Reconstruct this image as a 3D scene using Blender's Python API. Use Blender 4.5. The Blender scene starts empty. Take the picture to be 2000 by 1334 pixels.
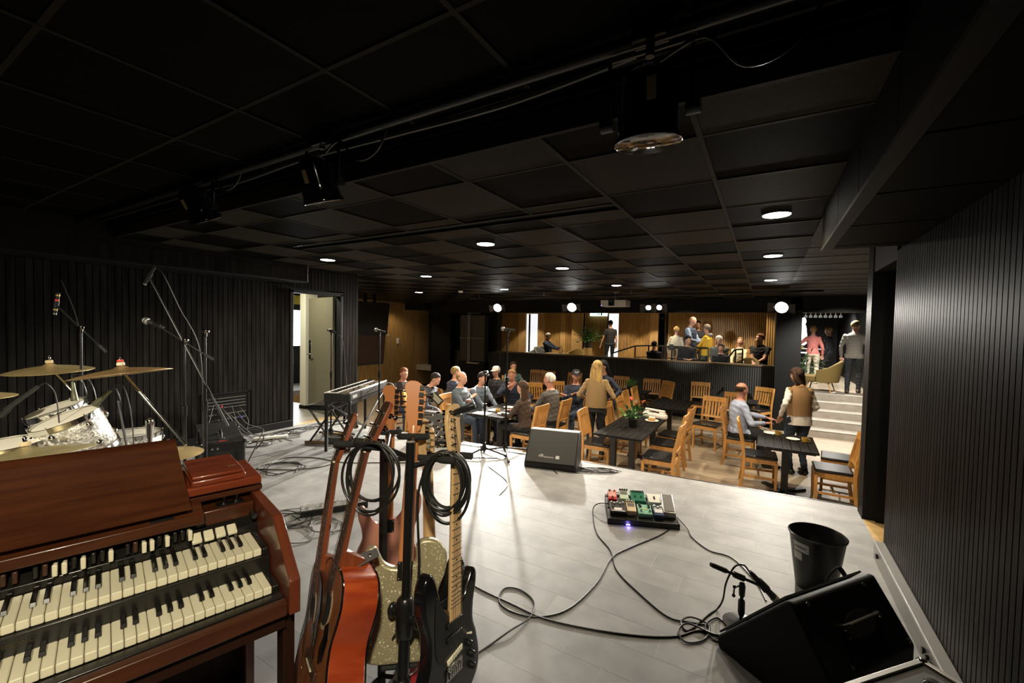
import bpy, bmesh, math, random
from mathutils import Vector, Matrix, Euler, Quaternion
random.seed(7)
S = bpy.context.scene
COL = S.collection
PI = math.pi
# ---------------------------------------------------------------- camera, world, exposure
cam_d = bpy.data.cameras.new('camera'); cam = bpy.data.objects.new('camera', cam_d); COL.objects.link(cam)
cam_d.sensor_width = 36.0; cam_d.lens = 15.012; cam_d.clip_start = 0.05; cam_d.clip_end = 200
def _cam(yaw, pitch, roll):
    yaw, pitch, roll = (math.radians(a) for a in (yaw, pitch, roll))
    f = Vector((math.sin(yaw)*math.cos(pitch), math.cos(yaw)*math.cos(pitch), math.sin(pitch)))
    r = Vector((math.cos(yaw), -math.sin(yaw), 0)); u = r.cross(f)
    c, s = math.cos(roll), math.sin(roll)
    r2, u2 = c*r + s*u, -s*r + c*u
    return Matrix(((r2.x, u2.x, -f.x, 0), (r2.y, u2.y, -f.y, 0), (r2.z, u2.z, -f.z, 1.5), (0, 0, 0, 1)))
cam.matrix_world = _cam(-30.72, -1.83, 1.13)
S.camera = cam
w = bpy.data.worlds.new('world'); S.world = w; w.use_nodes = True
w.node_tree.nodes['Background'].inputs[0].default_value = (0.5, 0.55, 0.7, 1)
w.node_tree.nodes['Background'].inputs[1].default_value = 0.0008
S.view_settings.view_transform = 'Standard'; S.view_settings.look = 'None'
S.view_settings.gamma = 1.0; S.view_settings.use_curve_mapping = False
S.view_settings.exposure = 0.0
S.cycles.max_bounces = 7; S.cycles.diffuse_bounces = 4; S.cycles.glossy_bounces = 3
S.cycles.sample_clamp_indirect = 4.0; S.cycles.use_denoising = True
def lamp_light(name, kind, loc, target, power, color, size=0.1, spot=None, blend=0.4):
    d = bpy.data.lights.new(name, kind); d.energy = power; d.color = color
    if kind == 'AREA': d.shape = 'DISK'; d.size = size
    elif kind == 'SPOT': d.shadow_soft_size = size; d.spot_size = math.radians(spot); d.spot_blend = blend
    else: d.shadow_soft_size = size
    o = bpy.data.objects.new(name, d); COL.objects.link(o); o.location = loc
    o.rotation_euler = (Vector(target) - Vector(loc)).to_track_quat('-Z', 'Y').to_euler()
    return o
WARM = (1.0, 0.83, 0.60); NEUT = (1.0, 0.95, 0.87)
# stage spotlights hung over the seating, aimed at the stage (x, y, z), target, power
SPOTS = [((-5.656, 8.8, 1.985), (-5.0, 4.1, 0.0), 3300), ((-3.707, 8.8, 1.982), (-3.3, 4.4, 0.0), 780),
         ((0.22, 8.8, 1.952), (-0.9, 4.4, 0.0), 700)]
for p, t, e in SPOTS:
    q = Vector(p) + (Vector(t) - Vector(p)).normalized()*0.06
    lamp_light('stage_spot_light', 'SPOT', q, t, e, NEUT, 0.07, 62, 0.5)
# recessed ceiling downlights
DOWN = [(x, y) for y in (3.46, 5.275, 7.69) for x in (-7.2, -4.785, -2.375, 0.035) if (x, y) not in ((-7.2, 3.46), (-7.2, 5.275))]
for x, y in DOWN:
    lamp_light('downlight_light', 'SPOT', (x, y, 2.285), (x, y, 0), 230 if y > 5 else 50, WARM, 0.05, 145, 0.6)
# lamps over the balcony lounge, its wall washers, the bar behind the stair, and the room behind the door
for x, y, e in ((-8.6, 15.2, 150), (-7.2, 15.1, 220), (-4.6, 15.1, 230), (-3.4, 15.2, 230), (-1.7, 15.1, 230), (-0.3, 15.1, 200)):
    lamp_light('lounge_light', 'SPOT', (x, y, 2.58), (x, y+0.02, 0), e, WARM, 0.03, 86, 0.25)
for x, y, e in ((-6.4, 13.4, 160), (-3.0, 13.3, 160), (-1.3, 13.1, 190), (-0.3, 13.2, 150)):
    lamp_light('lounge_light', 'SPOT', (x, y, 2.58), (x, y+0.02, 0), e, WARM, 0.05, 105, 0.6)
lamp_light('balcony_spot_light', 'SPOT', (-1.95, 8.9, 1.96), (-1.7, 13.0, 1.0), 420, NEUT, 0.05, 30, 0.6)
lamp_light('stair_light', 'SPOT', (1.5, 13.6, 2.35), (1.5, 13.4, 0), 500, NEUT, 0.06, 140, 0.6)
lamp_light('bar_light', 'SPOT', (1.7, 16.5, 2.4), (1.6, 17.0, 0), 330, NEUT, 0.06, 140, 0.6)
lamp_light('stair_light', 'SPOT', (1.4, 10.3, 2.28), (1.4, 11.7, -0.6), 800, NEUT, 0.06, 110, 0.6)
lamp_light('room_light', 'AREA', (-6.5, 3.75, 2.36), (-6.5, 3.75, 0), 40, (1, 0.95, 0.72), 0.35)
lamp_light('hall_light', 'SPOT', (-10.6, 10.2, 2.25), (-10.9, 10.6, 0), 45, WARM, 0.05, 125, 0.6)
# warm stage lamp behind and above the camera that lights the organ, the guitars and the drums
lamp_light('stage_lamp_light', 'SPOT', (0.27, -0.35, 2.38), (-2.0, 1.0, 0.50), 300, (1.0, 0.89, 0.66), 0.08, 66, 0.6)
# second lamp of the pair, over the drums
lamp_light('drum_lamp_light', 'SPOT', (-2.3, -0.75, 2.38), (-3.9, 0.95, 0.75), 380, (1.0, 0.9, 0.7), 0.08, 58, 0.7)

# ---------------------------------------------------------------- materials
MATS = {}
def mat(name, col, rough=0.5, metal=0.0, spec=0.5, emit=None, es=1.0, coat=0.0, var=0.0, vscale=8.0, stretch=None, bump=0.0, bscale=60.0, trans=0.0, col2=None, ramp=(0.35, 0.65), sheen=0.0):
    if name in MATS: return MATS[name]
    m = bpy.data.materials.new(name); m.use_nodes = True; MATS[name] = m
    nt = m.node_tree; N = nt.nodes; L = nt.links; p = N['Principled BSDF']
    c = tuple(col) + (1,)
    p.inputs['Base Color'].default_value = c; p.inputs['Roughness'].default_value = rough
    p.inputs['Metallic'].default_value = metal; p.inputs['Specular IOR Level'].default_value = spec
    p.inputs['Coat Weight'].default_value = coat; p.inputs['Coat Roughness'].default_value = 0.08
    p.inputs['Transmission Weight'].default_value = trans
    if sheen: p.inputs['Sheen Weight'].default_value = sheen
    if emit: p.inputs['Emission Color'].default_value = tuple(emit)+(1,); p.inputs['Emission Strength'].default_value = es
    if var or col2 or bump:
        tc = N.new('ShaderNodeTexCoord'); mp = N.new('ShaderNodeMapping'); L.new(tc.outputs['Object'], mp.inputs[0])
        if stretch: mp.inputs['Scale'].default_value = stretch
        if var or col2:
            nz = N.new('ShaderNodeTexNoise'); nz.inputs['Scale'].default_value = vscale; nz.inputs['Detail'].default_value = 4
            L.new(mp.outputs[0], nz.inputs['Vector'])
            cr = N.new('ShaderNodeValToRGB'); L.new(nz.outputs[0], cr.inputs[0])
            cr.color_ramp.elements[0].position, cr.color_ramp.elements[1].position = ramp
            b = tuple(col2)+(1,) if col2 else tuple(min(1, x*(1+var)) for x in col)+(1,)
            a = c if col2 else tuple(x*(1-var) for x in col)+(1,)
            cr.color_ramp.elements[0].color = a; cr.color_ramp.elements[1].color = b
            L.new(cr.outputs[0], p.inputs['Base Color'])
        if bump:
            n2 = N.new('ShaderNodeTexNoise'); n2.inputs['Scale'].default_value = bscale; L.new(mp.outputs[0], n2.inputs['Vector'])
            bp = N.new('ShaderNodeBump'); bp.inputs['Strength'].default_value = bump; bp.inputs['Distance'].default_value = 0.004
            L.new(n2.outputs[0], bp.inputs['Height']); L.new(bp.outputs[0], p.inputs['Normal'])
    return m
blackslat = mat('black_slat', (0.022, 0.0205, 0.0197), 0.45, spec=.025, var=0.35, vscale=3, stretch=(6, 6, 0.6))
blackpaint = mat('black_paint', (0.006, 0.006, 0.006), 0.6, spec=.2)
blackmatte = mat('black_matte', (0.004, 0.004, 0.004), 0.9)
darkwall = mat('dark_wall', (0.009, 0.009, 0.0095), 0.55, spec=.25)
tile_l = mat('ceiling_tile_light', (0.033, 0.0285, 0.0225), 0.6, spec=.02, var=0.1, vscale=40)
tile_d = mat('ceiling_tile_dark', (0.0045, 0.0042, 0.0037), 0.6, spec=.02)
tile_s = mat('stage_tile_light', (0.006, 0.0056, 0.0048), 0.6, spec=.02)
gridm = mat('ceiling_grid', (0.026, 0.023, 0.019), 0.5, spec=.03)
greytile = mat('floor_tile', (0.245, 0.248, 0.252), 0.55, spec=.25, var=0.16, vscale=5, bump=0.08, bscale=220)
greytile2 = mat('floor_tile_pale', (0.265, 0.267, 0.27), 0.55, spec=.25, var=0.14, vscale=6, bump=0.08, bscale=220)
grout = mat('floor_grout', (0.50, 0.50, 0.50), 0.7, spec=.1)
oak = mat('oak_floor', (0.30, 0.235, 0.165), 0.42, var=0.18, vscale=3.0, stretch=(1, 12, 1))
oak2 = mat('oak_floor_pale', (0.36, 0.295, 0.215), 0.42, var=0.15, vscale=3.0, stretch=(1, 12, 1))
stepm = mat('stair_vinyl', (0.30, 0.26, 0.21), 0.5, var=0.1, vscale=8)
nosem = mat('stair_nosing', (0.55, 0.52, 0.46), 0.35)
woodslat = mat('oak_slat', (0.40, 0.235, 0.075), 0.45, var=0.18, vscale=2.5, stretch=(8, 8, 0.8))
woodpanel = mat('oak_panel', (0.42, 0.26, 0.10), 0.5, var=0.14, vscale=2.5, stretch=(8, 8, 0.8))
felt = mat('felt_backing', (0.02, 0.016, 0.012), 0.9)
whitewall = mat('white_wall', (0.72, 0.69, 0.58), 0.6)
chrome = mat('chrome', (0.75, 0.74, 0.70), 0.12, 1.0)
steel = mat('steel', (0.5, 0.5, 0.5), 0.3, 1.0)
alum = mat('aluminium', (0.55, 0.55, 0.54), 0.38, 0.9)
blackmetal = mat('black_metal', (0.012, 0.012, 0.012), 0.35, 0.3)
blackrub = mat('black_rubber', (0.010, 0.010, 0.010), 0.6)
cablem = mat('black_cable', (0.012, 0.012, 0.011), 0.42)
cableg = mat('grey_cable', (0.10, 0.10, 0.095), 0.45)
blackplas = mat('black_plastic', (0.010, 0.010, 0.010), 0.3)
tolex = mat('black_tolex', (0.008, 0.008, 0.008), 0.5, bump=0.5, bscale=400)
white = mat('white_plastic', (0.8, 0.8, 0.76), 0.4)
lampglow = mat('lamp_glow', (1, 0.95, 0.85), 0.5, emit=(1, 0.93, 0.82), es=30)
spotglow = mat('spot_glow', (1, 1, 1), 0.5, emit=(1, 0.98, 0.93), es=60)
# ---------------------------------------------------------------- mesh helpers
class B:
    def __init__(s): s.v = []; s.f = []; s.mi = []; s.cur = 0
    def add(s, vs, fs, M=None):
        n = len(s.v)
        s.v += [tuple(M @ Vector(p)) if M else tuple(p) for p in vs]
        s.f += [tuple(i+n for i in f) for f in fs]; s.mi += [s.cur]*len(fs)
        return s
    def m(s, i): s.cur = i; return s
    def box(s, x0, x1, y0, y1, z0, z1, M=None):
        return s.add([(x0,y0,z0),(x1,y0,z0),(x1,y1,z0),(x0,y1,z0),(x0,y0,z1),(x1,y0,z1),(x1,y1,z1),(x0,y1,z1)],
                     [(3,2,1,0),(4,5,6,7),(0,1,5,4),(1,2,6,5),(2,3,7,6),(3,0,4,7)], M)
    def cbox(s, c, d, M=None):
        return s.box(c[0]-d[0]/2,c[0]+d[0]/2,c[1]-d[1]/2,c[1]+d[1]/2,c[2]-d[2]/2,c[2]+d[2]/2,M)
    def loft(s, rings, cap=True, M=None, close=True):
        n = len(rings[0]); vs = [p for r in rings for p in r]; fs = []
        for i in range(len(rings)-1):
            for j in range(n if close else n-1):
                k = (j+1) % n
                fs.append((i*n+j, i*n+k, (i+1)*n+k, (i+1)*n+j))
        if cap: fs.append(tuple(reversed(range(n)))); fs.append(tuple((len(rings)-1)*n+j for j in range(n)))
        return s.add(vs, fs, M)
    def tube(s, pts, r, n=8, M=None, cap=True, flat=1.0):
        P = [Vector(p) for p in pts]; rs = r if isinstance(r, (list, tuple)) else [r]*len(P)
        t0 = (P[1]-P[0]).normalized()
        up = Vector((0,0,1)) if abs(t0.z) < 0.9 else Vector((1,0,0))
        nx = t0.cross(up).normalized(); rings = []
        for i, p in enumerate(P):
            t = (P[min(i+1,len(P)-1)]-P[max(i-1,0)]).normalized()
            nx = (nx - t*nx.dot(t)).normalized(); ny = t.cross(nx)
            rings.append([p + (nx*math.cos(2*PI*k/n) + ny*math.sin(2*PI*k/n)*flat)*rs[i] for k in range(n)])
        return s.loft(rings, cap, M)
    def cyl(s, a, b, r0, r1=None, n=12, M=None): return s.tube([a, b], [r0, r0 if r1 is None else r1], n, M)
    def lathe(s, prof, n=20, M=None, cap=True, a0=0.0):
        return s.loft([[(r*math.cos(2*PI*k/n+a0), r*math.sin(2*PI*k/n+a0), z) for k in range(n)] for r, z in prof], cap, M)
    def prism(s, poly, z0, z1, M=None):
        return s.loft([[(x,y,z0) for x,y in poly], [(x,y,z1) for x,y in poly]], True, M)
    def sph(s, c, r, nu=12, nv=8, M=None):
        r = (r,r,r) if isinstance(r, (int, float)) else r; rings = []
        for i in range(nv+1):
            a = -PI/2 + PI*i/nv; q = max(math.cos(a), 1e-3)
            rings.append([(c[0]+r[0]*q*math.cos(2*PI*k/nu), c[1]+r[1]*q*math.sin(2*PI*k/nu), c[2]+r[2]*math.sin(a)) for k in range(nu)])
        return s.loft(rings, True, M)
def mesh_of(name, b, mats, smooth=40):
    me = bpy.data.meshes.new(name); me.from_pydata(b.v, [], b.f); me.update()
    for m in (mats if isinstance(mats, (list, tuple)) else [mats]): me.materials.append(m)
    if isinstance(mats, (list, tuple)) and len(mats) > 1: me.polygons.foreach_set('material_index', b.mi)
    bm = bmesh.new(); bm.from_mesh(me); bmesh.ops.recalc_face_normals(bm, faces=bm.faces); bm.to_mesh(me); bm.free()
    if smooth: me.shade_smooth(); me.set_sharp_from_angle(angle=math.radians(smooth))
    return me
def link(name, me, parent=None, loc=None, rot=None):
    o = bpy.data.objects.new(name, me); COL.objects.link(o)
    if parent: o.parent = parent
    if loc is not None: o.location = loc
    if rot is not None: o.rotation_euler = rot
    return o
def obj(name, b, mats, parent=None, bev=0, smooth=40, loc=None, rot=None, seg=2, label=None):
    o = link(name, mesh_of(name, b, mats, smooth), parent, loc, rot)
    if bev:
        md = o.modifiers.new('bevel', 'BEVEL'); md.width = bev; md.segments = seg; md.limit_method = 'ANGLE'; md.angle_limit = math.radians(35)
        md.harden_normals = False
    if label: o['label'] = label
    return o
def tag(o, label, cat, group=None):
    o['label'] = label; o['category'] = cat
    if group: o['group'] = group
    return o
def thing(name, label, cat, loc=(0,0,0), rotz=0.0, group=None, rot=None):
    o = bpy.data.objects.new(name, None); COL.objects.link(o); o.empty_display_size = 0.1
    o.location = loc; o.rotation_euler = rot if rot is not None else (0,0,rotz)
    return tag(o, label, cat, group)
def struct(o): o['kind'] = 'structure'; return o
def copies(o): return [c for c in bpy.data.objects if c.parent == o]
_KIDS = {}
def dup(root, loc, rotz, label, group=None, rot=None):
    if root.name not in _KIDS: _KIDS[root.name] = [(c, copies(c)) for c in copies(root)]
    r = root.copy(); COL.objects.link(r); r.location = loc; r.rotation_euler = rot if rot is not None else (0,0,rotz)
    r['label'] = label
    if group: r['group'] = group
    for c, gs in _KIDS[root.name]:
        d = c.copy(); COL.objects.link(d); d.parent = r
        for g in gs:
            e = g.copy(); COL.objects.link(e); e.parent = d
    return r
def spline(pts, k=8, closed=False):
    P = [Vector(p) for p in pts]; out = []; n = len(P)
    rng = range(n if closed else n-1)
    for i in rng:
        g = (lambda j: P[j % n]) if closed else (lambda j: P[max(0, min(n-1, j))])
        a, b, c, d = g(i-1), g(i), g(i+1), g(i+2)
        for j in range(k):
            t = j/k
            out.append(0.5*((2*b) + (c-a)*t + (2*a-5*b+4*c-d)*t*t + (3*b-a-3*c+d)*t*t*t))
    out.append(P[0] if closed else P[-1])
    return out
def rot2(p, a): return (p[0]*math.cos(a)-p[1]*math.sin(a), p[0]*math.sin(a)+p[1]*math.cos(a))
def frame(o, x, z):
    """matrix with origin o, local x axis along x, local z axis close to z"""
    x = Vector(x).normalized(); z = Vector(z); y = z.cross(x).normalized(); z = x.cross(y)
    return Matrix(((x.x,y.x,z.x,o[0]),(x.y,y.y,z.y,o[1]),(x.z,y.z,z.z,o[2]),(0,0,0,1)))
def text(name, body, size, m, parent, M, ext=0.0004, align='CENTER', shear=0.0, sx=1.0):
    cu = bpy.data.curves.new(name, 'FONT'); cu.body = body; cu.size = size; cu.extrude = ext; cu.align_x = align; cu.align_y = 'CENTER'; cu.shear = shear
    cu.resolution_u = 2
    t = bpy.data.objects.new(name+'_tmp', cu); COL.objects.link(t)
    dg = bpy.context.evaluated_depsgraph_get(); me = bpy.data.meshes.new_from_object(t.evaluated_get(dg))
    bpy.data.objects.remove(t); me.materials.clear(); me.materials.append(m)
    me.transform(Matrix.Diagonal((sx,1,1,1))); me.transform(M)
    return link(name, me, parent)
def stuff(o): o['kind'] = 'stuff'; return o
# ================================================================ SETTING
AC = 2.309           # ceiling over the seating
SC = 2.43            # ceiling over the stage
FL = -0.75           # sunken seating floor
PF = 0.05            # balcony and bar level
def sbox(name, *a, m=blackpaint, bev=0): return struct(obj(name, B().box(*a), m, bev=bev))
# --- stage floor: slab + tiles (rows 0.19 deep, tiles 0.57 long, thirds staggered)
def edge_y(x): return 4.67 + 0.065*x
b = B(); xs = (-5.9, 0.727)
b.loft([[(xs[0], -2.2, FL), (xs[1], -2.2, FL), (xs[1], edge_y(xs[1]), FL), (xs[0], edge_y(xs[0]), FL)],
        [(xs[0], -2.2, -0.0004), (xs[1], -2.2, -0.0004), (xs[1], edge_y(xs[1]), -0.0004), (xs[0], edge_y(xs[0]), -0.0004)]])
floor_s = struct(obj('floor_stage', b, grout))
tiles = []
row = 0; y = -2.2
TW, TH, G = 0.57, 0.1905, 0.0008
while y < edge_y(0.727):
    off = [0.0, 0.19, 0.38][row % 3]
    x = -5.9 - off
    while x < 0.727:
        x0, x1, y0, y1 = max(x, -5.9), min(x+TW, 0.727), y, min(y+TH, 9)
        ya, yb = min(y1, edge_y(x0)-0.012), min(y1, edge_y(x1)-0.012)
        if x1-x0 > 0.02 and min(ya, yb) > y0+0.02:
            tiles.append((x0+G, x1-G, y0+G, ya-G, yb-G))
        x += TW
    y += TH; row += 1
def cam_dist(t): return math.hypot((t[0]+t[1])/2+0.9, (t[2]+t[3])/2-2.9)
vis = [t for t in tiles if t[3] > 0.45+max(0, -0.2*(t[0]+0.5))]
vis.sort(key=cam_dist)
near, far = vis[:298], vis[298:] + [t for t in tiles if t not in vis]
def tile_into(b, t):
    x0, x1, y0, ya, yb = t
    c = 0.0003
    b.loft([[(x0,y0,-0.004),(x1,y0,-0.004),(x1,yb,-0.004),(x0,ya,-0.004)], [(x0,y0,-0.0003),(x1,y0,-0.0003),(x1,yb,-0.0003),(x0,ya,-0.0003)],
            [(x0+c,y0+c,0),(x1-c,y0+c,0),(x1-c,yb-c,0),(x0+c,ya-c,0)]])
for i, t in enumerate(near):
    b = B(); tile_into(b, t); obj('tile', b, greytile if random.random() < .6 else greytile2, floor_s, smooth=0)
b = B()
for t in far: tile_into(b, t)
stuff(obj('tile', b, greytile, floor_s, smooth=0))
# metal edge trim of the stage
b = B(); b.loft([[(x, edge_y(x)-0.012, -0.05), (x, edge_y(x)+0.006, -0.05), (x, edge_y(x)+0.006, 0.003), (x, edge_y(x)-0.012, 0.003)] for x in (-5.9, 0.727)])
struct(obj('trim_stage_edge', b, blackmetal))
# --- seating floor: planks as parts nearest, a slab beneath
floor_l = struct(obj('floor_seating', B().box(-11.6, 2.6, 4.2, 11.95, FL-0.1, FL-0.004), oak))
pl = []
y = 5.2; r = 0
while y < 12.0:
    x = -11.5 - (r*0.437) % 1.2
    while x < 2.4:
        pl.append((max(x, -11.5), min(x+1.2, 2.4), y, min(y+0.2, 11.9))); x += 1.2
    y += 0.2; r += 1
pl = [p for p in pl if p[1]-p[0] > .03 and p[3]-p[2] > .03]
pl.sort(key=lambda p: 0 if (-3.6 < p[0] < 1.6 and p[2] < 10.5) else 1)
for i, p in enumerate(pl[:150]):
    obj('plank', B().box(p[0]+.001, p[1]-.001, p[2]+.001, p[3]-.001, FL-0.006, FL), random.choice((oak, oak2, oak2)), floor_l, smooth=0)
b = B()
for p in pl[150:]: b.box(p[0]+.001, p[1]-.001, p[2]+.001, p[3]-.001, FL-0.006, FL)
stuff(obj('plank', b, oak2, floor_l, smooth=0))
# --- ceiling over the seating: painted slab, grid bars, chequered tiles
ceil_a = struct(obj('ceiling_seating', B().box(-11.6, -5.95, 4.86, 11.9, AC+0.02, AC+0.1).box(-5.95, 0.33, 1.633, 11.9, AC+0.02, AC+0.1).box(0.33, 2.6, 3.56, 11.9, AC+0.02, AC+0.1), blackpaint))
def parity(i, j):
    return (i + j) % 2 if j <= 3 else (i + j + 1) % 2
xg = [-0.863 + 0.6*k for k in range(-16, 3)]; yg = [1.633, 1.946] + [1.946+0.6*k for k in range(1, 18)]
SL0, SL1 = 2.70, 2.85
b = B()
for i in range(len(xg)-1):
    for j in range(len(yg)-1):
        x0, x1, y0, y1 = xg[i], xg[i+1], yg[j], min(yg[j+1], 11.6)
        if x0 < -10.6: continue
        if y1 - y0 < 0.05: continue
        if x0 < -5.9 and y1 < 5.0: continue
        if x1 > 0.33 and y0 < 3.5: x1 = 0.315
        if x1 - x0 < .05: continue
        dark = 1-parity(i, j)
        segs = [(y0, y1)]
        if y0 < SL0 < y1 and -4.42 < x1 and x1 < -0.85: segs = [(y0, SL0), (SL1, y1)]
        for q0, q1 in segs:
            g = 0.010
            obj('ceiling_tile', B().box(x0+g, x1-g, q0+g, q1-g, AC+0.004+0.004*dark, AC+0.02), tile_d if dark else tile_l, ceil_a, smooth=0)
bar = B()
for x in xg:
    if -10.6 < x < 0.3:
        for q0, q1 in ((1.633 if x > -5.9 else 5.0, SL0), (SL1, 11.6)) if x > -4.4 and x < -.9 else ((1.633 if x > -5.9 else 5.0, 11.6),):
            obj('grid_bar', B().box(x-0.011, x+0.011, q0, q1, AC, AC+0.006), gridm, ceil_a, smooth=0)
for k, yv in enumerate(yg):
    if k and yv < 11.6: obj('grid_bar', B().box(-5.9 if yv < 5 else -10.6, 0.31 if yv < 3.5 else 1.5, yv-0.009, yv+0.009, AC+0.001, AC+0.007), gridm, ceil_a, smooth=0)
# front edge fascia with its pale lip, seen under the recess
obj('edge_trim', B().box(-5.9, 0.31, 1.612, 1.634, AC-0.004, AC+0.10), gridm, ceil_a, smooth=0)
# long recessed light slot
b = B().box(-4.42, -0.86, SL0, SL0+0.006, AC-0.002, AC+0.05).box(-4.42, -0.86, SL1-0.006, SL1, AC-0.002, AC+0.05).box(-4.42, -0.86, SL0, SL1, AC+0.05, AC+0.055)
struct(obj('trim_ceiling_slot', b, mat('slot_black', (0.02, 0.02, 0.02), 0.18, 0.6)))
# --- ceiling over the stage
ceil_s = struct(obj('ceiling_stage', B().box(-5.9, 0.727, -2.2, 1.49, SC+0.02, SC+0.1), blackpaint))
xs0 = -1.425 + 0.6*0
k = 0
for i in range(-8, 4):
    for j in range(-6, 2):
        x0 = -1.425 + .6*i; x1 = x0+.6; y0 = 1.015 + .6*j; y1 = min(y0+.6, 1.485)
        x0 = max(x0, -5.88); x1 = min(x1, 0.30)
        if x1-x0 < .05 or y1-y0 < .05: continue
        d = (i+j) % 2
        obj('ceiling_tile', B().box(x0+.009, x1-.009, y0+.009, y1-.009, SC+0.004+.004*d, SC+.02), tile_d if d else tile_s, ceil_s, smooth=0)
for i in range(-7, 4): obj('grid_bar', B().box(-1.425+.6*i-.01, -1.425+.6*i+.01, -2.2, 1.49, SC, SC+.006), gridm, ceil_s, smooth=0)
for j in range(-4, 2): obj('grid_bar', B().box(-5.9, .30, 1.015+.6*j-.009, 1.015+.6*j+.009, SC+.001, SC+.007), gridm, ceil_s, smooth=0)
obj('edge_trim', B().box(-5.9, 0.30, 1.48, 1.496, SC-0.012, SC+0.09), gridm, ceil_s, smooth=0)
sbox('ceiling_recess', -5.95, 0.75, 1.40, 1.72, 2.95, 3.0, m=blackmatte)
sbox('trim_recess_back', -5.95, 0.75, 1.64, 1.66, AC+0.1, 2.95, m=blackmatte)
sbox('trim_recess_front', -5.95, 0.75, 1.47, 1.48, SC+0.09, 2.95, m=blackmatte)
# --- right-hand lowered bulkhead over the slatted wall
blk = mat('bulkhead_black', (0.0022, 0.002, 0.0018), .7, spec=.05); blk2 = mat('bulkhead_black_tile', (0.004, 0.0036, 0.0032), .7, spec=.05)
soff = struct(obj('ceiling_bulkhead', B().box(0.31, 0.95, -2.2, 3.56, 2.07, 2.95).box(0.31, 0.95, 3.54, 4.6, 2.309, 2.6), blackpaint))
for k in range(-3, 6):
    y0 = 1.015-.6+.6*k
    obj('bulkhead_panel', B().box(0.302, 0.31, max(y0, -2.2)+.004, min(y0+.6, 3.56)-.004, 2.072, AC+0.12), blk, soff, smooth=0)
    obj('ceiling_tile', B().box(0.36, 0.725, y0+.01, min(y0+.6, 3.55)-.01, 2.062, 2.07), (blk2, blk)[k % 2], soff, smooth=0)
obj('edge_trim', B().box(0.30, 0.355, -2.2, 3.56, 2.055, 2.072), mat('bulkhead_lip', (0.012,0.0105,0.009), .6, spec=.1), soff, smooth=0)
# --- right wall with vertical slats
wr = struct(obj('wall_right', B().box(0.745, 0.90, -2.2, 3.735, 0, 2.1), blackmatte))
y = 3.735; k = 0
while y > 1.2:
    obj('slat', B().box(0.727, 0.745, y-0.0345, y, 0.012, 2.06), blackslat, wr, smooth=0); y -= 0.042; k += 1
b = B()
while y > -2.2: b.box(0.727, 0.745, y-0.0345, y, 0.012, 2.06); y -= 0.042
stuff(obj('slat', b, blackslat, wr, smooth=0))
sbox('wall_right_lintel', 0.727, 0.90, 3.735, 4.42, 2.0, 2.35)
we = struct(obj('wall_right_end', B().box(0.733, 1.35, 4.42, 4.62, -0.75, 2.35), blackmatte))
for k in range(4): obj('slat', B().box(0.72, 0.735, 4.424+.049*k, 4.424+.049*k+.042, 0.0, 2.3), blackslat, we, smooth=0)
sbox('door_1', 0.93, 0.97, 3.7, 4.45, 0.0, 2.05, m=blackpaint)
sbox('trim_door_right_jamb', 0.80, 0.93, 4.385, 4.42, 0.005, 2.0, m=blackpaint)
sbox('floor_threshold', 0.727, 0.97, 3.735, 4.42, -0.1, 0.003, m=mat('threshold_oak', (0.52, 0.36, 0.16), 0.35, var=.15, vscale=3, stretch=(2, 10, 1)))
# aluminium wall duct along the foot of the right wall
duct = struct(obj('baseboard_right', B().box(0.672, 0.727, 1.2, 3.70, 0.0, 0.115), mat('grey_duct', (0.30, 0.30, 0.295), 0.35, 0.4), bev=0.004))
obj('duct_rail', B().box(0.668, 0.674, 1.2, 3.70, 0.108, 0.118), alum, duct)
for k, yy in enumerate((3.58, 2.62, 2.57, 2.52, 2.47, 2.2)): obj('socket', B().cyl((0.672, yy, 0.06), (0.66, yy, 0.06), 0.016, n=12), blackplas, duct)
# --- left wall with slats, door opening y 3.706..4.50, recess for the stage box
wl = struct(obj('wall_left', B().box(-6.02, -5.918, -2.2, 3.69, 0.0, 2.55).box(-6.02, -5.918, 4.515, 4.85, FL, 2.55).box(-6.02, -5.918, 3.69, 4.515, 1.96, 2.55), blackmatte))
y = 4.85; n = 0
rest = B()
while y > -2.2:
    y0 = y-0.049; z0, z1 = 0.11, 2.32 if y > 3.7 else 2.06
    if y > 4.53 : z0 = -0.7 if y > edge_y(-5.9) else 0.11
    segs = [(z0, z1)]
    if y0 < 4.53 and y > 3.68: segs = [(2.02, z1)]
    if y0 < 3.09 and y > 2.53: segs = [(0.60, z1)]
    for a, c in segs:
        if y > -0.9: obj('slat', B().box(-5.918, -5.9, y0, y, a, c), blackslat, wl, smooth=0)
        else: rest.box(-5.918, -5.9, y0, y, a, c)
    y -= 0.0578
stuff(obj('slat', rest, blackslat, wl, smooth=0))
struct(obj('baseboard_left', B().box(-5.918, -5.885, -2.2, 3.69, 0, 0.10), darkwall, bev=.004))
b = B().box(-6.02, -5.89, 3.655, 3.706, 0, 1.99).box(-6.02, -5.89, 4.50, 4.545, 0, 1.99).box(-6.02, -5.89, 3.655, 4.545, 1.95, 2.0)
struct(obj('trim_door_left_frame', b, darkwall, bev=.003))
# ventilation duct boxed at the top of the left wall
vd = tag(obj('ventilation_duct', B().box(-5.9, -5.5, -2.0, 3.67, 2.075, SC+.02), darkwall, bev=.004), 'long black boxed ventilation duct high on the left slatted wall', 'duct')
for y0, y1 in ((3.10, 3.66), (2.5, 3.08), (1.9, 2.48), (1.3, 1.88)):
    obj('duct_panel', B().box(-5.505, -5.495, y0, y1, 2.095, 2.26), blackslat, vd, bev=.002)
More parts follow.
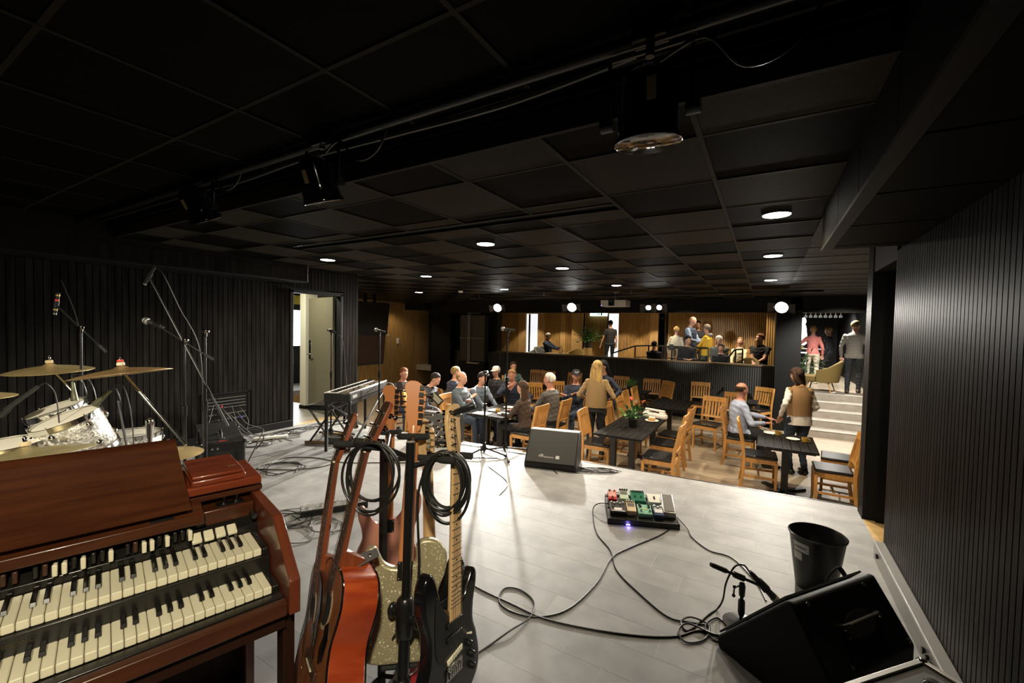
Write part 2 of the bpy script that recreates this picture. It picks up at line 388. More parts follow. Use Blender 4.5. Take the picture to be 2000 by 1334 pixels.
# room behind the door
sbox('floor_back_room', -10.2, -5.9, 1.0, 4.86, -0.1, 0.0, m=mat('backroom_floor', (0.30, 0.28, 0.25), 0.4))
sbox('floor_door_sill', -6.02, -5.88, 3.706, 4.50, -0.002, 0.006, m=mat('sill_oak', (0.45, 0.33, 0.16), .4))
sbox('floor_back_room_far', -10.2, -9.0, 4.86, 7.4, -0.1, 0.0, m=MATS['backroom_floor'])
sbox('ceiling_back_room_far', -10.2, -9.0, 4.86, 7.4, 2.4, 2.5, m=whitewall)
sbox('ceiling_back_room', -10.2, -6.02, 1.0, 4.86, 2.4, 2.5, m=whitewall)
sbox('wall_back_room_pier', -7.08, -6.92, 4.575, 5.55, 0.0, 2.4, m=whitewall)
sbox('wall_back_room_side', -7.2, -7.08, 4.8, 5.6, 0.0, 2.4, m=whitewall)
sbox('wall_back_room_right', -6.92, -6.02, 4.80, 4.86, 0.0, 2.4, m=darkwall)
sbox('baseboard_back_room', -7.09, -6.91, 4.565, 4.70, 0.0, 0.06, m=blackpaint)
bw = struct(obj('wall_back_room_far', B().box(-10.2, -10.1, 1.0, 7.4, 0.0, 0.94).box(-10.2, -10.1, 1.0, 7.4, 1.84, 2.4).box(-10.2, -10.1, 1.0, 5.6, 0.94, 1.84).box(-10.2, -10.1, 7.1, 7.4, 0.94, 1.84), darkwall))
sbox('wall_back_room_back', -10.2, -6.02, 0.9, 1.0, 0, 2.4, m=whitewall)
b = B().loft([[(-7.2,5.55,z),(-9.0,7.38,z),(-9.05,7.33,z),(-7.25,5.5,z)] for z in (0,2.4)]); struct(obj('wall_back_room_slant', b, darkwall))
sbox('wall_back_room_left', -10.2, -9.0, 7.3, 7.4, 0, 2.4, m=whitewall)
wn = struct(obj('window_1', B().box(-10.12, -10.06, 5.6, 7.1, 0.90, 0.95).box(-10.12, -10.06, 5.6, 7.1, 1.83, 1.88).box(-10.12, -10.06, 5.55, 5.6, .9, 1.88), darkwall))
obj('window_pane', B().box(-10.2, -10.18, 5.6, 7.1, 0.94, 1.84), mat('daylight', (1, 1, 1), emit=(0.92, 0.96, 1.0), es=16), wn)
obj('yellow_blind', B().box(-10.10, -10.05, 5.5, 7.2, 1.98, 2.20), mat('yellow_panel', (0.62, 0.50, 0.05), .6), wn)
# door leaf, hinged at the far jamb and swung into the back room
dl = struct(obj('door_2', B().box(-0.80, 0.0, -0.02, 0.02, 0.01, 1.94), mat('door_grey', (0.16, 0.145, 0.10), 0.45), loc=(-6.02, 4.47, 0), rot=(0, 0, math.radians(-8)), bev=.002))
obj('door_handle', B().cyl((-0.74, -0.02, 0.98), (-0.74, -0.07, 0.98), 0.011).cyl((-0.75, -0.065, 0.98), (-0.62, -0.065, 0.98), 0.009).box(-0.77, -0.71, -0.028, -0.02, 0.9, 1.22), chrome, dl)
obj('lock_cylinder', B().cyl((-0.74, -0.02, 1.15), (-0.74, -0.04, 1.15), 0.02), blackmetal, dl)
# --- left part of the seating hall
hw = struct(obj('wall_hall_left', B().box(-11.45, -11.36, 4.85, 15.0, FL, 2.45), woodpanel))
b = B(); y = 4.9
while y < 11.85: b.box(-11.36, -11.335, y, y+0.028, FL, 2.3); y += 0.045
stuff(obj('slat', b, woodslat, hw, smooth=0))
sbox('ceiling_soffit_left', -12.1, -10.3, 11.4, 12.2, 2.085, 2.45, m=blackpaint)
wp = struct(obj('wall_hall_passage', B().box(-12.4, -10.0, 13.2, 13.3, FL, 2.3), woodpanel))
b = B(); x = -12.3
while x < -10.05: b.box(x, x+0.028, 13.175, 13.2, FL, 1.55); x += 0.045
stuff(obj('slat', b, woodslat, wp, smooth=0))
sbox('trim_passage_panel', -12.4, -10.0, 13.13, 13.2, 1.55, 2.2, m=darkwall)
sbox('wall_hall_pillar', -10.32, -9.45, 11.7, 12.3, FL, 2.4, m=blackpaint)
sbox('wall_hall_dark', -9.5, -7.72, 12.0, 12.3, FL, 2.4, m=blackpaint)
# --- balcony parapet, header, column
bp = struct(obj('wall_balcony_front', B().box(-9.5, 0.25, 11.93, 12.05, FL, 0.70), blackpaint))
b = B(); x = -9.4
while x < 0.25: b.box(x, x+0.036, 11.9, 11.93, FL+.08, 0.68); x += 0.05
stuff(obj('slat', b, mat('parapet_slat', (0.05, 0.05, 0.048), .5, spec=.15), bp, smooth=0))
obj('cap_rail', B().box(-7.72, 0.25, 11.88, 12.10, 0.68, 0.72), mat('parapet_cap', (0.10, 0.065, 0.03), .4), bp, bev=.004)
sbox('ceiling_header', -10.3, 2.3, 11.6, 12.3, 1.99, 2.5, m=darkwall)
sbox('trim_header_lip', -10.3, 2.3, 11.57, 11.6, 1.97, 2.02, m=gridm)
cl = struct(obj('wall_column', B().box(0.20, 0.69, 11.6, 12.3, FL, 2.4), blackpaint))
sbox('trim_ceiling_rail', -6.5, 0.8, 8.78, 8.82, 2.20, 2.24, m=blackmetal)
for xx in (-6.2, -4.4, -2.4, -0.5): sbox('trim_rail_hanger', xx-.01, xx+.01, 8.79, 8.81, 2.24, AC, m=steel)
# --- stairs up to the bar
for i in range(5):
    z1 = FL+0.16*(i+1); y0 = 11.33+0.37*i
    st = struct(obj('floor_stair_step', B().box(0.69, 2.3, y0, 13.2, z1-0.16, z1), stepm))
    obj('nosing', B().box(0.69, 2.3, y0-0.006, y0+0.05, z1-0.012, z1+0.002), nosem, st, smooth=0)
sbox('wall_stair_right', 2.3, 2.4, 4.6, 20.0, FL, 2.6, m=darkwall)
# --- balcony lounge and bar
bfm = mat('balcony_floor', (0.36, 0.30, 0.22), .45, var=.1)
struct(obj('floor_balcony', B().box(-13.5, 0.69, 12.05, 21.5, PF-0.2, PF).box(0.69, 2.4, 13.19, 21.5, PF-0.2, PF), bfm))
sbox('ceiling_balcony', -13.5, 2.4, 12.3, 21.5, 2.62, 2.7, m=mat('balcony_ceiling', (0.10, 0.09, 0.075), .6))
sbox('wall_bar_back', 0.6, 2.4, 20.0, 20.1, PF, 2.62, m=darkwall)
sbox('wall_bar_side', 0.20, 0.34, 12.3, 20.1, PF, 2.62, m=darkwall)
def slatwall(name, p, q, z0, z1, step=0.07, wd=0.042, m=woodslat, gaps=()):
    """wall from p to q (xy) with battens on its camera side"""
    p, q = Vector((p[0], p[1], 0)), Vector((q[0], q[1], 0)); d = (q-p); Ln = d.length; d.normalize(); nrm = Vector((d.y, -d.x, 0))
    M = Matrix(((d.x, -nrm.x, 0, p.x), (d.y, -nrm.y, 0, p.y), (0, 0, 1, 0), (0, 0, 0, 1)))
    bb = B(); segs = []; a = 0
    for g0, g1, gz in sorted(gaps): segs.append((a, g0, z0)); segs.append((g0, g1, gz)); a = g1
    segs.append((a, Ln, z0))
    for s0, s1, zz in segs: bb.box(s0, s1, 0.03, 0.12, zz, z1, M)
    wo = struct(obj(name, bb, felt if m is woodslat else m))
    sb = B(); x = 0.0
    while x < Ln-wd:
        zz = z0
        for g0, g1, gz in gaps:
            if g0-wd < x < g1: zz = gz
        sb.box(x, x+wd, 0, 0.03, zz, z1, M); x += step
    stuff(obj('slat', sb, m, wo, smooth=0))
    return wo
BZ0, BZ1 = PF, 2.62
WY = 16.2
def flat(name, x0, x1, y=WY, z0=BZ0, z1=BZ1, m=woodpanel): return sbox(name, x0, x1, y, y+0.1, z0, z1, m=m)
slatwall('wall_balcony_1', (-10.9, WY), (-9.30, WY), BZ0, BZ1, 0.055, 0.034)
flat('wall_balcony_2', -9.30, -8.94, WY-0.03)
# exit door with a bright white curtain
struct(obj('door_3', B().box(-8.95, -8.80, WY+.25, WY+.30, BZ0, 2.12), blackpaint))
b = B()
for k in range(6): b.cyl((-8.78+.075*k, WY+.2, BZ0), (-8.78+.075*k, WY+.2, 2.12), 0.045, n=8)
tag(obj('door_curtain', b, mat('bright_curtain', (0.85, 0.86, 0.88), .7, emit=(0.9, 0.93, 1.0), es=0.8)), 'bright white pleated curtain in the doorway at the back left of the balcony', 'curtain')  # curtain emits by itself, in place of light shining through it
sbox('wall_balcony_light_1', -9.4, -8.2, WY+.5, WY+.55, BZ0, 2.2, m=mat('bright_room', (0.9, 0.9, 0.88), .6, emit=(1, 0.98, 0.92), es=1.3))  # wall surface glows to stand in for the lit room beyond
sbox('wall_balcony_lintel_1', -8.95, -8.35, WY, WY+.1, 2.12, BZ1, m=woodpanel)
flat('wall_balcony_3', -8.36, -8.05, WY-0.02)
slatwall('wall_balcony_4', (-8.05, WY), (-7.3, WY), BZ0, BZ1, 0.055, 0.034)
flat('wall_balcony_5', -7.3, -7.1)
slatwall('wall_balcony_6', (-7.1, WY), (-6.7, WY), BZ0, BZ1, 0.055, 0.034)
flat('wall_balcony_7', -6.7, -6.25, WY-.25)
slatwall('wall_balcony_8', (-6.25, WY), (-5.30, WY), BZ0, BZ1, 0.055, 0.034)
sbox('wall_balcony_light_2', -6.2, -4.2, WY+1.2, WY+1.25, BZ0, 2.4, m=mat('bright_room', (0.9, 0.9, 0.88)))
sbox('wall_balcony_lintel_2', -5.30, -4.88, WY, WY+.1, 2.13, BZ1, m=woodpanel)
slatwall('wall_balcony_9', (-4.88, WY), (-3.68, WY), BZ0, BZ1, 0.055, 0.034)
flat('wall_balcony_10', -3.68, -3.40, WY-.02)
sbox('wall_balcony_passage', -3.45, -2.7, WY+1.4, WY+1.5, BZ0, BZ1, m=woodpanel)
sbox('ceiling_balcony_passage', -3.45, -2.85, WY+.1, WY+1.5, 1.95, 2.0, m=darkwall)
flat('wall_balcony_11', -3.15, -3.05, WY+.05, m=darkwall)
slatwall('wall_balcony_12', (-3.05, WY), (0.25, WY), BZ0, BZ1, 0.055, 0.034)
slatwall('wall_balcony_13', (0.00, 13.9), (0.22, 13.9), BZ0, 2.62, 0.055, 0.038)
sbox('wall_balcony_left', -11.0, -10.9, 12.3, 16.3, BZ0, BZ1, m=darkwall)
# green running-man exit sign on the lintel of the lit doorway
ex = tag(obj('exit_sign', B().box(-6.0, -5.32, WY-.12, WY, 2.03, 2.17), mat('exit_glass', (0.75, 0.95, 0.9), .4, emit=(0.75, 1.0, 0.95), es=1.6), bev=.004), 'pale green lit exit sign beside the bright doorway on the balcony', 'exit sign')
gm = mat('exit_green', (0.0, 0.30, 0.22), .5)
obj('door_symbol', B().box(-5.55, -5.50, WY-.125, WY-.12, 2.05, 2.15), gm, ex); obj('arrow_symbol', B().loft([[(-5.72,WY-.125,2.092),(-5.60,WY-.125,2.085),(-5.57,WY-.125,2.10),(-5.60,WY-.125,2.115),(-5.72,WY-.125,2.108)],[(-5.72,WY-.12,2.092),(-5.60,WY-.12,2.085),(-5.57,WY-.12,2.10),(-5.60,WY-.12,2.115),(-5.72,WY-.12,2.108)]]), gm, ex); obj('running_figure', B().tube([(-5.85,WY-.123,2.05),(-5.83,WY-.123,2.09),(-5.82,WY-.123,2.13)],.009,6), gm, ex)
# ================================================================ FURNITURE OF THE SEATING AREA
beech = mat('beech_wood', (0.44, 0.215, 0.055), 0.38, var=0.16, vscale=4, stretch=(6, 6, 1.2))
leather = mat('black_leather', (0.010, 0.010, 0.011), 0.28, bump=0.15, bscale=90)
tabm = mat('black_table', (0.014, 0.013, 0.012), 0.7, spec=.03, var=0.3, vscale=4, stretch=(10, 1, 1))
steelblk = mat('black_steel', (0.012, 0.012, 0.012), 0.4, 0.4)
def make_chair(label, loc, rz, group):
    t = thing('dining_chair', label, 'chair', loc, rz, group)
    pad = B().prism([(-.215,-.195),(.215,-.195),(.225,.10),(.215,.225),(-.215,.225),(-.225,.10)], .448, .485)
    obj('seat_pad', pad, leather, t, bev=.014, seg=3)
    for s in (-1, 1):
        b = B().loft([[(s*.205-d, .205-d, z), (s*.205+d, .205-d, z), (s*.205+d, .205+d, z), (s*.205-d, .205+d, z)] for z, d in ((0,.015),(.42,.020))])
        obj('leg', b, beech, t, bev=.003)
        prof = [(0,-.235),(.20,-.205),(.43,-.195),(.62,-.215),(.95,-.285)]
        b = B().loft([[(s*.205-.017, y-.021, z), (s*.205+.017, y-.021, z), (s*.205+.017, y+.021, z), (s*.205-.017, y+.021, z)] for z, y in prof])
        obj('rear_leg', b, beech, t, bev=.003)
        obj('side_rail', B().box(s*.205-.011, s*.205+.011, -.19, .20, .385, .445), beech, t)
        obj('stretcher', B().box(s*.205-.010, s*.205+.010, -.20, .20, .165, .195), beech, t)
    obj('front_rail', B().box(-.20, .20, .193, .215, .385, .445), beech, t)
    obj('back_rail', B().box(-.20, .20, -.205, -.185, .385, .445), beech, t)
    obj('cross_stretcher', B().box(-.20, .20, -.012, .012, .168, .19), beech, t)
    def curved(z0, z1, yb, dp=.022, th=.022):
        return B().loft([[(x, y, z0), (x, y+th, z0), (x, y+th-.016, z1), (x, y-.016, z1)] for x, y in [(-.225+.075*k, yb-dp*(1-((k-3)/3)**2)) for k in range(7)]])
    obj('top_rail', curved(.865, .965, -.272), beech, t, bev=.004)
    obj('lower_rail', curved(.56, .60, -.212, .012), beech, t, bev=.003)
    for k in range(6):
        x = -.145+.058*k; c = 1-(x/.22)**2
        b = B().loft([[(x-.017, y-.006, z), (x+.017, y-.006, z), (x+.017, y+.006, z), (x-.017, y+.006, z)] for z, y in ((.59, -.206-.012*c), (.73, -.238-.022*c), (.875, -.266-.022*c))])
        obj('back_slat', b, beech, t, smooth=0)
    return t
G1 = 'slat-backed wooden chairs of the seating area'
def head(dx, dy): return math.atan2(-dx, dy)
CH = [
 (-1.23, 6.30, (-1,0), 'wooden slat-back chair with black seat, nearest the stage on the right of the long table'),
 (-1.30, 7.10, (-1,0), 'wooden slat-back chair, middle one on the right side of the long table'),
 (-1.30, 7.74, (-1,.05), 'wooden slat-back chair at the far right corner of the long table'),
 (-0.90, 9.05, (-.25,-.97), 'wooden chair turned to the stage standing free between the two table groups'),
 (-0.60, 9.98, (-.3,-.95), 'shaded wooden chair close behind the free-standing chair facing the stage'),
 (-1.39, 11.52, (0,-1), 'wooden chair against the balcony wall facing the stage, right of the angled one'),
 (-2.28, 11.20, (-.65,-.76), 'wooden chair standing at an angle before the balcony wall behind the back table'),
 (-2.56, 11.42, (.05,-1), 'wooden chair against the balcony wall next to the potted fern'),
 (-2.10, 7.37, (1,0), 'wooden chair on the left of the long table beside the flower pot'),
 (-2.12, 8.13, (1,0), 'wooden chair left of the long table under the hand of the dark-haired woman'),
 (-2.26, 9.02, (1,0), 'wooden chair on the left of the back table, nearer the stage'),
 (-2.26, 9.75, (1,0), 'wooden chair on the left of the back table, nearer the balcony wall'),
 (-2.23, 6.52, (1,.05), 'wooden chair at the near left corner of the long table, behind the centre wedge speaker'),
 (-3.47, 6.43, (-1,.05), 'wooden chair on which the long-haired woman in brown sits'),
 (-3.37, 7.20, (-1,.0), 'wooden chair on which the grey-haired man in a grey blazer sits'),
 (-3.38, 8.30, (-.05,-1), 'wooden chair on which the man with the dark cap sits'),
 (-6.02, 11.55, (.2,-1), 'leftmost wooden chair along the balcony wall, half hidden by its neighbour'),
 (-5.62, 11.40, (0,-1), 'wooden chair along the balcony wall behind the table of the man in navy'),
 (-4.80, 11.50, (0,-1), 'wooden chair along the balcony wall behind the capped man'),
 (-3.42, 11.50, (0,-1), 'wooden chair along the balcony wall behind the dark-haired woman'),
 (-4.75, 9.20, (-.2,1), 'shaded wooden chair, back to the stage, left of the pair behind the brown-haired woman'),
 (-4.50, 9.85, (-.3,1), 'shaded wooden chair, back to the stage, right of the pair behind the brown-haired woman'),
 (-4.98, 6.42, (1,.1), 'wooden chair on which the bald man in grey-blue sits'),
 (-5.95, 6.45, (1,.2), 'wooden chair on which the man in the checked shirt sits'),
 (-5.10, 8.35, (-1,.2), 'empty wooden chair seen edge on behind the young man in the hoodie'),
 (-4.62, 7.92, (.2,-1), 'wooden chair on which the man in the navy jacket sits'),
 (-0.33, 8.22, (1,-.05), 'wooden chair on which the man in the light blue shirt sits'),
 (-0.03, 7.22, (1,.05), 'wooden chair nearest the stage left of the small cup table'),
 (0.83, 7.02, (-1,.0), 'wooden chair nearest the stage right of the small cup table'),
 (0.98, 7.72, (-1,.1), 'wooden chair behind the one at the right of the small cup table'),
 (-0.12, 11.40, (-.5,-.85), 'wooden chair turned aside in front of the black column'),
 (-6.62, 6.55, (.9,-.3), 'wooden chair on which the red-haired man with glasses sits'),
 (-5.72, 7.12, (.5,.85), 'wooden chair on which the fair-haired man in a navy tee sits'),
 (-5.00, 7.02, (.8,-.2), 'wooden chair on which the young man in the hoodie sits'),
 (-5.75, 9.70, (.6,-.7), 'wooden chair on which the curly-haired person in teal sits'),
]
chair0 = None
for x, y, d, lab in CH:
    if chair0 is None: chair0 = make_chair(lab, (x, y, FL), head(*d), G1)
    else: dup(chair0, (x, y, FL), head(*d), lab, G1)
def make_table(label, cx, cy, wx, ly, rz=0, n=7, ped=2):
    t = thing('plank_table', label, 'table', (cx, cy, FL), rz, 'black plank-topped tables')
    pw = wx/n
    for k in range(n):
        obj('plank', B().box(-wx/2+k*pw+.003, -wx/2+(k+1)*pw-.003, -ly/2, ly/2, .702, .73), tabm, t, bev=.002, seg=1)
    obj('frame', B().box(-wx/2+.03, wx/2-.03, -ly/2+.08, ly/2-.08, .672, .701), steelblk, t)
    ys = [-ly/2+.30, ly/2-.30] if ped == 2 else [0]
    for yy in ys:
        for xx in ((-.14, .14) if ped == 2 else (0,)):
            obj('leg', B().box(xx-.042, xx+.042, yy-.042, yy+.042, .03, .672), steelblk, t, bev=.004)
        foot = B()
        for a in ((PI/4, -PI/4) if ped == 1 else (0,)):
            M = Matrix.Translation((0, yy, 0)) @ Matrix.Rotation(a, 4, 'Z')
            foot.box(-.36, .36, -.035, .035, 0, .035, M) if ped == 1 else foot.box(-.28, .28, -.06, .06, 0, .035, M)
        obj('foot', foot, steelblk, t, bev=.006)
    return t
make_table('long black plank table with a flower pot, cake plate and white bag on it', -1.78, 6.95, .70, 1.94)
make_table('black plank table behind the long one, nothing on it', -1.68, 9.36, .78, 1.20, ped=1)
make_table('black plank table with two mustard cups nearest the right pillar', 0.29, 7.12, .70, 1.0, ped=1)
make_table('black plank table crowded with plates, cups and a sheet of paper', -4.13, 6.68, .75, 1.25)
make_table('black plank table between the checked-shirt man and the fair-haired man', -5.30, 7.62, .70, 1.1, rz=.2)
make_table('black plank table beside the curly-haired person in teal', -5.22, 9.45, .7, 1.0, ped=1)
make_table('black plank table with the potted fern near the balcony wall', -2.80, 10.72, .7, .7, ped=1)
make_table('dark plank table in the corner by the column with a white plate on it', -0.45, 10.75, .7, .7, ped=1)
TT = FL+.73
# ---------------------------------------------------------------- tableware
mustard = mat('mustard_glaze', (0.40, 0.235, 0.04), 0.3)
china = mat('white_china', (0.82, 0.80, 0.74), 0.25)
def make_plate(label, loc, r=.10, group='white side plates on the tables'):
    b = B().lathe([(r*.55,0),(r*.6,.004),(r,.014),(r,.018),(r*.62,.009),(.001,.008)], 24)
    return tag(obj('side_plate', b, china, loc=loc), label, 'plate', group)
def make_cup(label, loc, rz=0):
    t = thing('mustard_cup', label, 'cup', loc, rz, 'mustard cups on the tables')
    obj('bowl', B().lathe([(.030,0),(.038,.006),(.043,.062),(.040,.062),(.034,.012),(.001,.010)], 20), mustard, t)
    obj('handle', B().tube(spline([(.040,0,.05),(.062,0,.045),(.06,0,.02),(.037,0,.014)], 4), .005, 6), mustard, t)
    obj('coffee', B().lathe([(.001,.046),(.0395,.046)], 16, cap=False), mat('coffee', (.03,.012,.005), .2), t)
make_plate('white side plate beside the mustard cup at the column end of the cup table', (.10, 7.50, TT), .085)
make_cup('mustard cup at the far edge of the cup table by the blue-shirted man', (.20, 7.46, TT), .5)
make_plate('white side plate nearest the person in the brown vest', (.38, 7.28, TT), .085)
make_cup('mustard cup nearest the person in the brown vest', (.52, 7.22, TT), -.4)
for (x, y, l) in ((-4.15, 6.92, 'white plate with fork in front of the man in the navy jacket'), (-4.22, 6.50, 'white plate with crumbs beside the mustard cup on the crowded table'), (-3.92, 6.34, 'white plate nearest the brown-haired woman on the crowded table'), (-3.93, 7.2, 'white plate beside the cup by the grey blazer'), (-0.45, 10.62, 'white plate on the corner table near the column'), (-5.2, 7.3, 'white plate in front of the fair-haired man')):
    make_plate(l, (x, y, TT), .105)
obj('crumbs', B().sph((0,0,.012), (.02,.014,.01), 8, 5), mat('cake', (.45,.25,.08), .8), [o for o in bpy.data.objects if o.get('label','').startswith('white plate with crumbs')][0], loc=(.02,.01,0))
make_cup('mustard cup at the middle of the crowded table', (-4.10, 6.44, TT), 1.2)
make_cup('mustard cup at the far end of the crowded table', (-4.00, 7.14, TT), .3)
make_cup('mustard cup on the table of the fair-haired man', (-5.42, 7.75, TT), .3)
glass = mat('clear_glass', (0.9, 0.92, 0.92), 0.03, trans=1.0)
tag(obj('drinking_glass', B().lathe([(.028,0),(.033,.10),(.031,.10),(.026,.006),(.001,.006)], 18), glass, loc=(-3.95, 6.55, TT)), 'clear drinking glass among the plates on the crowded table', 'glass')
tag(obj('paper_sheet', B().box(-.15,.15,-.10,.10,0,.002), mat('paper', (.8,.8,.78), .7), loc=(-4.28, 6.22, TT), rot=(0,0,.1)), 'white sheet of paper at the stage end of the crowded table', 'paper')
tag(obj('smartphone', B().box(-.07,.07,-.035,.035,0,.009), blackplas, loc=(-4.27, 6.24, TT+.002), rot=(0,0,.3), bev=.004), 'black phone lying on the white sheet of paper', 'phone')
# flower pot with anthurium on the long table
leafm = mat('leaf_green', (0.035, 0.11, 0.022), 0.35, var=.4, vscale=14)
spathe = mat('anthurium_red', (0.55, 0.07, 0.035), 0.25)
def leaf_shape(L, W, k=6):
    """pointed, folded and drooping leaf along +x, with thickness"""
    top = []; 
    for i in range(k+1):
        t = i/k; wd = W*math.sin(PI*min(1, t*.92+.08))**.8*(1-t*.25)*.5; x = L*t; z = .18*L*math.sin(t*2.2) - .25*L*t*t
        top.append([(x,-wd,z+wd*.35),(x,0,z),(x,wd,z+wd*.35),(x,wd,z+wd*.35-.0015),(x,0,z-.0015),(x,-wd,z+wd*.35-.0015)])
    return top
def potted(name, label, loc, potr, poth, potm, leaves, m, cat='plant'):
    t = thing(name, label, cat, loc)
    obj('pot', B().lathe([(potr*.82,0),(potr,poth),(potr*.9,poth),(potr*.8,poth*.85),(.001,poth*.85)], 20), potm, t)
    st = B()
    for (az, el, L, W, sl, mm) in leaves:
        d = Vector((math.cos(az)*math.cos(el), math.sin(az)*math.cos(el), math.sin(el)))
        p0 = Vector((0,0,poth*.85)); p1 = p0 + d*sl
        st.tube(spline([p0, p0+Vector((0,0,sl*.3))+d*sl*.3, p1], 4), .003, 5)
        M = frame(p1, d + Vector((0,0,-.3)), (0,0,1))
        lb = B().loft(leaf_shape(L, W), True)
        me = mesh_of('leaf', lb, mm); o = link('leaf' if mm is m else 'blossom', me, t); o.matrix_local = M
    obj('stems', st, m, t)
    return t
rl = [(random.uniform(0, 6.28), random.uniform(.35, 1.3), random.uniform(.10, .15), random.uniform(.06, .09), random.uniform(.10, .22), leafm) for _ in range(22)]
rl += [(.4, 1.1, .07, .06, .30, spathe), (2.2, 1.25, .07, .06, .31, spathe), (3.4, .9, .065, .055, .27, spathe), (5.2, 1.15, .07, .05, .32, mat('anthurium_pale', (.75,.55,.45), .3))]
potted('potted_anthurium', 'red-flowered plant in a round black pot on the long table', (-1.75, 6.72, TT), .075, .13, blackplas, rl, leafm)
rl = [(random.uniform(0, 6.28), random.uniform(.1, 1.45), random.uniform(.06, .11), random.uniform(.012, .02), random.uniform(.05, .16), mat('fern_green', (.09,.22,.05), .5, var=.3, vscale=20)) for _ in range(120)]
potted('potted_fern', 'bushy bright green plant in a black pot on the table by the balcony wall', (-2.85, 10.62, TT), .085, .14, blackplas, rl, mat('fern_green', (.09,.22,.05)))
t = thing('cake_plate', 'white plate with a slice of cream cake on the long table', 'plate', (-1.60, 7.34, TT))
obj('plate', B().lathe([(.06,0),(.065,.004),(.11,.014),(.11,.018),(.068,.009),(.001,.008)], 24), china, t)
obj('cake_slice', B().prism([(-.06,-.035),(.06,-.02),(.05,.04),(-.05,.04)], .01, .055), mat('cake', (.45,.25,.08), .8), t, bev=.006)
obj('cream', B().sph((-.02,0,.06),(.035,.03,.02)).sph((.025,.01,.058),(.03,.028,.018)), mat('cream', (.85,.78,.6), .6), t)
fleece = mat('white_fleece', (.78,.75,.68), .95, bump=1.0, bscale=120, sheen=.5)
t = thing('fleece_bag', 'white fluffy clutch bag with a slot handle on the long table', 'bag', (-1.62, 7.66, TT), rotz=-.35)
prof = [(-.20,0,.05),(-.19,.02,.065),(-.16,.10,.055),(-.15,.13,.03)]
b = B()
b.loft([[(x*.21*k, y*th, z) for x, y in ((-1,-1),(-.5,-1.15),(.5,-1.15),(1,-1),(1.05,0),(1,1),(.5,1.15),(-.5,1.15),(-1,1),(-1.05,0))] for z, th, k in ((.0,.045,.95),(.03,.058,1.02),(.08,.05,1.0))])
for xx in (-.14, .14): b.loft([[(xx-.05,-.04,.075),(xx+.05,-.04,.075),(xx+.05,.04,.075),(xx-.05,.04,.075)],[(xx-.045,-.03,.12),(xx+.045,-.03,.12),(xx+.045,.03,.12),(xx-.045,.03,.12)]])
b.box(-.185,.185,-.028,.028,.115,.15)
obj('bag_body', b, fleece, t, bev=.012, seg=3)
# ================================================================ PEOPLE
import numpy as np
skinA = mat('skin_fair', (0.50, 0.27, 0.18), 0.5); skinB = mat('skin_rosy', (0.46, 0.215, 0.145), 0.5); skinC = mat('skin_tan', (0.36, 0.19, 0.115), 0.5)
lipm = mat('lips', (0.34, 0.10, 0.08), 0.45); eyem = mat('eye_dark', (0.02, 0.015, 0.012), 0.2); eyew = mat('eye_white', (0.7, 0.68, 0.64), 0.3)
def cloth(name, col, rough=0.85, **k): return mat('cloth_'+name, col, rough, bump=0.25, bscale=300, **k)
def hairm(name, col): return mat('hair_'+name, col, 0.75, spec=.25, var=0.45, vscale=30, stretch=(1, 1, 0.15))
shoe = mat('shoe_black', (0.012, 0.011, 0.010), 0.4)
MALE = [(-.10,.150,.115,0),(0,.165,.120,0),(.12,.155,.112,0),(.25,.168,.118,.004),(.36,.182,.122,.004),(.44,.175,.108,0),(.49,.125,.082,-.006),(.53,.068,.064,-.006)]
FEM = [(-.10,.158,.118,0),(0,.168,.120,0),(.12,.132,.098,0),(.25,.145,.110,.008),(.35,.155,.118,.012),(.43,.148,.095,0),(.48,.105,.072,-.006),(.52,.058,.058,-.006)]
def seg_dist(P, a, b, ra, rb):
    a = np.array(a); b = np.array(b); ab = b-a; t = np.clip(((P-a)@ab)/max(ab@ab, 1e-9), 0, 1)
    return np.linalg.norm(P-(a+t[:,None]*ab), axis=1) - (ra+(rb-ra)*t)
def ik(S, T, a, b, pole):
    S, T = Vector(S), Vector(T); d = T-S; L = d.length
    if L > (a+b)*.995: d *= (a+b)*.995/L; T = S+d; L = d.length
    n = d.normalized(); x = (a*a-b*b+L*L)/(2*L); h = math.sqrt(max(a*a-x*x, 0)); p = Vector(pole); p = (p-n*p.dot(n)).normalized()
    return S+n*x+p*h, T
